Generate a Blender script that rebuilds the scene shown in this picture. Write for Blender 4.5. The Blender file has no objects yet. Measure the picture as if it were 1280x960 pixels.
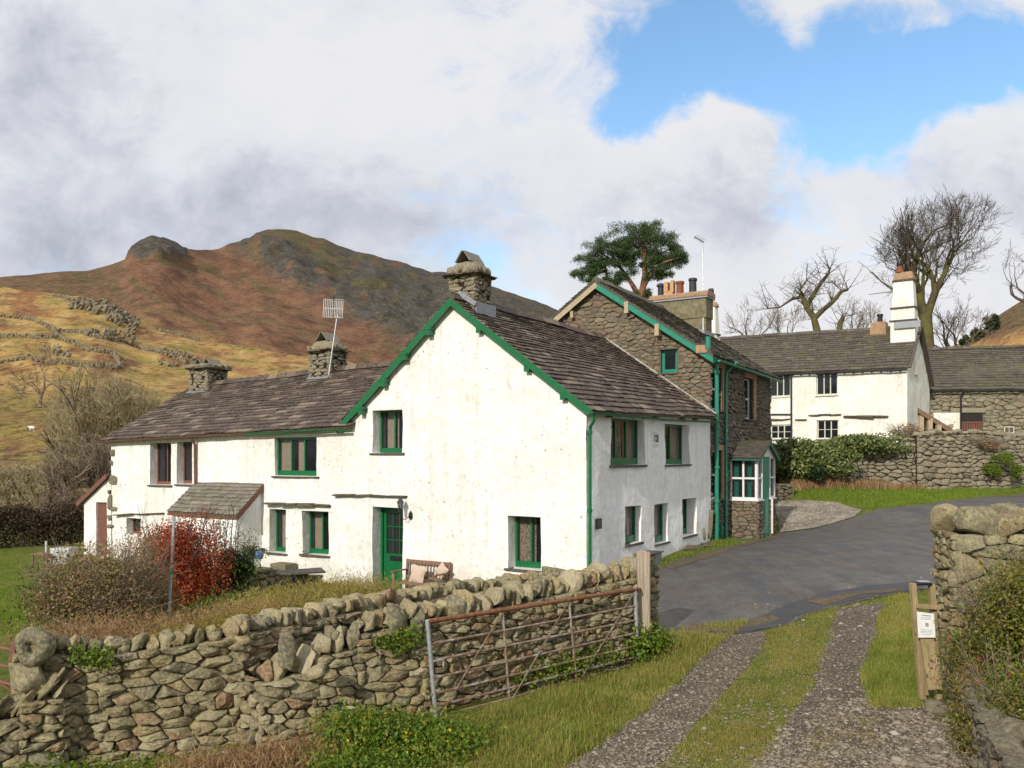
import bpy, math, random
import numpy as np
from mathutils import Vector, noise, Matrix
from mathutils.geometry import delaunay_2d_cdt
F=1060.0; HX=640.0; HY=570.0; CZ=3.2
rnd=random.Random(7)
nr=np.random.RandomState(11)
scene=bpy.context.scene
COL=scene.collection
ORG={}
def P(px,py,Y): return Vector(((px-HX)/F*Y, Y, CZ-(py-HY)/F*Y))
class Frame:
    """vertical plane: origin (x,y), unit direction d along the wall, outward normal n"""
    def __init__(s,o,d,n):
        s.o=Vector((o[0],o[1],0)); s.d=Vector((d[0],d[1],0)).normalized(); s.n=Vector((n[0],n[1],0)).normalized()
    def s(s_,px,off=0):
        k=(px-HX)/F; o=s_.o+s_.n*off
        return (o.x-k*o.y)/(k*s_.d.y-s_.d.x)
    def sz(s_,px,py,off=0):
        s=s_.s(px,off); Y=(s_.o+s_.n*off+s_.d*s).y
        return s, CZ-(py-HY)/F*Y
    def pt(s_,s,z,off=0):
        v=s_.o+s_.d*s+s_.n*off; return Vector((v.x,v.y,z))
# ---------------------------------------------------------------- objects
def setp(o,label=None,cat=None,group=None,kind=None):
    if label: o['label']=label
    if cat: o['category']=cat
    if group: o['group']=group
    if kind: o['kind']=kind
    return o
def thing(name,label,cat,loc,group=None,kind=None):
    o=bpy.data.objects.new(name,None); COL.objects.link(o); o.location=loc; o.empty_display_size=.2
    ORG[o.name]=Vector(loc)
    return setp(o,label,cat,group,kind)
def link(name,me,parent,loc):
    o=bpy.data.objects.new(name,me); COL.objects.link(o)
    if parent is not None:
        o.parent=parent; ORG[o.name]=ORG[parent.name]
    else:
        o.location=loc; ORG[o.name]=Vector(loc)
    return o
class MB:
    def __init__(s): s.v=[]; s.f=[]; s.m=[]
    def add(s,vs,fs,m=0):
        b=len(s.v); s.v.extend([tuple(v) for v in vs]); s.f.extend([tuple(i+b for i in f) for f in fs]); s.m.extend([m]*len(fs))
    def box8(s,p,m=0):
        s.add(p,[(0,3,2,1),(4,5,6,7),(0,1,5,4),(1,2,6,5),(2,3,7,6),(3,0,4,7)],m)
    def fbox(s,fr,s0,s1,z0,z1,o0,o1,m=0,j=0):
        r=lambda: rnd.uniform(-j,j) if j else 0
        q=[(s0,z0,o0),(s1,z0,o0),(s1,z0,o1),(s0,z0,o1),(s0,z1,o0),(s1,z1,o0),(s1,z1,o1),(s0,z1,o1)]
        s.box8([fr.pt(a+r(),b+r(),c+r()) for a,b,c in q],m)
    def box(s,x0,x1,y0,y1,z0,z1,m=0):
        s.box8([(x0,y0,z0),(x1,y0,z0),(x1,y1,z0),(x0,y1,z0),(x0,y0,z1),(x1,y0,z1),(x1,y1,z1),(x0,y1,z1)],m)
    def beam(s,a,b,w,h,up=Vector((0,0,1)),m=0):
        a=Vector(a); b=Vector(b); d=(b-a).normalized(); x=d.cross(up)
        if x.length<1e-4: x=Vector((1,0,0))
        x.normalize(); y=x.cross(d).normalized()
        q=[]
        for e in (a,b):
            for i,j in ((-1,-1),(1,-1),(1,1),(-1,1)): q.append(e+x*i*w/2+y*j*h/2)
        s.add(q,[(0,3,2,1),(4,5,6,7),(0,1,5,4),(1,2,6,5),(2,3,7,6),(3,0,4,7)],m)
    def tube(s,pts,rad,n=8,m=0,cap=True):
        pts=[Vector(p) for p in pts]
        if not hasattr(rad,'__len__'): rad=[rad]*len(pts)
        vs=[]; fs=[]
        ref=None
        for i,p in enumerate(pts):
            d=(pts[min(i+1,len(pts)-1)]-pts[max(i-1,0)]).normalized()
            if ref is None:
                ref=Vector((0,0,1)) if abs(d.z)<.9 else Vector((1,0,0))
            x=(ref-d*ref.dot(d)).normalized(); y=d.cross(x); ref=x
            for k in range(n):
                a=2*math.pi*k/n; vs.append(p+(x*math.cos(a)+y*math.sin(a))*rad[i])
        for i in range(len(pts)-1):
            for k in range(n):
                a=i*n+k; b=i*n+(k+1)%n; fs.append((a,b,b+n,a+n))
        if cap:
            fs.append(tuple(range(n-1,-1,-1))); L=(len(pts)-1)*n; fs.append(tuple(L+k for k in range(n)))
        s.add(vs,fs,m)
    def lathe(s,c,prof,n=14,m=0,ax=None):
        """prof: (radius, height) list, revolve about z at c"""
        c=Vector(c); vs=[];fs=[]
        for r,h in prof:
            for k in range(n):
                a=2*math.pi*k/n; vs.append(c+Vector((r*math.cos(a),r*math.sin(a),h)))
        for i in range(len(prof)-1):
            for k in range(n):
                a=i*n+k;b=i*n+(k+1)%n; fs.append((a,b,b+n,a+n))
        fs.append(tuple(range(n-1,-1,-1))); L=(len(prof)-1)*n; fs.append(tuple(L+k for k in range(n)))
        s.add(vs,fs,m)
    def build(s,name,mat,parent=None,smooth=False,ang=40,label=None,cat=None,group=None,kind=None,bevel=0):
        me=bpy.data.meshes.new(name)
        if parent is not None: o0=ORG[parent.name]
        else:
            a=np.array(s.v); mn=a.min(0); mx=a.max(0); o0=Vector(((mn[0]+mx[0])/2,(mn[1]+mx[1])/2,mn[2]))
        a=np.array(s.v)-np.array(o0)
        me.from_pydata(a.tolist(),[],s.f)
        mats=mat if isinstance(mat,(list,tuple)) else [mat]
        for mm in mats: me.materials.append(mm)
        if len(mats)>1: me.polygons.foreach_set('material_index',s.m)
        if smooth:
            me.polygons.foreach_set('use_smooth',[True]*len(me.polygons)); 
            if ang<180: me.set_sharp_from_angle(angle=math.radians(ang))
        me.update()
        o=link(name,me,parent,o0)
        if bevel:
            b=o.modifiers.new('b','BEVEL'); b.width=bevel; b.segments=2; b.limit_method='ANGLE'
        return setp(o,label,cat,group,kind)
def npmesh(name,V,Fa,mat,parent=None,smooth=False,**kw):
    V=np.asarray(V,dtype=np.float64); Fa=np.asarray(Fa,dtype=np.int32)
    if parent is not None: o0=ORG[parent.name]
    else:
        mn=V.min(0); mx=V.max(0); o0=Vector(((mn[0]+mx[0])/2,(mn[1]+mx[1])/2,mn[2]))
    me=bpy.data.meshes.new(name); n,k=Fa.shape
    me.vertices.add(len(V)); me.vertices.foreach_set('co',(V-np.array(o0)).astype(np.float32).ravel())
    me.loops.add(n*k); me.loops.foreach_set('vertex_index',Fa.ravel())
    me.polygons.add(n); me.polygons.foreach_set('loop_start',np.arange(0,n*k,k,dtype=np.int32))
    try: me.polygons.foreach_set('loop_total',np.full(n,k,dtype=np.int32))
    except Exception: pass
    if smooth: me.polygons.foreach_set('use_smooth',np.ones(n,dtype=bool))
    for mm in (mat if isinstance(mat,(list,tuple)) else [mat]): me.materials.append(mm)
    me.update(calc_edges=True); me.validate()
    o=link(name,me,parent,o0)
    return setp(o,kw.get('label'),kw.get('cat'),kw.get('group'),kw.get('kind'))
# ---------------------------------------------------------------- materials
class M:
    def __init__(s,name,rough=.8,spec=.3):
        s.mat=bpy.data.materials.new(name); s.mat.use_nodes=True; s.t=s.mat.node_tree
        s.b=s.t.nodes['Principled BSDF']; s.b.inputs['Roughness'].default_value=rough
        s.b.inputs['Specular IOR Level'].default_value=spec
        s._oc=None
    def n(s,t,**k):
        x=s.t.nodes.new(t)
        for a,b in k.items(): setattr(x,a,b)
        return x
    def set(s,sock,v):
        if isinstance(v,bpy.types.NodeSocket): s.t.links.new(v,sock)
        elif isinstance(v,(tuple,list)) and len(v)==3 and sock.type=='RGBA': sock.default_value=(*v,1)
        else: sock.default_value=v
    @property
    def oc(s):
        if s._oc is None: s._oc=s.n('ShaderNodeTexCoord').outputs['Object']
        return s._oc
    def vec(s,scale=(1,1,1),rot=(0,0,0)):
        m=s.n('ShaderNodeMapping'); s.t.links.new(s.oc,m.inputs[0]); m.inputs['Scale'].default_value=scale; m.inputs['Rotation'].default_value=rot
        return m.outputs[0]
    def noise(s,scale,detail=4,rough=.6,vec=None,dist=0):
        x=s.n('ShaderNodeTexNoise'); s.t.links.new(vec or s.oc,x.inputs['Vector']); x.inputs['Scale'].default_value=scale
        x.inputs['Detail'].default_value=detail; x.inputs['Roughness'].default_value=rough; x.inputs['Distortion'].default_value=dist
        return x.outputs['Fac']
    def voro(s,scale,feature='F1',vec=None,out='Distance',rand=1):
        x=s.n('ShaderNodeTexVoronoi',feature=feature); s.t.links.new(vec or s.oc,x.inputs['Vector']); x.inputs['Scale'].default_value=scale
        x.inputs['Randomness'].default_value=rand
        return x.outputs[out]
    def ramp(s,fac,stops,interp='LINEAR'):
        x=s.n('ShaderNodeValToRGB'); s.t.links.new(fac,x.inputs[0]); cr=x.color_ramp; cr.interpolation=interp
        while len(cr.elements)<len(stops): cr.elements.new(.5)
        for e,(p,c) in zip(cr.elements,stops):
            e.position=p; e.color=(c,c,c,1) if not hasattr(c,'__len__') else (*c,1)
        return x.outputs[0]
    def mix(s,fac,a,b,mode='MIX'):
        x=s.n('ShaderNodeMix',data_type='RGBA',blend_type=mode)
        s.set(x.inputs[0],fac); s.set(x.inputs[6],a); s.set(x.inputs[7],b); return x.outputs[2]
    def math(s,op,a,b=0,c=0,clamp=False):
        x=s.n('ShaderNodeMath',operation=op,use_clamp=clamp); s.set(x.inputs[0],a); s.set(x.inputs[1],b)
        s.set(x.inputs[2],c); return x.outputs[0]
    def island(s): return s.n('ShaderNodeNewGeometry').outputs['Random Per Island']
    def attr(s,name): return s.n('ShaderNodeAttribute',attribute_name=name).outputs['Color']
    def bump(s,h,strength=.5,dist=.02,prev=None):
        x=s.n('ShaderNodeBump'); s.set(x.inputs['Height'],h); x.inputs['Strength'].default_value=strength; x.inputs['Distance'].default_value=dist
        if prev: s.t.links.new(prev,x.inputs['Normal'])
        s.t.links.new(x.outputs[0],s.b.inputs['Normal']); return x.outputs[0]
    def col(s,c): s.set(s.b.inputs['Base Color'],c); return s
    def rough(s,c): s.set(s.b.inputs['Roughness'],c); return s
def paint(name,c,rough=.35,chip=None,wear=.0):
    m=M(name,rough,.5); nz=m.noise(9,5,.65); k=m.ramp(nz,[(0.3,tuple(x*.72 for x in c)),(.7,c)])
    if chip: k=m.mix(m.ramp(m.noise(28,4,.7),[(.66-wear,0),(.70-wear,1)]),k,chip)
    m.col(k); m.bump(m.noise(40,4),.15,.01); return m.mat
def stone(name,cols,lichen=(.42,.42,.30),lam=.5,bumpd=.02,spots=.5,scale=1):
    m=M(name,.9,.2); isl=m.island()
    st=[(i/(len(cols)-1) if len(cols)>1 else 0,c) for i,c in enumerate(cols)]
    c=m.ramp(isl,st)
    n1=m.noise(5*scale,6,.7); n2=m.noise(22*scale,5,.7); n3=m.noise(70*scale,3,.7)
    c=m.mix(m.ramp(n1,[(.35,0),(.62,.8)]),c,m.mix(.55,c,(.13,.10,.055)))
    c=m.mix(m.math('MULTIPLY',m.ramp(n2,[(.5-.12*lam,0),(.62,1)]),lam),c,lichen)
    c=m.mix(m.math('MULTIPLY',m.ramp(n3,[(.6,0),(.66,1)]),spots),c,(.48,.43,.31))
    c=m.mix(m.ramp(m.noise(30*scale,5,.75),[(.30,.85),(.47,0)]),c,(.05,.042,.026))
    m.col(c)
    b=m.bump(m.noise(14*scale,6,.72),.8,bumpd*1.5); m.bump(m.noise(70*scale,4,.75),.6,bumpd*.35,b)
    return m.mat
def slate(name,cols,lichen,lam,moss=0):
    m=M(name,.75,.35); c=m.ramp(m.island(),[(i/(len(cols)-1),k) for i,k in enumerate(cols)])
    v=m.vec((1,1,1)); n1=m.noise(2.2,6,.7); n2=m.noise(16,5,.7)
    c=m.mix(m.math('MULTIPLY',m.ramp(n2,[(.52,0),(.66,1)]),lam),c,lichen)
    c=m.mix(m.math('MULTIPLY',m.ramp(n1,[(.45,0),(.7,1)]),.5),c,m.mix(.5,c,(.15,.12,.09)))
    if moss: c=m.mix(m.math('MULTIPLY',m.ramp(m.noise(1.3,6,.75),[(.5,0),(.62,1)]),moss),c,(.10,.11,.03))
    m.col(c); m.bump(m.noise(30,5,.7),.6,.02); return m.mat
def leafm(name,cols,rough=.6,trans=.25,patch=None):
    m=M(name,rough,.3); c=m.ramp(m.island(),[(i/(len(cols)-1),k) for i,k in enumerate(cols)])
    c=m.mix(m.ramp(m.noise(2.5,3),[(.3,.35),(.6,0)]),c,tuple(x*.5 for x in cols[0]))
    if patch: c=m.mix(m.ramp(m.noise(1.1,5,.7),[(.47,0),(.60,.75)]),c,patch)
    m.col(c)
    tr=m.n('ShaderNodeBsdfTranslucent'); m.t.links.new(c,tr.inputs[0]); mx=m.n('ShaderNodeMixShader'); mx.inputs[0].default_value=trans
    m.t.links.new(m.b.outputs[0],mx.inputs[1]); m.t.links.new(tr.outputs[0],mx.inputs[2])
    m.t.links.new(mx.outputs[0],m.t.nodes['Material Output'].inputs[0]); return m.mat
def plain(name,c,rough=.8,spec=.3,metal=0,var=.25,sc=12):
    m=M(name,rough,spec); m.col(m.ramp(m.noise(sc,5,.65),[(.3,tuple(x*(1-var) for x in c)),(.7,tuple(min(1,x*(1+var*.6)) for x in c))]))
    m.b.inputs['Metallic'].default_value=metal; m.bump(m.noise(sc*4,4),.25,.01); return m.mat
MT={}
def whitewash(name,c,stain,specks,streak=0,amp=1):
    m=M(name,.85,.2); k=m.mix(m.math('MULTIPLY',m.ramp(m.noise(.8,6,.65),[(.45,0),(.75,1)]),stain),c,(c[0]*.80,c[1]*.74,c[2]*.62))
    k=m.mix(m.math('MULTIPLY',m.ramp(m.noise(5,6,.7),[(.5,0),(.72,1)]),stain),k,(c[0]*.66,c[1]*.62,c[2]*.55))
    if streak:
        k=m.mix(m.math('MULTIPLY',m.ramp(m.noise(3.5,6,.7,vec=m.vec((2.6,2.6,.35))),[(.45,0),(.75,1)]),streak),k,(.42,.42,.38))
    # patches where flakes have come off
    reg=m.ramp(m.noise(.7,3,.6),[(.46,0),(.58,1)]); sp=m.ramp(m.noise(13,3,.65),[(.655,0),(.67,1)])
    k=m.mix(m.math('MULTIPLY',m.math('MULTIPLY',reg,sp),specks),k,(.10,.09,.07))
    sx=m.n('ShaderNodeSeparateXYZ'); m.t.links.new(m.oc,sx.inputs[0]); lo=m.ramp(m.math('ADD',m.math('MULTIPLY',sx.outputs[2],-.55),m.math('MULTIPLY',m.noise(2.2,6,.7),1.2)),[(.30,0),(.75,.75)]); k=m.mix(lo,k,(c[0]*.55,c[1]*.52,c[2]*.40))
    run=m.ramp(m.noise(1.6,5,.7,vec=m.vec((3.2,3.2,.22))),[(.54,0),(.70,.5)]); k=m.mix(run,k,(c[0]*.62,c[1]*.58,c[2]*.50))
    m.col(k); b=m.bump(m.noise(4,5,.55),.5,.05*amp); m.bump(m.noise(38,5,.7),.5,.008*amp,b); return m.mat
MT['white']=whitewash('limewash_sunny',(.78,.77,.745),.62,1,0,1.5)
MT['white2']=whitewash('limewash_road_side',(.88,.88,.86),.55,.6,.3,1.6)
MT['white3']=whitewash('limewash_farmhouse',(.82,.80,.74),.8,.2,.25)
MT['green']=paint('green_gloss',(.005,.135,.042),.3,(.5,.5,.42),-.02)
MT['teal']=paint('teal_gloss',(.015,.24,.15),.35,(.25,.3,.2),-.03)
MT['brown']=paint('red_brown_paint',(.19,.075,.05),.55,(.4,.33,.3),-.02)
MT['whitep']=paint('white_gloss',(.8,.8,.78),.4)
MT['cream']=paint('old_cream_paint',(.62,.63,.52),.6,(.3,.3,.2),-.02)
MT['buff']=plain('bare_bargeboard_timber',(.42,.33,.22),.8)
MT['timber']=None
MT['lead']=plain('lead_flashing',(.27,.285,.31),.55,.5,.4)
MT['black']=plain('black_paint',(.012,.012,.013),.4,.5)
MT['galv']=plain('galvanised_steel',(.50,.52,.53),.5,.5,.6,.35,20)
MT['alu']=plain('dull_aluminium',(.6,.6,.6),.5,.5,.5)
def rusty():
    m=M('rusty_steel',.8,.3); k=m.ramp(m.noise(14,6,.7),[(.3,(.10,.045,.025)),(.55,(.22,.095,.045)),(.75,(.33,.19,.12))]); m.col(k); m.bump(m.noise(60,4),.5,.004); return m.mat
MT['rust']=rusty()
def rustgrey():
    m=M('weathered_galvanised_rail',.75,.3); k=m.ramp(m.noise(7,6,.75),[(.42,(.19,.105,.06)),(.54,(.26,.20,.15)),(.66,(.42,.41,.39))]); m.col(k); m.bump(m.noise(60,4),.4,.003); return m.mat
MT['rustgrey']=rustgrey()
def timber(name,a,b,sc=1,green=0):
    m=M(name,.85,.2); v=m.vec((18*sc,18*sc,1.2*sc)); n1=m.noise(1.5,6,.65,vec=v,dist=.6); k=m.ramp(n1,[(.3,a),(.7,b)])
    k=m.mix(m.ramp(m.noise(9,4),[(.62,0),(.72,.7)]),k,tuple(x*.35 for x in a))
    if green: k=m.mix(m.ramp(m.noise(4,4),[(.45,0),(.7,green)]),k,(.14,.16,.05))
    m.col(k); m.bump(n1,.7,.012); return m.mat
MT['post']=timber('weathered_oak_post',(.22,.17,.12),(.50,.42,.33))
MT['newwood']=timber('weathered_pine_timber',(.20,.14,.075),(.42,.31,.17),1,.6)
MT['benchwood']=timber('brown_bench_timber',(.15,.085,.06),(.28,.17,.12))
MT['slate1']=slate('slate_cottage_roof',[(.038,.026,.022),(.082,.056,.044),(.052,.036,.030),(.125,.088,.068),(.067,.045,.037),(.050,.036,.032),(.24,.185,.14),(.085,.06,.048),(.035,.026,.023)],(.42,.36,.28),.5,.12)
MT['slate2']=slate('slate_stone_house_roof',[(.05,.045,.038),(.09,.075,.06),(.07,.06,.052),(.12,.10,.075)],(.24,.22,.15),.5,.5)
MT['slate3']=slate('slate_farm_roof',[(.050,.040,.032),(.085,.068,.052),(.062,.050,.040),(.12,.10,.078)],(.30,.28,.22),.6,.45)
MT['slate4']=slate('slate_porch_roof',[(.13,.11,.09),(.20,.175,.14),(.16,.145,.12),(.25,.22,.18),(.10,.09,.08)],(.35,.33,.26),.5,.4)
MT['sill']=plain('slate_sill',(.10,.085,.075),.8,.3,0,.5)
MT['drip']=stone('slate_drip_course',[(.07,.05,.04),(.12,.09,.07)],(.2,.19,.13),.4)
DS=[(.22,.18,.10),(.36,.27,.14),(.10,.088,.065),(.42,.36,.22),(.27,.21,.12),(.26,.12,.075),(.32,.28,.17),(.12,.115,.095),(.17,.15,.10),(.37,.30,.17),(.20,.18,.12),(.46,.40,.27),(.28,.25,.16)]
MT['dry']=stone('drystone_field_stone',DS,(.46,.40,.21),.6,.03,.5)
MT['dry2']=stone('drystone_dark_stone',[(.12,.105,.08),(.18,.16,.12),(.15,.13,.10),(.22,.19,.14),(.12,.08,.06)],(.30,.29,.18),.5,.03,.4)  # darker stone mix for low walls and loose blocks
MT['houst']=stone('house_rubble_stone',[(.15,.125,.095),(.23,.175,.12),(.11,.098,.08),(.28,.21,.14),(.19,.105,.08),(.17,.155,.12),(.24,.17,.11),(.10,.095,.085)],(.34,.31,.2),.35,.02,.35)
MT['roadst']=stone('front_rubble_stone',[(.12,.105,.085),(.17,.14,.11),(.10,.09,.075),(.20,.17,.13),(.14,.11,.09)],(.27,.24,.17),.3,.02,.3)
MT['farmst']=stone('farm_rubble_stone',[(.26,.23,.16),(.32,.28,.20),(.20,.18,.14),(.24,.17,.12),(.30,.28,.20)],(.36,.35,.24),.5,.02,.4)
MT['hillst']=stone('hill_rock',[(.19,.16,.11),(.27,.23,.155),(.15,.125,.09),(.23,.19,.13)],(.34,.31,.19),.4,.06,.1,.15)
MT['oldmortar']=plain('verge_mortar_grey',(.42,.40,.36),.95,.1,0,.4)
MT['gap']=plain('dark_wall_core',(.03,.025,.018),1,.1)
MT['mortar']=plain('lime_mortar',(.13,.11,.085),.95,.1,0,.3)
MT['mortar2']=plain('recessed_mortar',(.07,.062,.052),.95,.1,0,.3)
MT['render']=plain('lichened_render',(.20,.175,.11),.9,.1,0,.45,6)
MT['copst']=plain('sandstone_cap',(.36,.23,.14),.9,.2,0,.3,8)
MT['potblack']=plain('black_chimney_pot',(.03,.032,.035),.6,.4)
MT['potred']=plain('red_clay_pot',(.22,.075,.04),.8,.3)
MT['potbuff']=plain('buff_clay_pot',(.50,.30,.17),.85,.3)
MT['chst']=stone('chimney_stone',[(.15,.13,.10),(.24,.20,.14),(.18,.15,.12),(.30,.25,.16),(.20,.12,.08)],(.38,.36,.25),.6,.02,.5)
MT['curtain']=plain('cream_curtain',(.55,.45,.34),.9,.1,0,.2,8)
def floral():
    m=M('patterned_curtain',.9,.1); m.col(m.mix(m.ramp(m.noise(26,4,.7),[(.5,0),(.56,1)]),(.50,.42,.30),(.18,.10,.06))); return m.mat
MT['floral']=floral()
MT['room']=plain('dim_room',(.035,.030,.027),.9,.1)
def glass():
    m=M('window_glass',.04,.6); m.col((.03,.035,.04)); m.b.inputs['Alpha'].default_value=.22; return m.mat
MT['glass']=glass()
def glass2():
    m=M('dark_window_glass',.05,.6); m.col((.02,.023,.026)); m.b.inputs['Alpha'].default_value=.6; return m.mat
MT['glassd']=glass2()
MT['cushion']=plain('buff_cushion',(.50,.40,.31),.95,.1,0,.1)
MT['bark']=plain('grey_brown_bark',(.13,.10,.075),.95,.1,0,.4,6)
MT['barkmoss']=None
m=M('mossy_bark',.95,.1); m.col(m.mix(m.ramp(m.noise(1.5,5,.7),[(.42,0),(.6,.9)]),(.085,.062,.045),(.13,.13,.035))); m.bump(m.noise(20,5),.8,.04); MT['barkmoss']=m.mat
MT['twig']=plain('thin_twigs',(.20,.155,.11),.9,.1,0,.3,3)
MT['twigl']=plain('pale_olive_twigs',(.30,.245,.14),.9,.1,0,.3,3)
MT['twigd']=plain('dark_twigs',(.10,.080,.062),.9,.1,0,.3,3)
MT['pinebark']=plain('orange_pine_bark',(.26,.13,.075),.9,.1,0,.5,6)

m=M('brown_earth',.95,.1); m.col(m.ramp(m.noise(4,6,.7),[(.35,(.06,.045,.025)),(.55,(.11,.085,.04)),(.7,(.10,.11,.03))])); m.bump(m.noise(14,6,.7),.9,.06); MT['earth']=m.mat
# ---------------------------------------------------------------- stones
def clip(poly,nx,ny,c):
    out=[]; n=len(poly)
    for i in range(n):
        a=poly[i]; b=poly[(i+1)%n]; da=a[0]*nx+a[1]*ny-c; db=b[0]*nx+b[1]*ny-c
        if da<=0: out.append(a)
        if (da<0<db) or (db<0<da):
            t=da/(da-db); out.append((a[0]+(b[0]-a[0])*t,a[1]+(b[1]-a[1])*t))
    return out
def cells(region,w,h,R,holes=(),drop=.18,slope=0):
    us=[p[0] for p in region]; vs=[p[1] for p in region]
    A=w/h*.85; seeds=[]
    v=min(vs)-h; row=0
    while v<max(vs)+h+abs(slope)*(max(us)-min(us)):
        hh=h*R.uniform(.5,1.7); u=min(us)-w*R.random()
        while u<max(us)+w:
            ww=w*R.uniform(.4,1.8)
            if R.random()>drop: seeds.append((u+ww/2+R.uniform(-.12,.12)*w, v+hh/2+R.uniform(-.22,.22)*hh+slope*(u-max(us) if slope>0 else u-min(us))))
            u+=ww
        v+=hh
    S=np.array([(a,b*A) for a,b in seeds]); out=[]
    reg=[(a,b*A) for a,b in region]
    # orientation ccw
    ar=sum(reg[i][0]*reg[(i+1)%len(reg)][1]-reg[(i+1)%len(reg)][0]*reg[i][1] for i in range(len(reg)))
    if ar<0: reg=reg[::-1]
    for i,(u,v) in enumerate(S):
        bad=False
        for (a0,a1,b0,b1) in holes:
            if a0<=u<=a1 and b0*A<=v<=b1*A: bad=True
        if bad: continue
        R0=2.6*w; poly=[(u-R0,v-R0),(u+R0,v-R0),(u+R0,v+R0),(u-R0,v+R0)]
        d=np.hypot(S[:,0]-u,S[:,1]-v); idx=np.argsort(d)[1:22]
        for j in idx:
            if d[j]>2*R0: break
            nx,ny=S[j]-S[i]; c=((S[j][0]+u)/2)*nx+((S[j][1]+v)/2)*ny
            poly=clip(poly,nx,ny,c)
            if len(poly)<3: break
        if len(poly)<3: continue
        for k in range(len(reg)):
            a=reg[k]; b=reg[(k+1)%len(reg)]; nx,ny=(b[1]-a[1]),-(b[0]-a[0])
            poly=clip(poly,nx,ny,a[0]*nx+a[1]*ny)
            if len(poly)<3: break
        if len(poly)<3: continue
        for (a0,a1,b0,b1) in holes:
            ds=[(a0-u,(1,0,a0)),(u-a1,(-1,0,-a1)),(b0*A-v,(0,1,b0*A)),(v-b1*A,(0,-1,-b1*A))]
            g=max(ds,key=lambda t:t[0])
            if len(poly)>=3: poly=clip(poly,*g[1])
        if len(poly)<3: continue
        area=abs(sum(poly[q][0]*poly[(q+1)%len(poly)][1]-poly[(q+1)%len(poly)][0]*poly[q][1] for q in range(len(poly))))/2/A
        if area<w*h*.06: continue
        out.append([(a,b/A) for a,b in poly])
    return out
def stone_poly(mb,mapf,poly,out,gap,R,m=0,sub=.07,back=.05,rough=.012):
    n=len(poly); cx=sum(p[0] for p in poly)/n; cy=sum(p[1] for p in poly)/n
    q=[]
    for p in poly:
        dx,dy=p[0]-cx,p[1]-cy; d=math.hypot(dx,dy)+1e-6; f=max(.35,1-gap/d*R.uniform(.8,1.5)); q.append((cx+dx*f,cy+dy*f))
    # corner cutting
    c1=[]
    for i in range(n):
        a=q[i]; b=q[(i+1)%n]
        L=math.hypot(b[0]-a[0],b[1]-a[1]); k=.10
        c1.append((a[0]+(b[0]-a[0])*k,a[1]+(b[1]-a[1])*k))
        ns=int(L*.6/sub)
        for t in range(ns): 
            tt=k+(1-2*k)*(t+1)/(ns+1); c1.append((a[0]+(b[0]-a[0])*tt,a[1]+(b[1]-a[1])*tt))
        c1.append((a[0]+(b[0]-a[0])*(1-k),a[1]+(b[1]-a[1])*(1-k)))
    N=len(c1); w0_=max(math.hypot(a-cx,b-cy) for a,b in c1); tx=R.uniform(-.22,.22); ty=R.uniform(-.3,.15); bulge=out*R.uniform(.7,1.3)
    jit=[R.uniform(-rough,rough)*.7 for _ in range(N)]
    vs=[]; prof=[(-back,1.0),(bulge*.45,1.0),(bulge*.85,.96),(bulge*1.0,.87),(bulge*1.03,.66),(bulge*1.04,.33)]
    cr_=[(math.cos(a_),math.sin(a_),R.uniform(.0,.35)*w0_,R.uniform(.25,.9)) for a_ in (R.uniform(0,6.28),R.uniform(0,6.28),R.uniform(0,6.28))]; sd_=R.uniform(0,99)
    size=math.sqrt(abs(sum(c1[i][0]*c1[(i+1)%N][1]-c1[(i+1)%N][0]*c1[i][1] for i in range(N)))/2)
    for ri,(o,f) in enumerate(prof):
        for i,(a,b) in enumerate(c1):
            dx,dy=a-cx,b-cy; d=math.hypot(dx,dy)+1e-6; g=f*(1+jit[i]/d)
            x=cx+dx*g; y=cy+dy*g
            oo=o
            if ri>0: oo+=tx*(x-cx)+ty*(y-cy)+R.uniform(-rough,rough)*.6+out*.35*noise.noise(Vector((x*9,y*14,sd_)))-min(out*.7,sum(max(0,u_*(x-cx)+v_*(y-cy)-t_)*k_ for u_,v_,t_,k_ in cr_))
            vs.append(mapf(x,y,oo))
    vs.append(mapf(cx,cy,bulge*1.04+R.uniform(-rough,rough)*.5))
    fs=[]
    for r in range(len(prof)-1):
        for i in range(N):
            a=r*N+i; b=r*N+(i+1)%N; fs.append((a,b,b+N,a+N))
    L=(len(prof)-1)*N; C=len(prof)*N
    for i in range(N): fs.append((L+i,L+(i+1)%N,C))
    mb.add(vs,fs,m)
def rubble(mb,fr,region,w,h,R,holes=(),out=.05,gap=.012,off=0,m=0,drop=.15,slope=0,sub=.07,rough=.012):
    f=lambda u,v,o: fr.pt(u,v,o+off)
    # orientation of the mapping so faces look outward is irrelevant for rendering
    for p in cells(region,w,h,R,holes,drop,slope): stone_poly(mb,f,p,out,gap,R,m,sub=sub,rough=rough)
_T={}
def rock_t(n):
    if n in _T: return _T[n]
    idx={}; V=[]; Fs=[]
    def vid(p):
        k=tuple(round(c,5) for c in p)
        if k not in idx: idx[k]=len(V); V.append(p)
        return idx[k]
    for ax in range(3):
        for sg in (-1,1):
            for i in range(n):
                for j in range(n):
                    q=[]
                    for (a,b) in ((i,j),(i+1,j),(i+1,j+1),(i,j+1)):
                        p=[0,0,0]; p[ax]=sg; p[(ax+1)%3]=-1+2*a/n; p[(ax+2)%3]=-1+2*b/n; q.append(vid(tuple(p)))
                    if sg<0: q=q[::-1]
                    Fs.append(tuple(q))
    _T[n]=(np.array(V,float),Fs); return _T[n]
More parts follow.
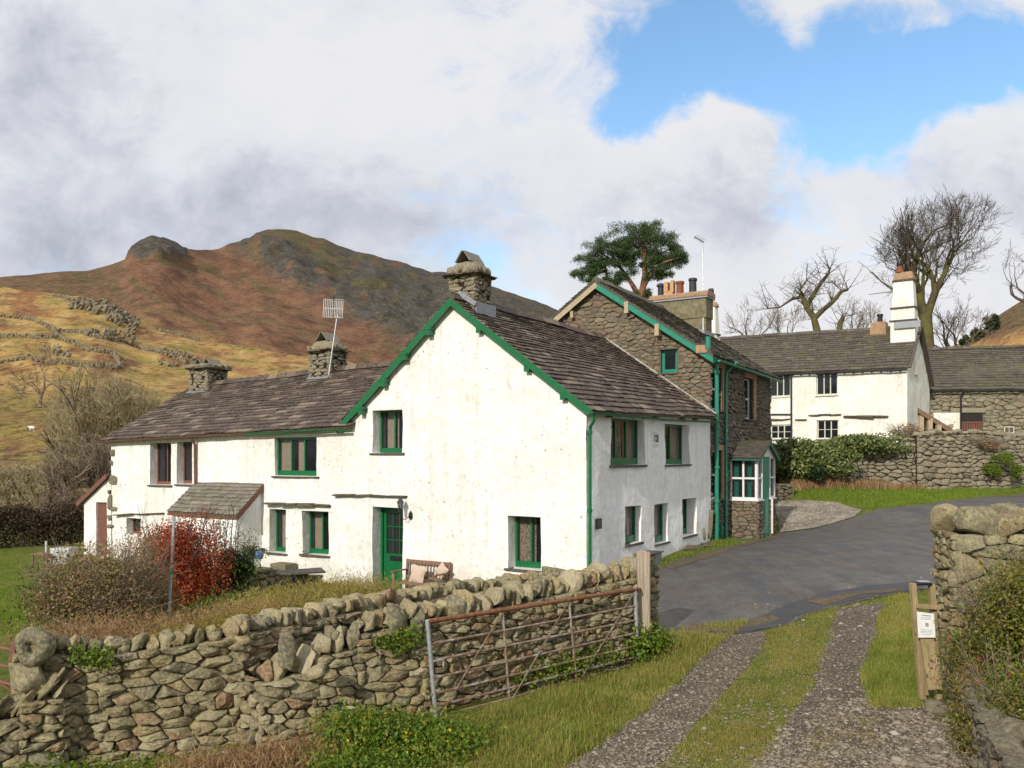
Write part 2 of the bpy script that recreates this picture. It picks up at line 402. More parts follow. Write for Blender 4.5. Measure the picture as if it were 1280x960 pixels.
def rock(mb,c,size,R,n=4,rot=None,round_=.55,rough=.12,m=0,cuts=3):
    V,Fs=rock_t(n); V=V.copy()
    nv=V/np.linalg.norm(V,axis=1)[:,None]; V=V*(1-round_)+nv*1.15*round_
    for _ in range(cuts):
        d=np.array([R.gauss(0,1) for _ in range(3)]); d/=np.linalg.norm(d); lim=R.uniform(.6,.95)
        t=V@d-lim*1.0; V=V-np.outer(np.clip(t,0,None),d)
    ph=[R.uniform(0,6.28) for _ in range(6)]; fr=[R.uniform(1.5,4) for _ in range(6)]
    dsp=(np.sin(V[:,0]*fr[0]+ph[0]+V[:,1]*fr[1])+np.sin(V[:,1]*fr[2]+ph[1]+V[:,2]*fr[3])+np.sin(V[:,2]*fr[4]+V[:,0]*fr[5]+ph[2]))*rough/2.2
    V=V*(1+dsp[:,None])+nr.uniform(-rough*.25,rough*.25,V.shape)
    V=V*np.array(size)/2
    if rot is None: rot=Matrix.Rotation(R.uniform(0,6.28),3,'Z')
    V=V@np.array(rot).T+np.array(c)
    mb.add(V.tolist(),Fs,m)
# ---------------------------------------------------------------- walls with openings
def pin(p,poly):
    x,y=p; r=False; n=len(poly)
    for i in range(n):
        a=poly[i]; b=poly[(i+1)%n]
        if (a[1]>y)!=(b[1]>y) and x<(b[0]-a[0])*(y-a[1])/(b[1]-a[1])+a[0]: r=not r
    return r
def wall(name,fr,poly,holes,mat,parent,step=.22,amp=.02,freq=1.1,reveal=.32,thick=0,smooth=True,splay=0):
    """holes: (s0,s1,z0,z1)"""
    pts=[];edges=[]
    def ring(q,st):
        i0=len(pts)
        for i in range(len(q)):
            a=q[i]; b=q[(i+1)%len(q)]; n=max(1,int(math.hypot(b[0]-a[0],b[1]-a[1])/st))
            for k in range(n): pts.append((a[0]+(b[0]-a[0])*k/n,a[1]+(b[1]-a[1])*k/n))
        i1=len(pts); edges.extend([(i,i+1 if i+1<i1 else i0) for i in range(i0,i1)]); return i0,i1
    ring(poly,step)
    hr=[]
    for (a,b,c,d) in holes:
        j=lambda: rnd.uniform(-.012,.012)
        q=[(a+j(),c+j()),(b+j(),c+j()),(b+j(),d+j()),(a+j(),d+j())]; hr.append(ring(q,step*.8))
    us=[p[0] for p in poly]; vs=[p[1] for p in poly]; u=min(us)+step/2; 
    while u<max(us):
        v=min(vs)+step/2
        while v<max(vs):
            p=(u+rnd.uniform(-.15,.15)*step,v+rnd.uniform(-.15,.15)*step); v+=step
            if not pin(p,poly): continue
            if any(a-step*.3<p[0]<b+step*.3 and c-step*.3<p[1]<d+step*.3 for a,b,c,d in holes): continue
            pts.append(p)
        u+=step
    V,E,Fa,_,_,_=delaunay_2d_cdt([Vector(p) for p in pts],edges,[],0,1e-5)
    mb=MB(); 
    def disp(p): 
        q=Vector((p[0]*freq,p[1]*freq,fr.o.x)); return amp*(noise.noise(q)+.5*noise.noise(q*2.7)+.22*noise.noise(q*6))
    vv=[fr.pt(p[0],p[1],disp(p)) for p in V]
    ff=[]
    for f in Fa:
        c=(sum(V[i][0] for i in f)/3,sum(V[i][1] for i in f)/3)
        if not pin(c,poly): continue
        if any(a+.013<c[0]<b-.013 and cc+.013<c[1]<d-.013 for a,b,cc,d in holes): continue
        ff.append(tuple(f))
    mb.add(vv,ff)
    for (i0,i1) in hr:
        q=[pts[i] for i in range(i0,i1)]; n=len(q); cx=sum(p[0] for p in q)/n; cz=sum(p[1] for p in q)/n
        a=[fr.pt(p[0],p[1],disp(p)) for p in q]
        b=[fr.pt(p[0],p[1],disp(p)*.5-reveal) for p in q]
        mb.add(a+b,[(i,(i+1)%n,(i+1)%n+n,i+n) for i in range(n)])
    if thick:
        n=len(poly)
        a=[fr.pt(p[0],p[1],disp(p)-.001) for p in poly]; b=[fr.pt(p[0],p[1],-thick) for p in poly]
        mb.add(a+b,[(i,(i+1)%n,(i+1)%n+n,i+n) for i in range(n)])
    return mb.build(name,mat,parent,smooth,50)
def slates(mb,e0,e1,r0,r1,expo,wid,th,R,m=0,jit=.012,lift=.0,shrink=.7):
    """e0,e1 eave ends; r0,r1 ridge ends. stone slates laid in courses"""
    e0,e1,r0,r1=[Vector(p) for p in (e0,e1,r0,r1)]
    L=((r0-e0).length+(r1-e1).length)/2; nrm=(e1-e0).cross(r0-e0).normalized()
    if nrm.z<0: nrm=-nrm
    ts=[0.0]; x=expo*1.15
    while ts[-1]<1:
        ts.append(ts[-1]+x/L); x=max(expo*shrink,x*.975)
    ts[-1]=1.0
    def B(u,t):
        a=e0.lerp(e1,u); b=r0.lerp(r1,u); p=a.lerp(b,t)
        return p+nrm*(.035*noise.noise(Vector((p.x*.7,p.y*.7,p.z))))
    for i in range(len(ts)-1):
        t0=ts[i]; t1=min(1.0,ts[i+1]+ (ts[i+1]-ts[i])*.35); W=(e0.lerp(r0,t0)-e1.lerp(r1,t0)).length
        u=-R.random()*wid/W; wv=R.uniform(-1,1)
        while u<1:
            w=wid*R.uniform(.55,1.45)/W; a=max(0,u); b=min(1,u+w-.004/W*2); u+=w
            if b-a<.02/W*2: continue
            d=R.uniform(-jit,jit)*1.2/L; lf=abs(R.gauss(0,.004))+ (R.random()<.04)*.012
            q0=B(a,t0+d+R.uniform(-.4,.4)*jit/L); q1=B(b,t0+d+R.uniform(-.4,.4)*jit/L); q2=B(b,t1); q3=B(a,t1)
            tk=th*R.uniform(.7,1.4)
            top=[q0+nrm*(tk+th*1.0+lf),q1+nrm*(tk+th*1.0+lf),q2+nrm*(tk*.2),q3+nrm*(tk*.2)]
            bot=[q0+nrm*(th*.8+lf-.002),q1+nrm*(th*.8+lf-.002),q2-nrm*.01,q3-nrm*.01]
            mb.add(bot+top,[(4,5,6,7),(0,1,5,4),(1,2,6,5),(3,0,4,7)],m)
    # battens / boarding below
    dn=nrm*.05
    mb.box8([e0-dn,e1-dn,r1-dn,r0-dn,e0-nrm*.004,e1-nrm*.004,r1-nrm*.004,r0-nrm*.004],m)
def ridge_stones(mb,a,b,R,w=.16,seg=.45,h=.07):
    a=Vector(a);b=Vector(b); L=(b-a).length; n=int(L/seg); d=(b-a).normalized(); x=d.cross(Vector((0,0,1))).normalized()
    for i in range(n):
        p=a.lerp(b,i/n)+Vector((0,0,.035*noise.noise(a.lerp(b,i/n)*.7))); q=a.lerp(b,(i+.97)/n)+Vector((0,0,.035*noise.noise(a.lerp(b,(i+1)/n)*.7)))
        hh=h*R.uniform(.8,1.3); up=Vector((0,0,hh+.05)); lo=Vector((0,0,-.05))
        mb.add([p+x*w+lo,p+up,p-x*w+lo,q+x*w+lo,q+up,q-x*w+lo],[(0,1,4,3),(1,2,5,4),(0,2,1),(3,4,5),(0,3,5,2)])
def window(parent,fr,s0,s1,z0,z1,rec,lights,mat,fw=.055,bot=.11,bars=(0,0),curt=None,glass='glass',sill=True,sash=False,name='window',sm=None,siw=.08,room=.9,inset=0,silloff=.06,lab=None,rs=.35):
    w=MB(); o1=-rec; o0=-rec-.06
    w.fbox(fr,s0,s0+fw,z0,z1,o0,o1); w.fbox(fr,s1-fw,s1,z0,z1,o0,o1)
    w.fbox(fr,s0+fw,s1-fw,z1-fw,z1,o0,o1-.003); w.fbox(fr,s0+fw,s1-fw,z0,z0+bot,o0,o1+.004)
    iw=(s1-s0-2*fw)
    for i in range(1,lights): 
        c=s0+fw+iw*i/lights; w.fbox(fr,c-fw*.45,c+fw*.45,z0+bot,z1-fw,o0,o1-.002)
    if sash:
        c=(z0+z1)/2; w.fbox(fr,s0+fw,s1-fw,c-.03,c+.03,o0,o1+.01)
    bx,bz=bars
    for i in range(1,bx+1): c=s0+fw+iw*i/(bx+1); w.fbox(fr,c-.014,c+.014,z0+bot,z1-fw,o0+.02,o1-.012)
    for i in range(1,bz+1): c=z0+bot+(z1-fw-z0-bot)*i/(bz+1); w.fbox(fr,s0+fw,s1-fw,c-.014,c+.014,o0+.02,o1-.014)
    wo=w.build(name,mat,parent,label=lab)
    g=MB(); g.fbox(fr,s0+fw*.9,s1-fw*.9,z0+bot*.95,z1-fw*.9,o0+.018,o0+.024); g.build('pane',MT[glass],wo)
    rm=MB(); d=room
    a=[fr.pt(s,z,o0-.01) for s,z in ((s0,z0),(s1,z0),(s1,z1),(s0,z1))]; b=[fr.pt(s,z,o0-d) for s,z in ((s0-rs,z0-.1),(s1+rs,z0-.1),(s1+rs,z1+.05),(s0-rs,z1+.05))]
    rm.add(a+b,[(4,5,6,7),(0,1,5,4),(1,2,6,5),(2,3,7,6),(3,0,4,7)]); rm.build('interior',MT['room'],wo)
    if curt:
        for (c0,c1,cm) in curt:
            c=MB(); a=s0+(s1-s0)*c0; b=s0+(s1-s0)*c1; n=max(4,int((b-a)/.02)); vs=[];fs=[]
            for i in range(n+1):
                s=a+(b-a)*i/n; oo=o0-.06+.02*math.sin(i*1.5); vs+= [fr.pt(s,z0+.03,oo),fr.pt(s,z1-.02,oo)]
            fs=[(2*i,2*i+2,2*i+3,2*i+1) for i in range(n)]; c.add(vs,fs); c.build('curtain',MT[cm],wo,True,180)
    if sill:
        c=MB(); n=max(2,int((s1-s0)/.3)); 
        c.fbox(fr,s0-siw,s1+siw,z0-.055,z0-.004,-rec-.02,silloff,j=.008); c.build('sill',MT[sm or 'sill'],wo,bevel=.008)
    return wo
def tree_skel(base,h,R,mb,mbt,spread=.5,levels=5,r0=.2,lean=(0,0),dens=3,up=.25,trunk=.3,wig=.18,ratio=.72,minr=.012,thin=.03):
    def grow(p,d,L,r,lev):
        n=4 if lev<2 else 3; pts=[p.copy()]; rs=[r]; q=p.copy(); dd=d.copy()
        for i in range(n):
            dd=(dd+Vector((R.gauss(0,wig),R.gauss(0,wig),R.gauss(0,wig)+up*.12))).normalized()
            q=q+dd*L/n; pts.append(q.copy()); rs.append(max(minr,r*(1-.42*(i+1)/n)))
        t=mb if r>thin else mbt
        t.tube(pts,rs,7 if r>.1 else (5 if r>.04 else 3),cap=False)
        if lev>=levels: return
        k=dens+(1 if R.random()<.4 else 0)
        for i in range(k):
            f=1.0 if i==0 else R.uniform(.35,1)
            idx=min(n,max(1,int(f*n+.5))); bp=pts[idx]
            ang=R.uniform(.25,.5) if i==0 else R.uniform(.55,1.05)
            ax=dd.cross(Vector((R.gauss(0,1),R.gauss(0,1),R.gauss(0,1)))).normalized()
            nd=(Matrix.Rotation(ang*spread*2,3,ax)@dd); nd.z+=up*.35; nd.normalize()
            grow(bp,nd,L*ratio*R.uniform(.75,1.15),max(minr,rs[idx]*(.85 if i==0 else R.uniform(.45,.7))),lev+1)
    grow(Vector(base),Vector((lean[0],lean[1],1)).normalized(),h*trunk,r0,0)
def bare_tree(name,label,cat,base,h,R,group=None,bm='bark',tm='twigd',**k):
    t=thing(name,label,cat,base,group); a=MB(); b=MB(); tree_skel(base,h,R,a,b,**k)
    a.build('trunk',MT[bm],t,True,180)
    if b.v: b.build('crown',MT[tm],t)
    return t
def leaves(C,size,nrng,asp=.5,up=.0,fold=.15):
    """C (N,3) centres -> V,F quads"""
    N=len(C); a=nrng.normal(size=(N,3)); a[:,2]+=up; a/=np.linalg.norm(a,axis=1)[:,None]
    b=nrng.normal(size=(N,3)); b-=a*(a*b).sum(1)[:,None]; b/=np.linalg.norm(b,axis=1)[:,None]
    c=np.cross(a,b); sz=(size*nrng.uniform(.55,1.3,N))[:,None]
    V=np.stack([C-a*sz*.5,C+b*sz*asp*.5+c*sz*fold,C+a*sz*.5,C-b*sz*asp*.5+c*sz*fold],1).reshape(-1,3)
    return V,np.arange(4*N).reshape(-1,4)
def blob_pts(n,c,rad,nrng,lobes=9,shell=.5,seed=0):
    """points in an uneven clumped crown"""
    c=np.array(c);rad=np.array(rad); cs=[];rs=[]
    for i in range(lobes):
        d=nrng.normal(size=3); d/=np.linalg.norm(d); cs.append(d*rad*nrng.uniform(.25,.72)); rs.append(nrng.uniform(.32,.6))
    cs=np.array(cs);rs=np.array(rs); k=nrng.randint(0,lobes,n); d=nrng.normal(size=(n,3)); d/=np.linalg.norm(d,axis=1)[:,None]
    rr=nrng.uniform(0,1,n)**shell; return c+cs[k]+d*(rr*rs[k])[:,None]*rad
# ---------------------------------------------------------------- camera, light, sky
cam=bpy.data.cameras.new('camera'); co=bpy.data.objects.new('camera',cam); COL.objects.link(co); scene.camera=co
co.location=(0,0,CZ); co.rotation_euler=(math.pi/2,0,0); cam.sensor_width=36; cam.lens=F/1280*36; cam.shift_y=(HY-480)/1280; cam.clip_start=.1; cam.clip_end=8000
SD=Vector((-.5286+.8489*.07,-.8489-.5286*.07,0)).normalized(); EL=math.radians(28)
SD=Vector((SD.x*math.cos(EL),SD.y*math.cos(EL),math.sin(EL)))
sl=bpy.data.lights.new('sun','SUN'); sl.energy=3.9; sl.angle=math.radians(.6); sl.color=(1,.94,.84)
so=bpy.data.objects.new('sun',sl); COL.objects.link(so); so.rotation_euler=SD.to_track_quat('Z','Y').to_euler(); so.location=(-20,-20,30)
w=bpy.data.worlds.new('World'); scene.world=w; w.use_nodes=True; t=w.node_tree; bg=t.nodes['Background']
def wn(ty,**k):
    x=t.nodes.new(ty)
    for a,b in k.items(): setattr(x,a,b)
    return x
def wm(op,a,b=0,clamp=False):
    x=wn('ShaderNodeMath',operation=op,use_clamp=clamp)
    for i,v in enumerate((a,b)):
        if isinstance(v,bpy.types.NodeSocket): t.links.new(v,x.inputs[i])
        else: x.inputs[i].default_value=v
    return x.outputs[0]
sky=wn('ShaderNodeTexSky',sky_type='NISHITA'); sky.sun_disc=False; sky.sun_elevation=EL; sky.sun_rotation=math.atan2(SD.x,SD.y); sky.altitude=200; sky.ozone_density=2.0
tc=wn('ShaderNodeTexCoord'); sep=wn('ShaderNodeSeparateXYZ'); t.links.new(tc.outputs['Generated'],sep.inputs[0])
X,Y_,Z=sep.outputs
Yc=wm('MAXIMUM',wm('ABSOLUTE',Y_),.25); U=wm('DIVIDE',X,Yc); V=wm('DIVIDE',Z,Yc)
cv=wn('ShaderNodeCombineXYZ'); t.links.new(U,cv.inputs[0]); t.links.new(wm('MULTIPLY',V,1.25),cv.inputs[1]); t.links.new(Y_,cv.inputs[2])
def wnoise(scale,detail,rough,dist=0,off=0):
    x=wn('ShaderNodeTexNoise'); x.inputs['Scale'].default_value=scale; x.inputs['Detail'].default_value=detail; x.inputs['Roughness'].default_value=rough; x.inputs['Distortion'].default_value=dist
    mp=wn('ShaderNodeMapping'); t.links.new(cv.outputs[0],mp.inputs[0]); mp.inputs['Location'].default_value=(off,off*.7,off*.3); t.links.new(mp.outputs[0],x.inputs['Vector']); return x.outputs['Fac']
wob=wm('MULTIPLY',wm('SUBTRACT',wnoise(3.5,5,.6,0,9),.5),.16); wob2=wm('MULTIPLY',wm('SUBTRACT',wnoise(3.5,5,.6,0,4),.5),.16)
UW=wm('ADD',U,wob); VW=wm('ADD',V,wob2)
def blob(px,py,a,b,amp):
    du=wm('DIVIDE',wm('SUBTRACT',UW,(px-640)/1060),a/1060); dv=wm('DIVIDE',wm('SUBTRACT',VW,(570-py)/1060),b/1060)
    e=wm('POWER',2.718,wm('MULTIPLY',wm('ADD',wm('MULTIPLY',du,du),wm('MULTIPLY',dv,dv)),-1.0)); return wm('MULTIPLY',e,amp)
def ssum(l):
    r=l[0]
    for x in l[1:]: r=wm('ADD',r,x)
    return r
blue=ssum([blob(*q) for q in [(1060,95,220,78,1.2),(835,105,80,50,1.05),(1240,60,90,60,.5),(900,40,100,45,.7),(1180,50,130,60,.7),(1250,90,70,40,.5),(765,145,50,22,.6),(1100,165,90,28,.6),(1010,45,32,50,-.75),(955,35,20,30,-.3),(1165,35,60,22,-.45),(1060,120,25,12,-.25),(905,165,85,48,-1.0),(1040,225,50,26,-.35),(1200,185,70,35,-.6),(1210,20,70,18,-.35),(1090,190,80,28,.45),(990,230,40,60,.35),(1140,120,90,50,.4),(560,250,120,60,.12),(850,250,50,50,.25),(1120,45,28,18,-.5),(1010,120,50,15,.2),(620,300,90,50,.12),(800,290,60,60,.25),(560,180,90,40,.12)]])
n1=wnoise(3.0,9,.62,.2,2.3); n2=wnoise(6.5,8,.6,.3,5.1); n3=wnoise(1.3,5,.55,0,7.7)
cov=wm('ADD',wm('SUBTRACT',.64,blue),wm('ADD',wm('MULTIPLY',wm('SUBTRACT',n1,.5),1.5),wm('MULTIPLY',wm('SUBTRACT',wnoise(8,12,.72,.9,1.1),.5),1.25)))
mr=wn('ShaderNodeMapRange',interpolation_type='SMOOTHSTEP'); t.links.new(cov,mr.inputs[0]); mr.inputs[1].default_value=-.12; mr.inputs[2].default_value=.58
shade=ssum([blob(*q) for q in [(60,320,330,90,.62),(250,260,230,80,.34),(60,110,120,120,.72),(30,30,90,60,.3),(530,250,180,80,.25),(925,240,75,75,.95),(1170,270,120,70,.55),(400,40,90,40,.15),(650,120,50,50,.3),(430,110,170,90,-.5),(720,60,80,55,-.55),(890,130,75,35,-.8),(1050,290,60,90,-.6),(960,340,90,50,-.3),(1200,140,50,25,-.5),(780,200,70,60,-.1)]])
sv=wm('ADD',wm('ADD',wm('MULTIPLY',shade,.62),wm('ADD',wm('MULTIPLY',wm('SUBTRACT',n2,.5),1.5),wm('MULTIPLY',wm('SUBTRACT',wnoise(15,11,.7,.5,3.1),.5),.8))),wm('MULTIPLY',wm('SUBTRACT',n3,.5),1.0))
sv=wm('ADD',sv,.16)
cr=wn('ShaderNodeValToRGB'); t.links.new(sv,cr.inputs[0]); e=cr.color_ramp.elements
SS=.11; g=1/SS
e[0].position=0; e[0].color=(.90,.90,.93,1); e[1].position=1; e[1].color=(.50,.53,.62,1)
for p,c in ((.35,(.83,.85,.90,1)),(.65,(.68,.70,.78,1))): q=e.new(p); q.color=c
sc=wn('ShaderNodeVectorMath',operation='SCALE'); t.links.new(cr.outputs[0],sc.inputs[0]); sc.inputs['Scale'].default_value=g*.93
bt=wn('ShaderNodeMix',data_type='RGBA',blend_type='MULTIPLY'); bt.inputs[0].default_value=1; t.links.new(sky.outputs[0],bt.inputs[6]); bt.inputs[7].default_value=(1.75,2.0,2.0,1)
mx=wn('ShaderNodeMix',data_type='RGBA'); t.links.new(mr.outputs[0],mx.inputs[0]); t.links.new(bt.outputs[2],mx.inputs[6]); t.links.new(sc.outputs[0],mx.inputs[7])
t.links.new(mx.outputs[2],bg.inputs[0]); bg.inputs[1].default_value=SS
w.cycles.sampling_method='MANUAL'; w.cycles.sample_map_resolution=512
scene.view_settings.view_transform='Standard'; scene.view_settings.look='None'; scene.view_settings.exposure=0; scene.view_settings.gamma=1
scene.render.engine='CYCLES'; scene.cycles.max_bounces=6; scene.cycles.transparent_max_bounces=12; scene.cycles.use_denoising=True
# ---------------------------------------------------------------- ground height (thin plate spline)
CP=np.array([(-12,4,-3.9),(-5,8,-3.6),(-1,10.2,-3.15),(1.96,13.2,-3.18),(0,5,-3.35),(3,8,-3.0),(1,8,-3.12),(4.7,9.8,-2.80),(7,7,-2.6),(8,12,-2.4),(4.2,14,-2.86),(7.3,15.5,-2.41),
(2.4,14.2,-2.99),(1.9,18.3,-3.0),(4.4,25.6,-2.70),(6.1,27.3,-2.66),(9.0,29.3,-2.65),(13.1,32,-1.85),(14.7,30,-1.78),(21.7,36,-1.62),(11.2,36,-1.05),(14.7,37,-1.15),(22.9,38,-1.35),(17,43,-.2),(24,43,0),(10,43,-.3),(32,40,-.6),
(-3,22,-3.5),(-4.5,14,-3.42),(-8,20,-3.4),(-12,30,-3.4),(-16,30,-3.45),(-20,60,-2.8),(-40,60,-2.5),(0,60,-1.5),(-6,12.5,-3.4),(0.2,18,-3.45),(-1.0,15,-3.4),(-10,26,-3.42),(0,-5,-3.4),(8,-5,-2.8),(-12,-5,-4),(20,15,-1.6),(30,25,-1.2),(-25,15,-3.6),(-30,35,-3.4),(15,60,1.5),(40,60,2.5),(10,22,-2.2),(-20,-20,-4),(20,-20,-3),(60,20,-1),(-60,20,-4)],float)
def _phi(r2): return .5*r2*np.log(r2+1e-9)
def _tps():
    n=len(CP); d=((CP[:,None,:2]-CP[None,:,:2])**2).sum(2); A=np.zeros((n+3,n+3)); A[:n,:n]=_phi(d)+np.eye(n)*.02
    A[:n,n]=1; A[:n,n+1:]=CP[:,:2]; A[n,:n]=1; A[n+1:,:n]=CP[:,:2].T
    return np.linalg.solve(A,np.concatenate([CP[:,2],[0,0,0]]))
TW=_tps()
def H(x,y):
    x=np.atleast_1d(np.asarray(x,float)); y=np.atleast_1d(np.asarray(y,float)); sh=x.shape; x=x.ravel(); y=y.ravel(); out=np.zeros(len(x))
    n=len(CP)
    for a in range(0,len(x),20000):
        xs=x[a:a+20000]; ys=y[a:a+20000]; d=(xs[:,None]-CP[:,0])**2+(ys[:,None]-CP[:,1])**2
        out[a:a+20000]=_phi(d)@TW[:n]+TW[n]+TW[n+1]*xs+TW[n+2]*ys
    r=np.hypot(x,y-20); k=np.clip((r-42)/35,0,1); k=k*k*(3-2*k); far=np.where(x>0,np.clip(x*.04,0,3)-1.2,-3.2)
    out=out*(1-k)+far*k
    out+=.02*np.sin(x*1.3+y*.7)*np.sin(y*1.1-x*.4)*(1-k)
    return (out+CZ).reshape(sh)
def h1(x,y): return float(H(x,y)[0])
def GH(px,py):
    px=np.atleast_1d(np.asarray(px,float)); py=np.atleast_1d(np.asarray(py,float)); k=(px-HX)/F; m=np.maximum(py-HY,8)/F
    Y=np.full(px.shape,3.0); best=np.full(px.shape,np.nan)
    # march outwards then refine
    Yg=np.concatenate([np.arange(3,20,.5),np.arange(20,70,1.0)])
    prev=None; 
    for yy in Yg:
        d=(CZ-m*yy)-H(k*yy,np.full(px.shape,yy))
        if prev is not None:
            c=np.isnan(best)&(d<=0)&(prev>0); f=prev/(prev-d+1e-12); st=yy-lasty
            best[c]=lasty+st*f[c]
        prev=d; lasty=yy
    best=np.where(np.isnan(best),60,best); return k*best,best
def G1(px,py):
    x,y=GH(px,py); return Vector((x[0],y[0],h1(x[0],y[0])))
# ground sheet
def axis(lo,hi,st,far):
    a=list(np.arange(lo,hi+1e-6,st)); s=st; v=hi
    while v<far: s*=1.35; v+=s; a.append(v)
    s=st; v=lo
    while v>-far: s*=1.35; v-=s; a.insert(0,v)
    return np.array(a)
xs=axis(-20,26,.30,3500); ys=axis(4,46,.30,3500)
gx,gy=np.meshgrid(xs,ys); gz=H(gx,gy)
V_=np.stack([gx,gy,gz],2).reshape(-1,3); nx=len(xs); ny=len(ys)
i,j=np.meshgrid(np.arange(nx-1),np.arange(ny-1)); a=(j*nx+i).ravel(); Fq=np.stack([a,a+1,a+nx+1,a+nx],1)
m=M('grass_ground',.95,.1); c=m.ramp(m.noise(1.1,6,.7),[(.3,(.09,.11,.02)),(.5,(.13,.16,.028)),(.62,(.20,.17,.045)),(.75,(.17,.12,.055))])
c=m.mix(m.ramp(m.noise(9,5,.7),[(.45,0),(.7,.7)]),c,(.045,.055,.012)); m.col(c); b=m.bump(m.noise(12,6,.7),.9,.06); m.bump(m.noise(60,4,.7),.6,.02,b); MT['ground']=m.mat
npmesh('ground',V_,Fq,MT['ground'],smooth=True,kind='structure')
def sheet(name,pxpoly,mat,lift,st=.3,kind='structure',world=False,wob=.0):
    poly=[tuple(p) for p in pxpoly] if world else [tuple(G1(*p)[:2]) for p in pxpoly]
    pts=[];edges=[]
    n=len(poly)
    for i in range(n):
        a=poly[i];b=poly[(i+1)%n]; L=math.hypot(b[0]-a[0],b[1]-a[1]); k=max(1,int(L/st))
        for q in range(k):
            x=a[0]+(b[0]-a[0])*q/k; y=a[1]+(b[1]-a[1])*q/k
            x+=wob*(noise.noise(Vector((x*1.5,y*1.5,1)))+.5*noise.noise(Vector((x*5,y*5,1)))); y+=wob*(noise.noise(Vector((x*1.5,y*1.5,7)))+.5*noise.noise(Vector((x*5,y*5,4))))
            pts.append((x,y))
    N=len(pts); edges=[(i,(i+1)%N) for i in range(N)]; pl=list(pts)
    for x in np.arange(min(p[0] for p in pl)+.1,max(p[0] for p in pl),st):
        for y in np.arange(min(p[1] for p in pl)+.1,max(p[1] for p in pl),st):
            if pin((x,y),pl): pts.append((x+rnd.uniform(-.03,.03),y+rnd.uniform(-.03,.03)))
    Vv,E,Fa,_,_,_=delaunay_2d_cdt([Vector(p) for p in pts],edges,[],0,1e-5)
    A=np.array([(v[0],v[1]) for v in Vv]); z=H(A[:,0],A[:,1])+lift
    fs=[]
    for f in Fa:
        c=(sum(Vv[i][0] for i in f)/3,sum(Vv[i][1] for i in f)/3)
        if pin(c,pl): fs.append(tuple(f))
    me=bpy.data.meshes.new(name); me.from_pydata(np.column_stack([A,z]).tolist(),[],fs); me.materials.append(mat)
    me.polygons.foreach_set('use_smooth',[True]*len(me.polygons)); o=link(name,me,None,(0,0,0)); o['kind']=kind; return o,pl
m=M('worn_wet_asphalt',.5,.5)
c=m.ramp(m.noise(1.2,7,.7),[(.3,(.045,.044,.044)),(.5,(.082,.078,.074)),(.7,(.13,.112,.092))])
c=m.mix(m.ramp(m.noise(70,4,.7),[(.5,0),(.66,.8)]),c,(.20,.19,.175)); c=m.mix(m.ramp(m.noise(2.0,7,.78,vec=m.vec((1.6,.3,1),(0,0,-.62))),[(.46,0),(.60,.8)]),c,(.10,.072,.050)); c=m.mix(m.ramp(m.noise(1.0,7,.7,vec=m.vec((1.4,.3,1),(0,0,-.62))),[(.50,0),(.60,.6)]),c,(.048,.050,.060)); cw=m.noise(1.4,7,.8); c=m.mix(m.ramp(cw,[(.485,0),(.499,.75),(.501,.75),(.515,0)]),c,(.025,.022,.02))
m.col(c); m.rough(m.ramp(m.noise(1.2,6,.7,vec=m.vec((1.5,.35,1),(0,0,-.62))),[(.35,.32),(.6,.7)])); b=m.bump(m.noise(3,5,.6),.4,.03); m.bump(m.noise(110,3,.7),.7,.012,b); MT['asphalt']=m.mat
def gravelm(name,a,b,c3,sc=38):
    m=M(name,.85,.25); v=m.voro(sc,'F1',out='Color'); d=m.voro(sc,'F1')
    sepn=m.n('ShaderNodeSeparateColor'); m.t.links.new(v,sepn.inputs[0])
    c=m.ramp(sepn.outputs[0],[(.0,a),(.5,b),(.85,c3),(1,tuple(min(.6,x*1.7) for x in c3))]); c=m.mix(m.ramp(m.noise(1.7,5,.65),[(.4,0),(.7,.65)]),c,(.075,.058,.035)); c=m.mix(m.ramp(d,[(.45,0),(.75,.8)]),c,(.03,.025,.018)); m.col(c)
    m.bump(m.math('SUBTRACT',1,d),.9,.02); return m.mat
MT['gravel']=gravelm('track_gravel',(.075,.062,.05),(.16,.13,.095),(.27,.225,.17),75)
MT['gravel2']=gravelm('forecourt_gravel',(.26,.22,.16),(.38,.33,.25),(.48,.42,.33),30)
ROADP=[(760,803),(815,799),(880,793),(930,792),(975,786),(1010,770),(1050,758),(1100,747),(1165,736),(1400,705),(1600,690),(1700,640),(1400,612),(1290,615),(1220,623),(1160,631),(1100,636),(1075,645),(1020,660),(975,667),(940,675),(880,690),(825,705),(760,722)]
_,roadpoly=sheet('road',ROADP,MT['asphalt'],.012,wob=.12)
RL=[(905,795),(958,790),(952,815),(905,868),(860,920),(815,975),(700,1200),(480,1200),(690,965),(770,915),(835,860),(875,822)]
RR=[(1046,760),(1103,753),(1098,790),(1078,840),(1092,885),(1160,885),(1200,925),(1260,1000),(1300,1200),(860,1200),(925,975),(975,915),(1010,860),(1036,800)]
_,rlp=sheet('track_rut',RL,MT['gravel'],.008,wob=.20,st=.2); _,rrp=sheet('track_rut',RR,MT['gravel'],.008,wob=.14)
_,fcp=sheet('gravel_forecourt',[(975,666),(968,628),(1000,626),(1045,628),(1078,638),(1070,646),(1020,660)],MT['gravel2'],.030,wob=.05)
m=M('fresh_dark_tarmac',.55,.4); m.col(m.mix(m.ramp(m.noise(90,4,.7),[(.5,0),(.66,.7)]),m.ramp(m.noise(2.5,5,.7),[(.3,(.028,.028,.031)),(.7,(.055,.053,.055))]),(.12,.115,.11))); m.bump(m.noise(110,3,.7),.7,.012); MT['patch']=m.mat
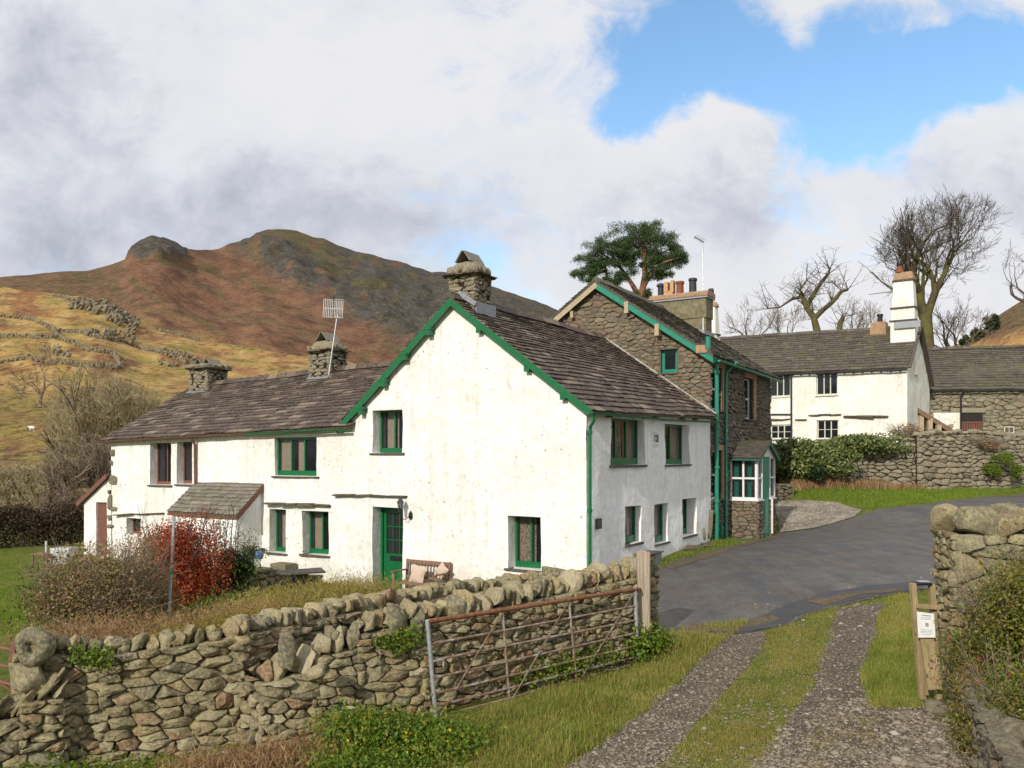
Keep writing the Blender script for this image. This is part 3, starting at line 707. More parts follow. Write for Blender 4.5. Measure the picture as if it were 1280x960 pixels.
m=M('grit_and_earth',.95,.15); m.col(m.mix(m.ramp(m.noise(60,4,.7),[(.5,0),(.62,.9)]),m.ramp(m.noise(5,6,.75),[(.35,(.06,.045,.028)),(.65,(.14,.105,.06))]),(.26,.22,.16))); m.bump(m.noise(60,4,.7),.9,.02); MT['grit']=m.mat
sheet('road_patch',[(885,792),(925,781),(985,757),(1030,741),(1090,733),(1150,728),(1155,737),(1100,745),(1050,756),(1000,770),(972,786),(930,791)],MT['patch'],.018,wob=.10)
sheet('road_grit',[(1010,752),(1060,742),(1120,737),(1130,740),(1075,746),(1030,757)],MT['grit'],.023,wob=.16,st=.12)
#sheet('road_grit',[(985,741),(1010,736),(1075,730),(1110,727),(1112,729),(1080,733),(1020,739.5),(990,744)],MT['grit'],.024,wob=.07,st=.1)
sheet('road_grit',[(826,792),(880,780),(935,776),(965,770),(975,774),(950,782),(900,789),(850,797),(826,800)],MT['grit'],.019,wob=.10,st=.15)
sheet('road_grit',[(828,707),(880,692),(920,678),(970,669),(975,672),(925,684),(885,698),(840,712)],MT['grit'],.019,wob=.10,st=.15)
# ---------------------------------------------------------------- hills
def hillfun(base,crest,Yb,Yc,gam=1.0,dip=30):
    bx,by=zip(*base); cx,cy=zip(*crest); yx,yy=zip(*Yc)
    def prof(px,t):
        b=np.interp(px,bx,by); c=np.interp(px,cx,cy); ye=np.interp(px,yx,yy)
        tt=np.minimum(t,1); py=b+(c-b)*tt; Y=Yb*(ye/Yb)**(tt**gam); ex=np.clip(t-1,0,1); return py+ex*dip*1.0, Y*(1+ex*.5)
    return prof
def fbm(x,y,z,o=4,ridge=False):
    r=0;a=1;
    for i in range(o):
        n=noise.noise(Vector((x,y,z+i*7))); r+=a*((1-2*abs(n)) if ridge else n); a*=.5; x*=2.03;y*=2.03
    return r
def hill(name,prof,pxs,ts,dispf,colf,mat):
    n=len(pxs);mm=len(ts); V=np.zeros((mm,n,3)); C=np.ones((mm,n,4))
    for jj,tv in enumerate(ts):
        for ii,px in enumerate(pxs):
            py,Y=prof(px,tv); x=(px-HX)/F*Y; z=CZ-(py-HY)/F*Y
            V[jj,ii]=(x,Y,z+dispf(x,Y,px,py,tv)); C[jj,ii,:3]=colf(x,Y,px,py,tv)
    i,j=np.meshgrid(np.arange(n-1),np.arange(mm-1)); a=(j*n+i).ravel(); Fq=np.stack([a,a+1,a+n+1,a+n],1)
    o=npmesh(name,V.reshape(-1,3),Fq,mat,smooth=True,kind='structure')
    at=o.data.color_attributes.new('tint','FLOAT_COLOR','POINT'); at.data.foreach_set('color',C.reshape(-1)); return o
def hillm(name,fs,det,bd):
    m=M(name,.95,.1); c=m.attr('tint'); n1=m.noise(fs,6,.72); n2=m.noise(fs*6,5,.7)
    c=m.mix(m.ramp(n1,[(.38,.7),(.52,0)]),c,m.mix(.75,c,(.02,.018,.012))); c=m.mix(m.ramp(n2,[(.50,0),(.62,det)]),c,m.mix(.6,c,(.32,.26,.12)))
    c=m.mix(m.ramp(n2,[(.36,det*1.3),(.48,0)]),c,(.03,.028,.016)); n3=m.noise(fs*28,4,.75); c=m.mix(m.ramp(n3,[(.36,.75),(.5,0)]),c,m.mix(.7,c,(.02,.018,.01))); c=m.mix(m.ramp(n3,[(.54,0),(.68,.5)]),c,m.mix(.5,c,(.4,.33,.16))); m.col(c); b=m.bump(n1,.8,bd); m.bump(n2,.7,bd*.3,b); return m.mat
def mixc(a,b,t): t=max(0,min(1,t)); return tuple(x*(1-t)+y*t for x,y in zip(a,b))
def sst(a,b,x): t=max(0,min(1,(x-a)/(b-a))); return t*t*(3-2*t)
nearcrest=[(-500,345),(-300,350),(0,361),(50,363),(95,371),(130,379),(150,392),(175,408),(200,414),(260,428),(340,442),(450,455),(600,470),(800,490)]
nearp=hillfun([(-600,650),(800,640)],nearcrest,46,[(-500,360),(0,320),(200,270),(450,240),(800,230)])
def neard(x,y,px,py,t):
    f=sst(0,.25,t); return f*(1.6*fbm(x*.03,y*.03,3,3)+.35*fbm(x*.2,y*.2,5,3))
def nearc(x,y,px,py,t):
    n=fbm(px/55,(py-.12*px)/13,1,4); n2=fbm(px/30,py/11,9,4)
    c=mixc((.38,.22,.07),(.48,.32,.12),sst(-.3,.5,n2)); c=mixc(c,(.25,.10,.045),sst(.12,.35,n)*.9); c=mixc(c,(.27,.215,.045),sst(.1,.45,-n)*.8)
    if py>475: c=mixc(c,(.17,.13,.035),sst(475,520,py)*.75); c=mixc(c,(.16,.075,.035),sst(.0,.4,n2)*sst(480,560,py))
    if px>170: 
        c=mixc(c,(.30,.15,.07),sst(.0,.5,n)*.5)
    return c
hill('near_hillside',nearp,np.arange(-500,801,4.5),np.concatenate([np.linspace(0,1,120),[1.1,1.3,1.6,2.0]]),neard,nearc,hillm('near_hill_grass',.10,.6,1.2))
ridge=[(-800,380),(-300,356),(0,347),(20,345),(40,344),(70,341),(110,340),(140,331),(156,325),(163,313),(175,304),(190,299.5),(205,299),(218,303),(230,309),(250,311),(272,311),(285,306),(300,303),(312,298),(320,292),(335,287),(355,284.5),(372,287),(392,295),(405,297),(420,306),(440,314),(470,321),(500,329),(520,334),(540,341),(556,341),(575,345),(610,357),(650,371),(690,386),(730,400),(800,425),(900,470)]
fellp=hillfun([(-800,460),(-300,440),(0,420),(200,470),(450,510),(900,560)],ridge,330,[(-800,900),(0,880),(200,900),(355,1250),(600,1350),(900,1400)],1.0,40)
def crag(px,py):
    d=(py-(285+.62*(px-290)));  # line descending right
    r=sst(.0,.45,fbm(px/22,py/16,2,4,True)-.55+.0)
    k=0
    if 280<px<520: k=max(k,math.exp(-(d/20)**2))
    if px>395: k=max(k,sst(395,440,px)*sst(0,25,285+.62*(px-290)+30-py)*.75)
    if 155<px<235 and py<322: k=1.0
    return k*r, k
def felld(x,y,px,py,t):
    f=sst(0,.2,t); r,k=crag(px,py); top=1-sst(.86,1,t)*.7
    return f*top*(9*fbm(x*.006,y*.006,2,3)+ (4+18*k)*fbm(x*.018,y*.018,8,4,True)*.5 + 1.5*fbm(x*.06,y*.06,4,3))-f*top*4
def fellc(x,y,px,py,t):  # bracken, heather and rock tints, darkened to carry a cloud shadow
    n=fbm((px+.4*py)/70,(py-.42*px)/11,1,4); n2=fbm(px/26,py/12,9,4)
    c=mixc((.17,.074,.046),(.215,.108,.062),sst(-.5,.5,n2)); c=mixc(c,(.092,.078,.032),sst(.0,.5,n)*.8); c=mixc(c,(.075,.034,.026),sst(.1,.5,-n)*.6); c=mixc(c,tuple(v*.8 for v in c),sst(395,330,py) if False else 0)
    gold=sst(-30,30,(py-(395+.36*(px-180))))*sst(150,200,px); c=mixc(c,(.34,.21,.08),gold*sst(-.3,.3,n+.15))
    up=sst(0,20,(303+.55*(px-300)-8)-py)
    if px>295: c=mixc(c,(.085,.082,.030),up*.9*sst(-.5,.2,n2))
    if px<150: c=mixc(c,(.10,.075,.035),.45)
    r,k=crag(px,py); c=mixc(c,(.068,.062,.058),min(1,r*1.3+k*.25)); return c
hill('fell',fellp,np.arange(-800,901,4.0),np.concatenate([np.linspace(0,1,150),[1.1,1.3,1.6,2.0]]),felld,fellc,hillm('fell_heather_rock_cloud_shade',.035,.28,4))
rcrest=[(1050,470),(1120,452),(1200,432),(1225,415),(1245,399),(1262,384),(1280,372),(1330,345),(1450,300),(1700,250),(2100,230)]
rightp=hillfun([(1050,560),(2100,560)],rcrest,62,[(1050,200),(2100,280)],1.0,30)
def rightc(x,y,px,py,t):
    n=fbm(px/30,py/8,4,4); c=mixc((.17,.085,.05),(.13,.10,.045),sst(-.1,.3,n)); 
    return mixc(c,(.48,.27,.09),sst(-6,8,py-(424-.22*(px-1240))+n*8))
hill('right_hillside',rightp,np.arange(1050,2100,9),np.concatenate([np.linspace(0,1,60),[1.1,1.3,1.6,2.0]]),lambda x,y,px,py,t: sst(0,.3,t)*(1.2*fbm(x*.03,y*.03,3,3)+.4*fbm(x*.15,y*.15,3,2)),rightc,hillm('right_hill_grass',.10,.5,1))
def onhill(prof,dispf,px,py):
    ts=np.linspace(0,1,400); a=[prof(px,t) for t in ts]
    k=min(range(400),key=lambda i:abs(a[i][0]-py)); t=ts[k]; Y=float(a[k][1]); x=(px-HX)/F*Y
    return Vector((x,Y,CZ-(a[k][0]-HY)/F*Y+dispf(x,Y,px,py,t)))
def onnear(px,py): return onhill(nearp,neard,px,py)
# ---------------------------------------------------------------- white cottage
L2=(-.8489,.5286); R2=(.5286,.8489)
C0=(1.667,19.0)
G=Frame(C0,L2,(-R2[0],-R2[1]))      # gable plane, s grows to the left/away
Rr=Frame(C0,R2,(-L2[0],-L2[1]))     # road side plane, s grows right/away
cot=thing('cottage','long whitewashed cottage with green trimmed gable and brown stone slate roofs, three stone chimneys','cottage',(C0[0]-4,C0[1]+5,h1(C0[0]-4,C0[1]+5)))
zb=CZ-3.75
def PG(px,py,o=0): s,z=G.sz(px,py,o); return (s,z)
def PR(px,py,o=0): s,z=Rr.sz(px,py,o); return (s,z)
def holeG(x0,x1,y0,y1,fr=G):
    xc=(x0+x1)/2; s0=fr.s(x0); s1=fr.s(x1); z1=fr.sz(xc,y0)[1]; z0=fr.sz(xc,y1)[1]
    return (min(s0,s1),max(s0,s1),z0,z1)
apex=PG(567,379); sR,zE=PG(733,510); sL,zL=PG(431,534)
wG=dict(up=holeG(466,503,512.5,566),door=holeG(466,503.5,634,741),low=holeG(635,676,645,712),w3=holeG(343.5,396,547,595),l1=holeG(336.5,357,636.5,691),l2=holeG(378,411,638.5,693.5),
        b1=holeG(187.5,213.5,553.5,606),b2=holeG(221,240,552,605),b3=holeG(158,176,648,668))
sEnd=G.s(139); zEnd=PG(139,551)[1]
poly=[(0,zb),(0,zE),apex,(sL,zL),(sEnd,zEnd),(sEnd-.05,zb)]
wall('wall',G,poly,list(wG.values()),MT['white'],cot,step=.17,amp=.034,reveal=.55)
wR=dict(a=holeG(763.5,806,523.5,581,Rr),b=holeG(831.5,861.5,530.5,580.5,Rr),c=holeG(782,802,632.5,679,Rr),d=holeG(817.5,835.5,630,678.5,Rr),e=holeG(852.5,870.5,623,669,Rr))
sEnd2=8.42; z2=PR(884,524)[1]
wall('wall',Rr,[(0,zb),(sEnd2,zb),(sEnd2,z2),(0,zE)],list(wR.values()),MT['white2'],cot,step=.2,amp=.035,reveal=.6)
# back and far walls (never seen in the photo)
mb=MB(); Bk=Frame(G.pt(0,0,-8.4)[:2],L2,R2); 
mb.add([Bk.pt(0,zb),Bk.pt(2*apex[0],zb),Bk.pt(2*apex[0],zL),Bk.pt(apex[0],apex[1]),Bk.pt(0,zE)],[(0,1,2,3,4)])
mb.add([G.pt(2*apex[0],zb,-.3),G.pt(2*apex[0],zb,-8.4),G.pt(2*apex[0],zL,-8.4),G.pt(2*apex[0],zL,-.3)],[(0,1,2,3)])
mb.add([G.pt(sEnd,zb,0),G.pt(sEnd,zb,-6.6),G.pt(sEnd,zEnd,-6.6),G.pt(sEnd,zEnd+2.0,-3.3),G.pt(sEnd,zEnd,0)],[(0,1,2,3,4)])
mb.add([G.pt(sEnd,zb,-6.6),G.pt(6,zb,-6.6),G.pt(6,zL,-6.6),G.pt(sEnd,zEnd,-6.6)],[(0,1,2,3)])
mb.build('wall',MT['white'],cot)
# roofs
RA=random.Random(3)
ov=.16 # verge overhang
ap3=lambda off: G.pt(apex[0],apex[1]+.03,off)
rz=CZ+(570-427)/1060*28.09
rend=G.pt(apex[0],rz+.04,-8.42)
mb=MB()
eR0=Rr.pt(-ov,zE-.10,.20); eR1=Rr.pt(8.36,PR(884,521)[1]-.02,.20)
slates(mb,eR0,eR1,G.pt(apex[0],apex[1]+.12,ov),rend+Vector((0,0,.05)),.20,.34,.022,RA,lift=0)
# left pitch of the gabled part
eL0=G.pt(sL+.15,zL+.02,ov); eL1=G.pt(sL+.15,zL+.02,-8.42)
slates(mb,eL0,eL1,G.pt(apex[0],apex[1]+.12,ov),rend+Vector((0,0,.05)),.20,.34,.022,RA)
ridge_stones(mb,G.pt(apex[0],apex[1]+.14,ov),rend+Vector((0,0,.09)),RA)
mb.build('roof',MT['slate1'],cot)
mb=MB()
eW0=G.pt(sL-.25,PG(431,536)[1]+.02,.22); eW1=G.pt(sEnd+.25,zEnd+.0,.22)
s0,_=(8.2,0); w3=3.3
def ridgept(px,py):
    fr=Frame(G.pt(0,0,-w3)[:2],L2,(-R2[0],-R2[1])); s,z=fr.sz(px,py); return s,fr.pt(s,z)
_,rW1=ridgept(240,484); _,rWa=ridgept(495,455); sa=G.s(495)
# extend ridge to the right under the main roof
rW0=G.pt(6.2,rWa.z+.03,-w3); eW0=G.pt(6.9,eW0.z+.02,.22)
k=(rWa-rW1); 
slates(mb,eW0,eW1,rW0,rW1,.21,.38,.024,RA)
eB0=G.pt(6.2,zL,-6.8); eB1=G.pt(sEnd+.25,zEnd,-6.8); slates(mb,eB0,eB1,rW0,rW1,.3,.5,.024,RA)
ridge_stones(mb,rW0+Vector((0,0,.03)),rW1+Vector((0,0,.03)),RA)
mb.build('roof',MT['slate1'],cot)
# bargeboards and brackets on the gable
def barge(fr,a,b,name,mat,parent,off=.2,w=.17,th=.035,drop=.08):
    mb=MB(); (s0,z0),(s1,z1)=a,b
    d=Vector((s1-s0,z1-z0)).normalized(); n=Vector((d.y,-d.x)); 
    if n.y>0: n=-n
    q=[]
    for o in (off,off+th):
        for (s,z) in ((s0,z0),(s1,z1)): 
            q.append(fr.pt(s,z-drop,o)); 
        for (s,z) in ((s1,z1),(s0,z0)):
            q.append(fr.pt(s+n.x*w,z-drop+n.y*w,o))
    mb.box8([q[i] for i in (0,1,2,3,4,5,6,7)]); return mb.build(name,mat,parent)
barge(G,(apex[0]+.0,apex[1]+.13),(-.22,zE-.04),'bargeboard',MT['green'],cot,off=.13,w=.15,drop=.02)
barge(G,(apex[0]+.0,apex[1]+.13),(sL+.22,zL-.04),'bargeboard',MT['green'],cot,off=.135,w=.16,drop=.02)
for px,py in ((540,412),(510,443),(484,476),(456,511)):
    s,z=G.sz(px,py); mb=MB(); mb.fbox(G,s-.07,s+.07,z-.16,z+.05,0,.2); mb.fbox(G,s-.12,s+.12,z-.02,z+.03,0,.21); mb.build('bracket',MT['green'],cot)
for px,py in ((602,411),(662,459),(707,494)):
    s,z=G.sz(px,py); mb=MB(); mb.fbox(G,s-.07,s+.07,z-.11,z+.06,0,.15); mb.build('bracket',MT['green'],cot)
# rafter feet below the road-side eaves
for px in (757,791,816,850,866):
    s,z=Rr.sz(px,521+(px-757)*.035); mb=MB(); mb.fbox(Rr,s-.06,s+.06,z-.02,z+.10,-.02,.16); mb.build('rafter_foot',MT['benchwood'],cot)
def gutter(pts,mat,parent,r=.055,name='gutter'):
    mb=MB(); pts=[Vector(p) for p in pts]; n=8; vs=[];fs=[]
    d=(pts[-1]-pts[0]).normalized(); x=d.cross(Vector((0,0,1))).normalized()
    for p in pts:
        for rr in (r,r*.86):
            for k in range(n+1):
                a=math.pi*k/n; vs.append(p+x*math.cos(a)*rr-Vector((0,0,1))*math.sin(a)*rr)
    W=2*(n+1)
    for i in range(len(pts)-1):
        for k in range(n):
            fs.append((i*W+k,i*W+k+1,(i+1)*W+k+1,(i+1)*W+k)); b=n+1; fs.append((i*W+b+k,(i+1)*W+b+k,(i+1)*W+b+k+1,i*W+b+k+1))
        fs.append((i*W,(i+1)*W,(i+1)*W+n+1,i*W+n+1)); fs.append((i*W+n,i*W+n+n+1,(i+1)*W+n+n+1,(i+1)*W+n))
    for e in (0,(len(pts)-1)*W): fs+= [(e+k,e+k+1,e+n+1+k+1,e+n+1+k) for k in range(n)]+[tuple(e+k for k in range(n+1))]
    K_=max(2,int((pts[-1]-pts[0]).length/2.2))
    for i in range(1,K_):
        f=i/K_*(len(pts)-1); k=min(int(f),len(pts)-2); p=pts[k].lerp(pts[k+1],f-k); e=[p+x*math.cos(math.pi*q/6)*r*1.1-Vector((0,0,1))*math.sin(math.pi*q/6)*r*1.1 for q in range(7)]; mb.tube(e,.012,4)
    mb.add(vs,fs); return mb.build(name,mat,parent,True,40)
gutter([Rr.pt(-.25,zE-.10,.25),Rr.pt(4,(zE+PR(884,524)[1])/2-.13,.25),Rr.pt(8.35,PR(884,524)[1]-.06,.25)],MT['green'],cot)
sg=G.s(315); zg=PG(315,541)[1]
gutter([G.pt(sL-.35,zL-.06,.25),G.pt(sg,zg-.01,.25)],MT['green'],cot,.05)
gutter([G.pt(sg+.02,zg-.01,.25),G.pt(sEnd+.25,zEnd-.02,.25)],MT['brown'],cot,.05)
def pipe(pts,mat,parent,r=.04,name='downpipe',rings=()):
    mb=MB(); mb.tube(pts,r,10)
    for p in rings: mb.tube([Vector(p)-Vector((0,0,.04)),Vector(p)+Vector((0,0,.04))],r*1.45,10)
    return mb.build(name,mat,parent,True,40)
a=Rr.pt(-.12,zE-.14,.25)
pp=[a,a-Vector((0,0,.14)),Rr.pt(.02,zE-.42,.09),Rr.pt(.02,zE-.6,.08),Rr.pt(.02,zb+.3,.08)]
pipe(pp,MT['green'],cot,.038,rings=[Rr.pt(.02,zE-.55,.08),Rr.pt(.02,zE-2.3,.08)])
sdp=G.s(246.5); pipe([G.pt(sdp,PG(246,549)[1],.22),G.pt(sdp,PG(246,556)[1],.08),G.pt(sdp,PG(246,606)[1],.07)],MT['brown'],cot,.04)
# windows on the gable side
W=wG
window(cot,G,*W['up'],.30,2,MT['green'],curt=[(.45,.85,'curtain')],bot=.13)
window(cot,G,*W['low'],.33,2,MT['green'],curt=[(.42,.92,'floral')],bot=.15)
window(cot,G,*W['w3'],.10,3,MT['green'],curt=[(.66,.98,'curtain'),(.42,.55,'curtain')],bot=.15,siw=.1)
window(cot,G,*W['l1'],.26,1,MT['green'],bot=.13,curt=[(.2,.8,'curtain')])
window(cot,G,*W['l2'],.28,2,MT['green'],bot=.13,curt=[(.55,.9,'curtain')])
window(cot,G,*W['b1'],.26,2,MT['brown'],bot=.10,lab='brown framed window beside its narrow twin')
window(cot,G,*W['b2'],.24,1,MT['brown'],bot=.10,lab='narrow brown framed window')
window(cot,G,*W['b3'],.22,1,MT['brown'],bot=.08,sill=False)
W=wR
window(cot,Rr,*W['a'],.20,3,MT['green'],curt=[(.02,.62,'floral'),(.66,.95,'curtain')],bot=.17,siw=.06)
window(cot,Rr,*W['b'],.22,2,MT['green'],curt=[(.1,.5,'floral'),(.6,.9,'curtain')],bot=.15,siw=.06)
window(cot,Rr,*W['c'],.17,1,MT['green'],curt=[(.3,.9,'curtain')],bot=.17,siw=.03)
window(cot,Rr,*W['d'],.17,1,MT['green'],curt=[(.3,.9,'curtain')],bot=.17,siw=.03)
window(cot,Rr,*W['e'],.30,1,MT['green'],curt=[(.3,.9,'curtain')],bot=.15,siw=.0)
# door
d0,d1,dz0,dz1=wG['door']; rc=.34
mb=MB(); mb.fbox(G,d1-.07,d1,dz0,dz1,-rc-.1,-rc+.03); mb.fbox(G,d0,d0+.07,dz0,dz1,-rc-.1,-rc+.03); mb.fbox(G,d0+.07,d1-.07,dz1-.07,dz1,-rc-.1,-rc+.03); mb.build('door_frame',MT['green'],cot)
a0,a1=d0+.08,d1-.08; mid=dz0+(dz1-dz0)*.44; zt=dz1-.08
mb=MB(); o0,o1=-rc-.06,-rc-.01
mb.fbox(G,a0,a1,dz0+.01,mid,o0,o1); mb.fbox(G,a0,a0+.09,mid,zt,o0,o1); mb.fbox(G,a1-.09,a1,mid,zt,o0,o1); mb.fbox(G,a0+.09,a1-.09,zt-.1,zt,o0,o1)
for i in (1,2): c=a0+.09+(a1-a0-.18)*i/3; mb.fbox(G,c-.012,c+.012,mid,zt-.1,o0,o1-.005)
for i in (1,2): c=mid+(zt-.1-mid)*i/3; mb.fbox(G,a0+.09,a1-.09,c-.012,c+.012,o0,o1-.007)
mb.fbox(G,a0+.09,(a0+a1)/2-.02,dz0+.18,mid-.28,o1,o1+.012); mb.fbox(G,(a0+a1)/2+.02,a1-.09,dz0+.18,mid-.28,o1,o1+.012)
door=mb.build('door',MT['green'],cot)
mb=MB(); mb.fbox(G,a0+.09,a1-.09,mid,zt-.1,o0+.02,o0+.026); mb.build('pane',MT['glassd'],door)
mb=MB(); n=30; vs=[]
for i in range(n+1):
    s=a0+.09+(a1-a0-.18)*i/n; vs+=[G.pt(s,mid,o0-.03+.012*math.sin(i*1.7)),G.pt(s,zt-.1,o0-.03+.012*math.sin(i*1.7))]
mb.add(vs,[(2*i,2*i+2,2*i+3,2*i+1) for i in range(n)]); mb.build('curtain',MT['floral'],door,True,180)
mb=MB(); mb.fbox(G,a0+.22,a1-.22,mid-.19,mid-.06,o1,o1+.014); mb.fbox(G,a0+.25,a1-.25,mid-.15,mid-.10,o1+.014,o1+.022); mb.build('letter_plate',MT['black'],door)
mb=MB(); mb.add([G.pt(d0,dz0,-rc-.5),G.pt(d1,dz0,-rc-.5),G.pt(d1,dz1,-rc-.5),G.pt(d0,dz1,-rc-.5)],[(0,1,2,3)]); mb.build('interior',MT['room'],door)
mb=MB(); mb.fbox(G,d0-.05,d1+.1,dz0-.14,dz0,-.4,.32,j=.01); mb.build('doorstep',MT['sill'],cot,bevel=.01)
# dripstone ledges
def ledge(fr,x0,x1,y0,y1,parent,n=4,pr=.14,th=.05,mat='drip'):
    mb=MB(); 
    for i in range(n):
        a=x0+(x1-x0)*i/n; b=x0+(x1-x0)*(i+1.08)/n; ya=y0+(y1-y0)*i/n+rnd.uniform(-1,1)*.8; yb=y0+(y1-y0)*(i+1)/n+rnd.uniform(-1,1)*.8
        sa,za=fr.sz(a,ya); sb,zb_=fr.sz(b,yb); t=th*rnd.uniform(.6,1.2); p=pr*rnd.uniform(.7,1.1); c=(fr.pt(sa,za,0)+fr.pt(sb,zb_,0))/2
        ln=(fr.pt(sb,zb_)-fr.pt(sa,za)); X_=ln.normalized(); Z_=Vector((0,0,1)); Yv=Z_.cross(X_).normalized(); Z_=X_.cross(Yv)
        rot=Matrix((X_,Yv,Z_)).transposed()
        rock(mb,fr.pt((sa+sb)/2,(za+zb_)/2,p/2-.03),(ln.length*1.12,p*1.25,t),rnd,n=5,rot=rot,round_=.25,rough=.09,cuts=1)
    return mb.build('dripstone',MT[mat],parent,True,50)
ledge(G,508,422,620,619,cot,4); ledge(G,413,337,632,629,cot,4,.2,.075); ledge(G,205,148,642,643,cot,3,.16)
# bare corner stones showing through the limewash at the far left corner
for px,py,sw,sh in ((141,566,.22,.22),(140,579,.18,.18),(142,600,.42,.32),(137,615,.12,.14),(138,627,.25,.5),(143,636,.35,.14),(137,648,.22,.2),(138,658,.32,.14)):
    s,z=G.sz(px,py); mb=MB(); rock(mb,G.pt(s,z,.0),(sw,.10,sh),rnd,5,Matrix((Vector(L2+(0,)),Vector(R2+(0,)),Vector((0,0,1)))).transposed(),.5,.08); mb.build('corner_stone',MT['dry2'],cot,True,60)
# date stone
sd,zd=Rr.sz(818.5,548.5)
fr=Rr
mb=MB(); mb.fbox(fr,sd-.17,sd+.17,zd-.20,zd+.20,-.02,.035); ds=mb.build('date_stone',MT['white2'],cot,bevel=.01)
def text(body,fr,s,z,off,size,mat,parent,name='lettering',flip=False,yscale=1,xs=1,bold=0):
    cu=bpy.data.curves.new(name,'FONT'); cu.body=body; cu.size=size; cu.align_x='CENTER'; cu.align_y='CENTER'; cu.extrude=.003; cu.offset=bold
    tmp=bpy.data.objects.new('tmp',cu); COL.objects.link(tmp); bpy.context.view_layer.update(); me=bpy.data.meshes.new_from_object(tmp.evaluated_get(bpy.context.evaluated_depsgraph_get()))
    bpy.data.objects.remove(tmp); dx=fr.d if not flip else -fr.d; O=Vector(ORG[parent.name])
    base=fr.pt(s,z,off)-O
    for v in me.vertices: x,y,zz=v.co; v.co=base+dx*x*xs+Vector((0,0,1))*y*yscale+fr.n*zz
    me.materials.clear(); me.materials.append(mat); return link(name,me,parent,(0,0,0))
text('1628',Rr,sd,zd,.037,.23,plain('faded_date_paint',(.10,.10,.10),.8),ds,'lettering',yscale=1.2,xs=.68,bold=.008)
mb=MB(); mb.fbox(fr,sd-.11,sd+.08,zd+.155,zd+.166,.03,.038); mb.fbox(fr,sd-.09,sd+.09,zd-.165,zd-.155,.03,.038); mb.build('incised_line',MT['sill'],ds)
# chimneys
def chimney(parent,c,wx,wy,zb_,zt,cap='dome',label=None,seed=1,slabs=2,dirs=(L2,R2)):
    R_=random.Random(seed); X_=Vector(dirs[0]+(0,)).normalized(); Y_=Vector(dirs[1]+(0,)).normalized(); c=Vector((c[0],c[1],0))
    hh=zt-zb_; mb=MB()
    # core
    q=[c+X_*a*wx*.46+Y_*b*wy*.46 for a,b in ((-1,-1),(1,-1),(1,1),(-1,1))]
    mb.box8([Vector((p.x,p.y,zb_)) for p in q]+[Vector((p.x,p.y,zt)) for p in q])
    o=mb.build('chimney',MT['gap'],parent)
    sm=MB()
    for (u,n,wd,dp) in ((X_,-Y_,wx,wy),(Y_,X_,wy,wx),(X_,Y_,wx,wy),(Y_,-X_,wy,wx)):
        fr_=Frame(((c+n*dp*.44)-u*wd/2)[:2],u[:2],n[:2])
        rubble(sm,fr_,[(0,zb_),(wd,zb_),(wd,zt),(0,zt)],.26,.085,R_,out=.06,gap=.006,sub=.08,rough=.01)
    sm.build('masonry',MT['chst'],o,True,60)
    dm=MB()
    for sgn,(u,n,wd,dp) in enumerate(((X_,-Y_,wx,wy),(Y_,X_,wy,wx),(X_,Y_,wx,wy),(Y_,-X_,wy,wx))):
        k=3
        for i in range(k):
            p=c+n*(dp*.5)+u*wd*((i+.5)/k-.5); p.z=zt+.0+R_.uniform(-.01,.02); rot=Matrix((u,n,Vector((0,0,1)))).transposed()
            rock(dm,p,(wd/k*1.25,.32,.055),R_,4,rot,.15,.06)
    dm.build('drip_slab',MT['drip'],o,True,50)
    cm=MB()
    if cap=='dome':
        N=16; prof=[(1.02,.03),(1.04,.14),(.95,.26),(.70,.36),(.35,.41)]; vs=[]
        for r,h in prof:
            for k in range(N):
                a=2*math.pi*(k+.5)/N; ca,sa=math.cos(a),math.sin(a); m_=max(abs(ca),abs(sa))**.75; j=1+R_.uniform(-.03,.03)
                p=c+X_*ca/m_*wx*.5*r*j+Y_*sa/m_*wy*.5*r*j; vs.append(Vector((p.x,p.y,zt+h*.9+R_.uniform(-.01,.01))))
        fs=[]
        for i in range(len(prof)-1):
            for k in range(N): a=i*N+k; b=i*N+(k+1)%N; fs.append((a,b,b+N,a+N))
        fs.append(tuple(4*N+k for k in range(N)))
        cm.add(vs,fs); ztop=zt+.37
        for i in range(16):
            a=2*math.pi*i/16; m_=max(abs(math.cos(a)),abs(math.sin(a)))**.75; p=c+X_*math.cos(a)/m_*wx*.47+Y_*math.sin(a)/m_*wy*.47; p.z=zt+.10+R_.uniform(-.02,.03); rock(cm,p,(.25,.16,.20),R_,3)
    else:
        q=[c+X_*a*wx*.52+Y_*b*wy*.52 for a,b in ((-1,-1),(1,-1),(1,1),(-1,1))]
        for i in range(24):
            e=i/24*4; k=int(e); p=q[k].lerp(q[(k+1)%4],e-k); p.z=zt+.09; rock(cm,p,(.24,.18,.14),R_,3)
        cm.box8([Vector((p.x,p.y,zt+.02)) for p in q]+[Vector((p.x,p.y,zt+.11)) for p in q]); ztop=zt+.12
    cm.build('cap',MT['chst'],o,True,60)
    tm=MB(); k=slabs
    for i in range(k):
        cc=c+X_*((i-(k-1)/2)*wx*.45); ww=wx*(.22 if k>1 else .25); ln=wy*(.30 if k>1 else .40); hh_=.24
        for sg in (-1,1):
            a=[cc+X_*sg*ww-Y_*ln,cc+X_*sg*ww+Y_*ln,cc+Y_*ln+X_*sg*.01,cc-Y_*ln+X_*sg*.01]; zz=(ztop-.03,ztop-.03,ztop+hh_,ztop+hh_)
            tm.box8([Vector((p.x,p.y,z)) for p,z in zip(a,zz)]+[Vector((p.x,p.y,z))+X_*sg*.04 for p,z in zip(a,zz)])
    tm.build('cowl_slab',MT['slate4'],o)
    return o
apx=G.pt(apex[0],0,-.70); ch1=chimney(cot,(apx.x,apx.y),.82,.80,apex[1]-.35,CZ+(570-346)/1060*21.5,'dome',seed=4,slabs=1)
mb=MB(); # lead flashing at its foot
fx=G.pt(apex[0],0,-.22); 
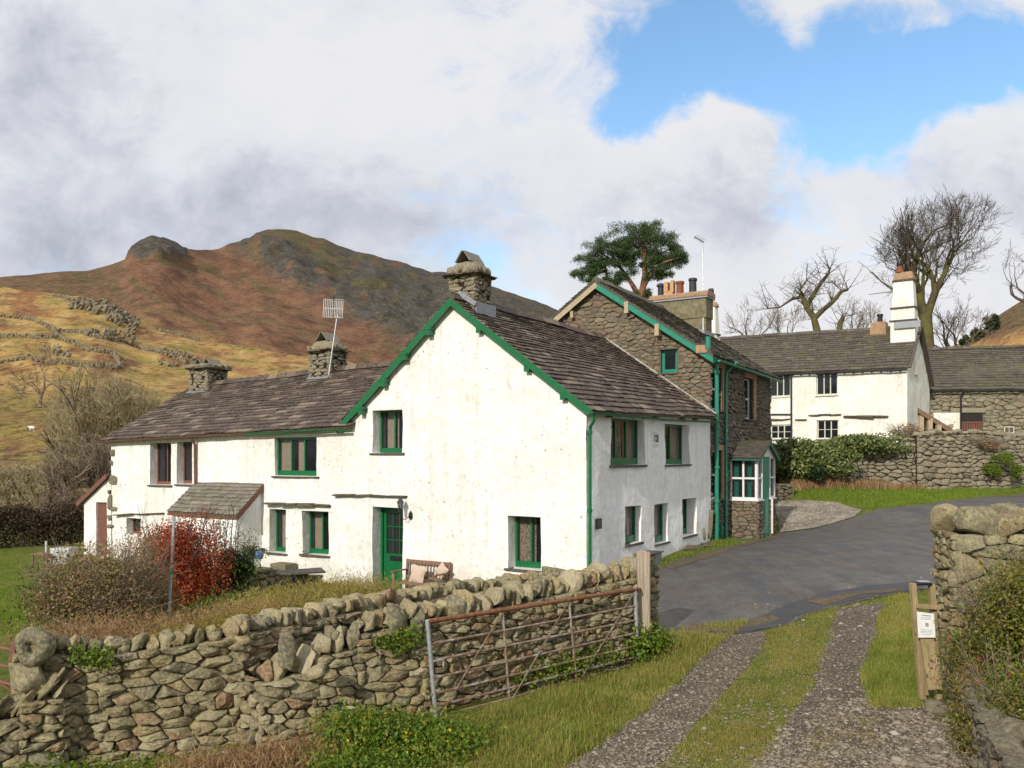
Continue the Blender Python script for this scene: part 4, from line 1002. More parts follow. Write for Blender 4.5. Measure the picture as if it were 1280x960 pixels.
mb.box8([G.pt(apex[0]-.46,apex[1]-.27,-.28),G.pt(apex[0]-.46,apex[1]-.27,-1.16),G.pt(apex[0]-.46,apex[1]+.05,-1.16),G.pt(apex[0]-.46,apex[1]+.05,-.28),G.pt(apex[0]-.49,apex[1]-.27,-.28),G.pt(apex[0]-.49,apex[1]-.27,-1.16),G.pt(apex[0]-.49,apex[1]+.05,-1.16),G.pt(apex[0]-.49,apex[1]+.05,-.28)])
mb.beam(G.pt(apex[0]+.02,apex[1]+.30,-.24),G.pt(apex[0]-.50,apex[1]-.03,-.24),.03,.12); mb.build('flashing',MT['lead'],ch1)
def wingpt(px,py):
    fr_=Frame(G.pt(0,0,-w3)[:2],L2,(-R2[0],-R2[1])); s,z=fr_.sz(px,py); return fr_.pt(s,z),s
for px,ybase,ytop,wd,sd_,sl,cp in ((410,468,440,.95,8,1,'dome'),(260,486,462,1.05,9,2,'flat')):
    p,s=wingpt(px,ybase); q,_=wingpt(px,ytop)
    c_=chimney(cot,(p.x,p.y),wd,wd*.85,p.z-.55,q.z,cp,seed=sd_,slabs=sl)
    mb=MB(); Fl=Frame(G.pt(0,0,-w3+wd*.43+.05)[:2],L2,(-R2[0],-R2[1])); mb.fbox(Fl,s-wd*.5,s+wd*.5,p.z-.42,p.z-.12,0,.03); mb.beam(Fl.pt(s-wd*.52,p.z-.38,.05),Fl.pt(s-wd*.58,p.z+.12,-.45),.16,.03); mb.build('flashing',MT['lead'],c_)
# little lean-to porch
sA,sB=G.s(330),G.s(248); zt_=PG(330,604)[1]; o_=.98
po=[(x,y) for x,y in ()]
zlow=CZ-(645-570)/1060*G.pt(sA,0,o_).y
por=MB(); slates(por,G.pt(sA-.0,zlow,o_),G.pt(sB+.15,zlow+.02,o_),G.pt(sA,zt_,-.02),G.pt(sB+.15,zt_-.02,-.02),.15,.26,.018,RA,shrink=.85)
por_o=por.build('porch_roof',MT['slate4'],cot)
mb=MB(); mb.fbox(G,sA+.12,sB,zb,zlow-.02,o_-.14,o_-.06)
pr=[G.pt(sA+.10,zb,0),G.pt(sA+.10,zb,o_-.08),G.pt(sA+.10,zlow-.04,o_-.08),G.pt(sA+.10,zt_-.06,0)]; pr2=[p+Vector(L2+(0,))*.15 for p in pr]; mb.box8(pr+pr2)
mb.build('porch_wall',MT['white2'],cot)
mb=MB(); mb.beam(G.pt(sA-.0,zlow-.06,o_+.01),G.pt(sA-.0,zt_-.08,0),.03,.14); mb.fbox(G,sA,sB+.15,zlow-.09,zlow-.015,o_-.02,o_+.01); mb.build('porch_bargeboard',MT['brown'],cot)
# end lean-to with brown door
s1_,z1_=G.sz(137,593,-.25); s2_,z2_=G.sz(101,629,-.25); Lt=Frame(G.pt(0,0,-.25)[:2],L2,(-R2[0],-R2[1]))
dh=holeG(120.5,134,628,690,Lt); s3_=Lt.s(105)
wall('wall',Lt,[(s1_-.1,zb),(s3_,zb),(s3_,z2_-.0+.03),(s1_-.1,z1_-.05)],[(dh[0],dh[1],zb+.2,dh[3])],MT['white'],cot,step=.25,reveal=.15)
mb=MB(); mb.fbox(Lt,dh[0],dh[1],zb+.2,dh[3],-.12,-.07); mb.build('door',MT['brown'],cot,label='plain brown plank door in the end lean-to')
mb=MB(); mb.add([Lt.pt(s3_,zb,0),Lt.pt(s3_,zb,-4),Lt.pt(s3_,z2_,-4),Lt.pt(s3_,z2_,0)],[(0,1,2,3)]); mb.build('wall',MT['white'],cot)
mb=MB(); slates(mb,Lt.pt(s2_+.05,z2_+.02,.12),Lt.pt(s2_+.05,z2_+.02,-4.2),Lt.pt(s1_-.1,z1_+.05,.12),Lt.pt(s1_-.1,z1_+.05,-4.2),.3,.4,.02,RA); mb.build('roof',MT['slate1'],cot)
mb=MB(); mb.beam(Lt.pt(s2_+.05,z2_-.05,.13),Lt.pt(s1_-.02,z1_-.04,.13),.03,.15); mb.build('bargeboard',MT['brown'],cot)
# wall lantern, plaque
sl_,zl_=G.sz(500.5,634,.22)
lan=thing('wall_lantern','black carriage lantern on a bracket beside the green front door','lantern',G.pt(sl_,zl_,.2))
mb=MB(); c=G.pt(sl_,zl_-.12,.22); mb.lathe(c,[(.03,0),(.045,.02),(.075,.22),(.075,.23)],6); mb.build('lamp_glass',MT['glassd'],lan)
mb=MB(); mb.lathe(c+Vector((0,0,.225)),[(.10,0),(.05,.09),(.02,.13),(.012,.17)],6); mb.lathe(c-Vector((0,0,.03)),[(.02,0),(.05,.035)],6)
for k in range(6):
    a=math.pi*k/3; mb.tube([c+Vector((.045*math.cos(a),.045*math.sin(a),.02)),c+Vector((.076*math.cos(a),.076*math.sin(a),.23))],.005,4)
mb.build('lantern_frame',MT['black'],lan)
mb=MB(); sb=sl_-.16; b0=G.pt(sb,zl_-.2,.0); mb.tube([c-Vector((0,0,.02)),c-Vector((0,0,.14)),G.pt((sl_+sb)/2,zl_-.32,.13),G.pt(sb,zl_-.22,.03)],.012,6)
mb.lathe(G.pt(sb,zl_-.33,.01),[(.01,0),(.05,.05),(.055,.11),(.05,.17),(.01,.23)],8); mb.build('bracket',MT['black'],lan)
s_,z_=Rr.sz(746.5,654.5); pl=thing('name_plaque','small dark slate name plaque on the road side wall by the corner downpipe','plaque',Rr.pt(s_,z_,.0))
mb=MB(); mb.fbox(Rr,s_-.14,s_+.14,z_-.12,z_+.12,.03,.055); mb.build('board',MT['sill'],pl,bevel=.005)
m_=plain('plaque_grey_lines',(.16,.15,.14),.8); mb=MB()
for i in range(3): mb.fbox(Rr,s_-.09,s_+.09-.02*i,z_+.05-.05*i,z_+.065-.05*i,.055,.058)
mb.build('lettering',m_,pl)
# ---------------------------------------------------------------- grey stone house
zb2=CZ-2.95
So=Rr.pt(8.42,0,0)
SG=Frame(So[:2],L2,(-R2[0],-R2[1]))
sth=thing('stone_house','tall grey rubble stone house with teal drainpipes and a glazed porch, joined to the cottage','house',(So.x-2,So.y+4,h1(So.x,So.y)))
apS=SG.sz(748,357); eS=SG.sz(888,441); wS=apS[0]*2
winh=holeG(826,846,437,466,SG)
mb=MB(); 
polyS=[(0,zb2),(0,eS[1]),(apS[0],apS[1]),(wS,eS[1]),(wS,zb2)]
back=[SG.pt(s,z,0) for s,z in polyS]; bk2=[SG.pt(s,z,-6.85) for s,z in polyS]
mb.add([SG.pt(s,z,0) for s,z in [(0,zb2),(winh[0],zb2),(winh[0],eS[1]+.4),(0,eS[1])]],[(0,1,2,3)])
# mortar face in strips round the small window
def strip(pts): mb.add([SG.pt(s,z,0) for s,z in pts],[tuple(range(len(pts)))])
mb=MB(); top=lambda s: eS[1]+(apS[1]-eS[1])*(s/apS[0] if s<apS[0] else (wS-s)/apS[0])
a,b,c,d=winh
strip([(0,zb2),(a,zb2),(a,top(a)),(0,top(0))]); strip([(a,zb2),(b,zb2),(b,c),(a,c)]); strip([(a,d),(b,d),(b,top(b)),(a,top(a))]); strip([(b,zb2),(wS,zb2),(wS,top(wS)),(apS[0],apS[1]),(b,top(b))])
q=[(a,c),(b,c),(b,d),(a,d)]; A=[SG.pt(s,z,0) for s,z in q]; Bq=[SG.pt(s,z,-.25) for s,z in q]; mb.add(A+Bq,[(i,(i+1)%4,(i+1)%4+4,i+4) for i in range(4)])
mb.add(bk2,[(0,1,2,3,4)]); mb.add([back[4],back[3],bk2[3],bk2[4]],[(0,1,2,3)])
wS1=mb.build('wall',MT['mortar'],sth)
RS=random.Random(21); sm=MB()
hs=[(a-.04,b+.04,c-.02,d+.02)]
rubble(sm,SG,[(0.0,CZ-1.2),(wS,CZ+1.0),(wS,eS[1]),(apS[0],apS[1]),(0,eS[1])],.27,.115,RS,hs,out=.045,gap=.008,sub=.08)
sm.build('masonry',MT['houst'],wS1,True,60)
window(sth,SG,*winh,.12,1,MT['teal'],fw=.09,bot=.12,glass='glassd',siw=.12,silloff=.08)
sm=MB(); sm.fbox(SG,a-.05,b+.05,d+.0,d+.05,-.05,.05); sm.build('lintel',MT['sill'],sth)
# road front
def hR(x0,x1,y0,y1): return holeG(x0,x1,y0,y1,Rr)
sw=dict(u1=hR(889.5,901.5,459,513),u2=hR(930.5,941,473,524),g1=hR(891.5,902.5,563,624)); S1=8.42+6.85
mb=MB(); zt_S=eS[1]
def stripR(pts): mb.add([Rr.pt(s,z,0) for s,z in pts],[tuple(range(len(pts)))])
hl=sorted([sw['u1'],sw['u2']]); u1,u2,g1=sw['u1'],sw['u2'],sw['g1']
zeL=CZ+(570-442)/1060*26.15; zeR=CZ+(570-470)/1060*31.96
tR=lambda s: zeL+(zeR-zeL)*(s-8.42)/6.85
xa=[8.42,u1[0],u1[1],u2[0],u2[1],S1]
stripR([(xa[0],zb2),(xa[1],zb2),(xa[1],tR(xa[1])),(xa[0],tR(xa[0]))])
# column of window u1/g1
stripR([(xa[1],zb2),(xa[2],zb2),(xa[2],g1[2]),(xa[1],g1[2])]); stripR([(xa[1],g1[3]),(xa[2],g1[3]),(xa[2],u1[2]),(xa[1],u1[2])]); stripR([(xa[1],u1[3]),(xa[2],u1[3]),(xa[2],tR(xa[2])),(xa[1],tR(xa[1]))])
stripR([(xa[2],zb2),(xa[3],zb2),(xa[3],tR(xa[3])),(xa[2],tR(xa[2]))])
stripR([(xa[3],zb2),(xa[4],zb2),(xa[4],u2[2]),(xa[3],u2[2])]); stripR([(xa[3],u2[3]),(xa[4],u2[3]),(xa[4],tR(xa[4])),(xa[3],tR(xa[3]))])
stripR([(xa[4],zb2),(xa[5],zb2),(xa[5],tR(xa[5])),(xa[4],tR(xa[4]))])
g1=(xa[1],xa[2],g1[2],g1[3])
for (a,b,c,d) in (u1,u2,g1):
    q=[(a,c),(b,c),(b,d),(a,d)]; A=[Rr.pt(s,z,0) for s,z in q]; Bq=[Rr.pt(s,z,-.25) for s,z in q]; mb.add(A+Bq,[(i,(i+1)%4,(i+1)%4+4,i+4) for i in range(4)])
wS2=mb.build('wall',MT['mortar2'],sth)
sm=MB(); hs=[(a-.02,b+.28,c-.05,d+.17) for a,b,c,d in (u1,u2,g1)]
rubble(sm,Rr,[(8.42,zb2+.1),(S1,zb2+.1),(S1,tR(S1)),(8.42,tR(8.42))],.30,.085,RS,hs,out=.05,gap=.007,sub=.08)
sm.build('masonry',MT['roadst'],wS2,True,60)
for (a,b,c,d),nm in ((u1,1),(u2,2),(g1,3)):
    window(sth,Rr,a,b,c,d,.13,1,MT['whitep'],fw=.05,bot=.07,bars=(0,0),sash=True,glass='glassd',siw=.12,silloff=.10,room=.25,rs=.0)
    lw=.15 if nm==2 else .0; sm=MB(); sm.fbox(Rr,b-.0,b+.26,c,d,-.04,.055); sm.fbox(Rr,a-lw,b+.3,d,d+.18,-.04,.057); sm.build('stone_surround',MT['copst'],sth,bevel=.01)
# roof
RB=random.Random(5); mb=MB(); ovr=.28
ap=lambda o: SG.pt(apS[0],apS[1]+.10,o)
e0=SG.pt(-.30,eS[1]-.18,ovr); e1=SG.pt(-.30,zeR-.12,-6.85-.2)
rS0=SG.pt(apS[0],apS[1]+.14,ovr); rS1=SG.pt(apS[0],apS[1]+.06,-7.05)
slates(mb,e0,e1,rS0,rS1,.20,.34,.02,RB)
slates(mb,SG.pt(wS+.3,eS[1]-.16,ovr),SG.pt(wS+.3,eS[1]-.16,-7.05),rS0,rS1,.20,.34,.02,RB)
ridge_stones(mb,rS0,rS1,RB,.14)
mb.build('roof',MT['slate2'],sth)
barge(SG,(apS[0],apS[1]+.10),(-.30,eS[1]-.20),'bargeboard',MT['teal'],sth,off=.22,w=.17,drop=.03)
barge(SG,(apS[0],apS[1]+.10),(wS+.25,eS[1]-.18),'bargeboard',MT['buff'],sth,off=.225,w=.17,drop=.03,)
for px,py in ((784,382),(822,410)):
    s,z=SG.sz(px,py,.2); m_=MB(); m_.fbox(SG,s-.07,s+.07,z-.25,z+.12,0,.29); m_.build('bracket',MT['buff'],sth)
s,z=SG.sz(716,391,.1); m_=MB(); m_.fbox(SG,s-.05,s+.05,z-.18,z+.05,0,.2); m_.build('bracket',MT['buff'],sth)
s,z=SG.sz(877,437,.2); m_=MB(); m_.fbox(SG,s-.2,s+.16,z-.12,z+.13,0,.30); m_.build('kneeler_block',MT['copst'],sth,bevel=.02)
gutter([SG.pt(-.36,zeL-.24,ovr),SG.pt(-.36,zeR-.20,-7.05)],MT['teal'],sth,.065)
def rp(px,py,o): s,z=Rr.sz(px,py,o); return Rr.pt(s,z,o)
pipe([rp(885,421,.30),rp(885,436,.30)],MT['teal'],sth,.075,'vent_cap')
pipe([Rr.pt(8.60,tR(8.6)-.05,.14),Rr.pt(8.60,tR(8.6)-1.6,.14),Rr.pt(8.60,zb2+.15,.14)],MT['teal'],sth,.065,'soil_pipe',rings=[Rr.pt(8.60,z,.14) for z in (CZ+2.6,CZ+.9,CZ-.35,CZ-1.4)])
sp=Rr.s(907.5,.1); pipe([Rr.pt(sp+.3,tR(sp)-.12,.36),Rr.pt(sp+.02,tR(sp)-.45,.11),Rr.pt(sp,tR(sp)-.7,.1),Rr.pt(sp,zb2+.2,.1)],MT['teal'],sth,.045,'downpipe',rings=[Rr.pt(sp,z,.1) for z in (CZ+2.2,CZ+.8,CZ-.6)])
pipe([rp(893,640,.12),rp(900,668,.12)],MT['teal'],sth,.03,'waste_pipe'); pipe([rp(902,655,.12),rp(902,672,.12)],MT['teal'],sth,.04,'waste_pipe')
# big stack
cs=SG.pt(apS[0]-.62,0,-6.1); X_=Vector(L2+(0,)); Yv=Vector(R2+(0,)); ztop=CZ+(570-377)/1060*33.0
def slabbox(mb,c,wx,wy,z0,z1,dx=0):
    q=[c+X_*a*wx/2+Yv*b*wy/2 for a,b in ((-1,-1),(1,-1),(1,1),(-1,1))]; mb.box8([Vector((p.x,p.y,z0)) for p in q]+[Vector((p.x,p.y,z1)) for p in q])
mb=MB(); slabbox(mb,cs,2.15,.72,apS[1]-2.0,ztop-.75); slabbox(mb,cs,2.22,.80,ztop-.75,ztop); bigch=mb.build('chimney',MT['render'],sth,bevel=.02)
mb=MB(); slabbox(mb,cs,2.38,.95,ztop+.05,ztop+.26); mb.build('cap',MT['copst'],bigch,bevel=.05)
mb=MB(); slabbox(mb,cs,2.34,.92,ztop,ztop+.05); slabbox(mb,cs-X_*.98,.25,1.2,apS[1]-1.25,apS[1]-.9); mb.beam(cs-Yv*.40+X_*.3+Vector((0,0,apS[1]-.35)),cs-Yv*.40-X_*1.1+Vector((0,0,apS[1]-1.15)),.03,.2); mb.build('flashing',MT['lead'],bigch)
def potxy(px): # along the stack
    fr_=Frame(cs[:2],L2,(-R2[0],-R2[1])); return fr_.s(px)
zt0=ztop+.24
for px,kind in ((826,'b'),(837,'u'),(850,'r'),(866,'k')):
    s=potxy(px); p=Vector((cs.x,cs.y,0))+X_*s; p.z=zt0; mb=MB()
    if kind=='b': mb.lathe(p,[(.12,0),(.12,.42),(.17,.44),(.17,.50),(.10,.56)],12); mb.build('chimney_pot',MT['potblack'],bigch,True,40,label='black pot with a flat cowl')
    if kind=='k': mb.lathe(p,[(.15,0),(.14,.50),(.17,.52),(.17,.60),(.15,.62)],12); mb.build('chimney_pot',MT['potblack'],bigch,True,40,label='tallest plain black pot')
    if kind=='r': mb.lathe(p,[(.15,0),(.14,.44),(.17,.46),(.17,.54),(.14,.56)],12); mb.build('chimney_pot',MT['potred'],bigch,True,40,label='red clay pot')
    if kind=='u':
        fr_=Frame(p[:2],L2,(-R2[0],-R2[1])); mb.fbox(fr_,-.17,.17,zt0,zt0+.22,-.12,.12); mb.fbox(fr_,.03,.20,zt0+.18,zt0+.58,-.14,.14); mb.fbox(fr_,-.20,-.06,zt0+.14,zt0+.62,-.13,.13); mb.build('chimney_pot',MT['potbuff'],bigch,label='buff H shaped clay cowl',bevel=.015)
# glazed porch on the road front
p0=Rr.s(911.5); fwd=.92
PF=Frame(Rr.pt(p0,0,0)[:2],(-L2[0],-L2[1]),(-R2[0],-R2[1]))   # side facing the viewer, s outward
pw=2.15; PF2=Frame(Rr.pt(p0,0,fwd)[:2],R2,(-L2[0],-L2[1]))      # gable front
PF3=Frame(Rr.pt(p0+pw,0,0)[:2],(-L2[0],-L2[1]),R2)
zgl=CZ-(625-570)/1060*27.3; zev=CZ-(571-570)/1060*27.3; zap=CZ+(570-553)/1060*28.1; zpb=CZ-2.85
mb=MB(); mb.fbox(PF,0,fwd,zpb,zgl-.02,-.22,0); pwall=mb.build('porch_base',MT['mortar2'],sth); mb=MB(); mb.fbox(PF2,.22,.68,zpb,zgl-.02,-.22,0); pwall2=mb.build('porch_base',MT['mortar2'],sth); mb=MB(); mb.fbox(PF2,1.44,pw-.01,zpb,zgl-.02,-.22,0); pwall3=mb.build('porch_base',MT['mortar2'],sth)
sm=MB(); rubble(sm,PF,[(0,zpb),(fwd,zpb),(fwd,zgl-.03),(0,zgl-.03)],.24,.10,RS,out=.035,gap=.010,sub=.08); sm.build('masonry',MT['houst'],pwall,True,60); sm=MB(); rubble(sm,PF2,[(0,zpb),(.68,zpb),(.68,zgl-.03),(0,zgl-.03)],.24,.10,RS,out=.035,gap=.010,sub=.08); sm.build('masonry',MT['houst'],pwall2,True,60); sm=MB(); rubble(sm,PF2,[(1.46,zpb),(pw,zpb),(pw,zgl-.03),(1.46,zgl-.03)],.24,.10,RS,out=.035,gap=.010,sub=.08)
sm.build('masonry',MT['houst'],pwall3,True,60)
mb=MB()
def grid(fr,s0,s1,z0,z1,nx,nz,fw=.07,o=0):
    mb.fbox(fr,s0,s0+fw,z0,z1,o-.09,o); mb.fbox(fr,s1-fw,s1,z0,z1,o-.09,o); mb.fbox(fr,s0+fw,s1-fw,z0,z0+fw,o-.09,o-.002); mb.fbox(fr,s0+fw,s1-fw,z1-fw,z1,o-.09,o-.002)
    for i in range(1,nx): c=s0+(s1-s0)*i/nx; mb.fbox(fr,c-.03,c+.03,z0+fw,z1-fw,o-.08,o-.004)
    for i in range(1,nz): c=z0+(z1-z0)*i/nz; mb.fbox(fr,s0+fw,s1-fw,c-.03,c+.03,o-.08,o-.006)
grid(PF,.0,fwd-.0,zgl,zev,2,2,.08); 
grid(PF2,.05,.62,zgl,zev,1,2,.06,.004); grid(PF2,1.5,pw-.0,zgl,zev,1,2,.06,.004)
mb.fbox(PF,-.02,fwd+.04,zgl-.04,zgl,-.05,.05); mb.fbox(PF2,-.04,.66,zgl-.04,zgl-.001,-.05,.05); mb.fbox(PF2,1.46,pw+.04,zgl-.04,zgl-.001,-.05,.05)
mb.add([PF2.pt(0,zev,.0),PF2.pt(pw,zev,0),PF2.pt(pw/2,zap,0),PF2.pt(0,zev,-.05),PF2.pt(pw,zev,-.05),PF2.pt(pw/2,zap,-.05)],[(0,1,2),(3,5,4),(0,3,4,1),(1,4,5,2),(2,5,3,0)])
pfr=mb.build('porch_frame',MT['whitep'],sth)
for fr_,a_,b_ in ((PF,.05,fwd-.05),(PF2,.1,.6),(PF2,1.52,pw-.05),(PF3,.05,fwd-.05)): mb=MB(); mb.fbox(fr_,a_,b_,zgl+.05,zev-.05,-.055,-.05); mb.build('pane',MT['glass'],pfr)
mb=MB(); mb.fbox(PF2,.69,1.43,zpb+.1,zev-.02,-.08,-.01); mb.fbox(PF2,.85,1.27,zgl-.9,zgl-.1,-.01,.005); mb.build('porch_door',MT['teal'],sth)
for (a,b) in ((.12,.26),(.55,.68)):
    mb=MB(); n=10; vs=[]
    for i in range(n+1):
        s=a+(b-a)*i/n; vs+=[PF.pt(s,zgl+.03,-.18+.02*math.sin(i*1.6)),PF.pt(s,zev-.03,-.18+.02*math.sin(i*1.6))]
    mb.add(vs,[(2*i,2*i+2,2*i+3,2*i+1) for i in range(n)]); mb.build('curtain',MT['teal'],pfr,True,180)
mb=MB(); ro=.14
slates(mb,PF2.pt(-ro,zev-.06,ro),PF2.pt(-ro,zev-.06,-fwd-.02),PF2.pt(pw/2,zap+.06,ro),PF2.pt(pw/2,zap+.06,-fwd-.02),.13,.22,.015,RB)
slates(mb,PF2.pt(pw+ro,zev-.06,ro),PF2.pt(pw+ro,zev-.06,-fwd-.02),PF2.pt(pw/2,zap+.06,ro),PF2.pt(pw/2,zap+.06,-fwd-.02),.13,.22,.015,RB)
mb.build('porch_roof',MT['slate2'],sth)
barge(PF2,(pw/2,zap+.05),(-ro,zev-.07),'porch_bargeboard',MT['teal'],sth,off=.10,w=.10,drop=0); barge(PF2,(pw/2,zap+.05),(pw+ro,zev-.07),'porch_bargeboard',MT['teal'],sth,off=.105,w=.10,drop=0)
gutter([PF2.pt(-ro-.03,zev-.10,ro),PF2.pt(-ro-.03,zev-.08,-fwd)],MT['teal'],sth,.045)
pipe([PF2.pt(1.46,zgl-.02,.08),PF2.pt(1.46,zpb+.25,.08)],MT['whitep'],sth,.035)
mb=MB(); mb.fbox(PF,0,.02,zgl,zev+.4,-.1,.0); slabs=mb
# white verge mortar where cottage roof meets the gable
mb=MB(); 
for i in range(16):
    t=i/16; p=Rr.pt(8.40,0,.2).lerp(SG.pt(apex[0],0,0.03),t); z=(PR(884,521)[1]+.05)*(1-t)+(rz+.14)*t; q=Rr.pt(8.40,0,.2).lerp(SG.pt(apex[0],0,.03),t+1/16); z2q=(PR(884,521)[1]+.05)*(1-t-1/16)+(rz+.14)*(t+1/16)
    mb.beam((p.x,p.y,z+.05),(q.x,q.y,z2q+.05),.09,.05*rnd.uniform(.5,1.3))
mb.build('verge_mortar',MT['oldmortar'],cot,True,30)
# ---------------------------------------------------------------- farmhouse
FL=(-.8126,.5828); FR=(.5828,.8126); FC=((1134-640)/1060*42,42.0)
FF=Frame(FC,FL,(-FR[0],-FR[1])); FGb=Frame(FC,FR,(-FL[0],-FL[1]))
fh=thing('farmhouse','white farmhouse up the bank with a tall tapering white chimney and small casement windows','farmhouse',(FC[0]-5,FC[1]+3,h1(FC[0]-5,FC[1]+3)))
fz=CZ-.9; fe=FF.sz(1134,459)[1]; sfe=FF.s(880); fe2=FF.sz(960,466)[1]; fe2=fe+(fe2-fe)*sfe/FF.s(960)
fw_=dict(a=holeG(1020,1047,466,494,FF),b=holeG(962,988,468,496,FF),c=holeG(1021,1048,525,549,FF),d=holeG(963,989,531,549,FF))
wall('wall',FF,[(0,fz),(0,fe),(sfe,fe2),(sfe,fz)],list(fw_.values()),MT['white3'],fh,step=.35,amp=.05,reveal=.25)
gd=6.0; apF=(2.75,CZ+(570-410)/1060*44.2)
wall('wall',FGb,[(0,fz),(gd,fz),(gd,fe-.6),(apF[0]*2,fe),(apF[0],apF[1]),(0,fe)],[],MT['white3'],fh,step=.4,amp=.05)
for k,v in fw_.items():
    window(fh,FF,*v,.10,3,MT['cream'],fw=.06,bot=.08,bars=(0,1) if k in 'cd' else (0,0),glass='glassd',siw=.05,sm='cream' if k in 'ab' else 'sill',room=.5)
RF=random.Random(8); mb=MB(); 
fr0=FGb.pt(apF[0],apF[1]+.08,.05); zr2=CZ+(570-421)/1060*(FF.pt(FF.s(905),0,-2.75).y); sr2=FF.s(880,-2.75); fr1=FF.pt(sr2,zr2,-2.75)
slates(mb,FF.pt(-.05,fe-.05,.22),FF.pt(sfe,fe2-.05,.22),fr0,fr1,.24,.42,.022,RF)
slates(mb,FF.pt(-.05,fe-.05,-5.7),FF.pt(sfe,fe2-.05,-5.7),fr0,fr1,.4,.6,.022,RF); ridge_stones(mb,fr0,fr1,RF,.16)
mb.build('roof',MT['slate3'],fh)
mb=MB(); mb.tube([FF.pt(-.02,fe-.12,.27),FF.pt(sfe,fe2-.12,.27)],.05,6)
for i in range(24):
    s=.3+sfe*i/24; mb.fbox(FF,s-.03,s+.03,fe+(fe2-fe)*s/sfe-.2,fe+(fe2-fe)*s/sfe-.06,0,.24)
mb.build('gutter',MT['black'],fh)
sdp=FF.s(990); pipe([FF.pt(sdp,fe-.1,.15),FF.pt(sdp,fz+.2,.12)],MT['black'],fh,.045)
mb=MB(); 
for x0,x1,y in ((958,990,518),): mb.tube([FF.pt(FF.s(x0),FF.sz(x0,y)[1],.1),FF.pt(FF.s(x1),FF.sz(x1,y)[1],.1)],.035,6)
mb.build('waste_pipe',MT['black'],fh)
ledge(FF,1012,1050,519,518,fh,3,.16,.07); ledge(FF,1056,1108,521,520,fh,3,.2,.11); ledge(FF,962,988,525,524,fh,2,.16,.07); ledge(FF,995,1007,524,524,fh,1,.16,.06)
# verge slab and gable details
mb=MB(); mb.beam(FGb.pt(apF[0]*2+.6,fe-.55,.12),FGb.pt(apF[0]-.0,apF[1]+.05,.12),.25,.06); mb.beam(FGb.pt(-.1,fe-.03,.1),FGb.pt(apF[0],apF[1]+.05,.1),.2,.06); mb.build('verge_slab',MT['sill'],fh)
# tall chimney
def tapered(parent,c,w0,d0,w1,d1,z0,z1,name,mat,X_=Vector(FL+(0,)),Yv=Vector(FR+(0,)),bev=.03):
    mb=MB(); c=Vector((c[0],c[1],0)); q=[]
    for (w_,d_,z) in ((w0,d0,z0),(w1,d1,z1)):
        for a,b in ((-1,-1),(1,-1),(1,1),(-1,1)): p=c+X_*a*w_/2+Yv*b*d_/2; q.append(Vector((p.x,p.y,z)))
    mb.box8(q); return mb.build(name,mat,parent,bevel=bev)
Yc_=44.0; kx=lambda px: (px-640)/1060*Yc_
cz=lambda py: CZ+(570-py)/1060*Yc_
cc=(kx(1130.5),Yc_)
ct=tapered(fh,cc,1.18,.95,1.18,.95,cz(470),cz(402),'chimney',MT['white3'])
tapered(ct,cc,1.14,.88,1.12,.86,cz(402),cz(386),'shaft',MT['white3']); tapered(ct,cc,1.08,.82,.92,.72,cz(386),cz(352),'shaft',MT['white3'])
for y,ww in ((402,1.27),(386,1.21),(352,1.02)): tapered(ct,cc,ww,ww*.85,ww,ww*.85,cz(y)-.03,cz(y)+.04,'drip_slab',MT['sill'],bev=0)
tapered(ct,cc,1.0,.82,.80,.60,cz(351),cz(341),'cap',MT['copst'],bev=.06)
mb=MB(); mb.lathe(Vector((kx(1124.5),Yc_,cz(341))),[(.22,0),(.15,.2),(.13,.35)],12); mb.build('chimney_pot',MT['potred'],ct,True); mb=MB(); mb.lathe(Vector((kx(1124.5),Yc_,cz(341)+.33)),[(.13,0),(.16,.1),(.13,.3),(.06,.36)],12); mb.build('cowl',MT['black'],ct,True)
tapered(ct,(kx(1127),Yc_-.62),1.25,.05,1.25,.05,cz(412),cz(404),'flashing',MT['lead'],bev=0)
mb=MB(); q=Vector((kx(1099),45.2,cz(410)-.5)); c2=tapered(fh,(kx(1099)*45.2/44,45.2),.85,.7,.75,.6,cz(420),cz(401)+.1,'chimney',MT['copst'])
mb=MB(); mb.lathe(Vector((kx(1100)*45.2/44,45.2,cz(400))),[(.15,0),(.13,.35),(.16,.4),(.16,.5)],10); mb.build('chimney_pot',MT['potblack'],c2,True)
# left white chimney with black cowl
cl=(kx(890.5)*1.0,44.3); c3=tapered(fh,cl,.85,.85,.60,.60,cz(440),cz(382),'chimney',MT['white3'],bev=.12)
mb=MB(); mb.lathe(Vector((cl[0],cl[1],cz(383))),[(.42,0),(.40,.1),(.28,.25)],14); mb.build('cap',MT['copst'],c3,True); mb=MB(); mb.lathe(Vector((cl[0],cl[1],cz(379)+.05)),[(.12,0),(.12,.15),(.19,.2),(.14,.75),(.12,.76)],10); mb.build('chimney_pot',MT['potblack'],c3,True)
mb=MB(); mb.lathe(Vector((cl[0],cl[1],cz(419))),[(.50,0),(.52,.05),(.42,.08)],14); mb.build('drip_slab',MT['sill'],c3,True)
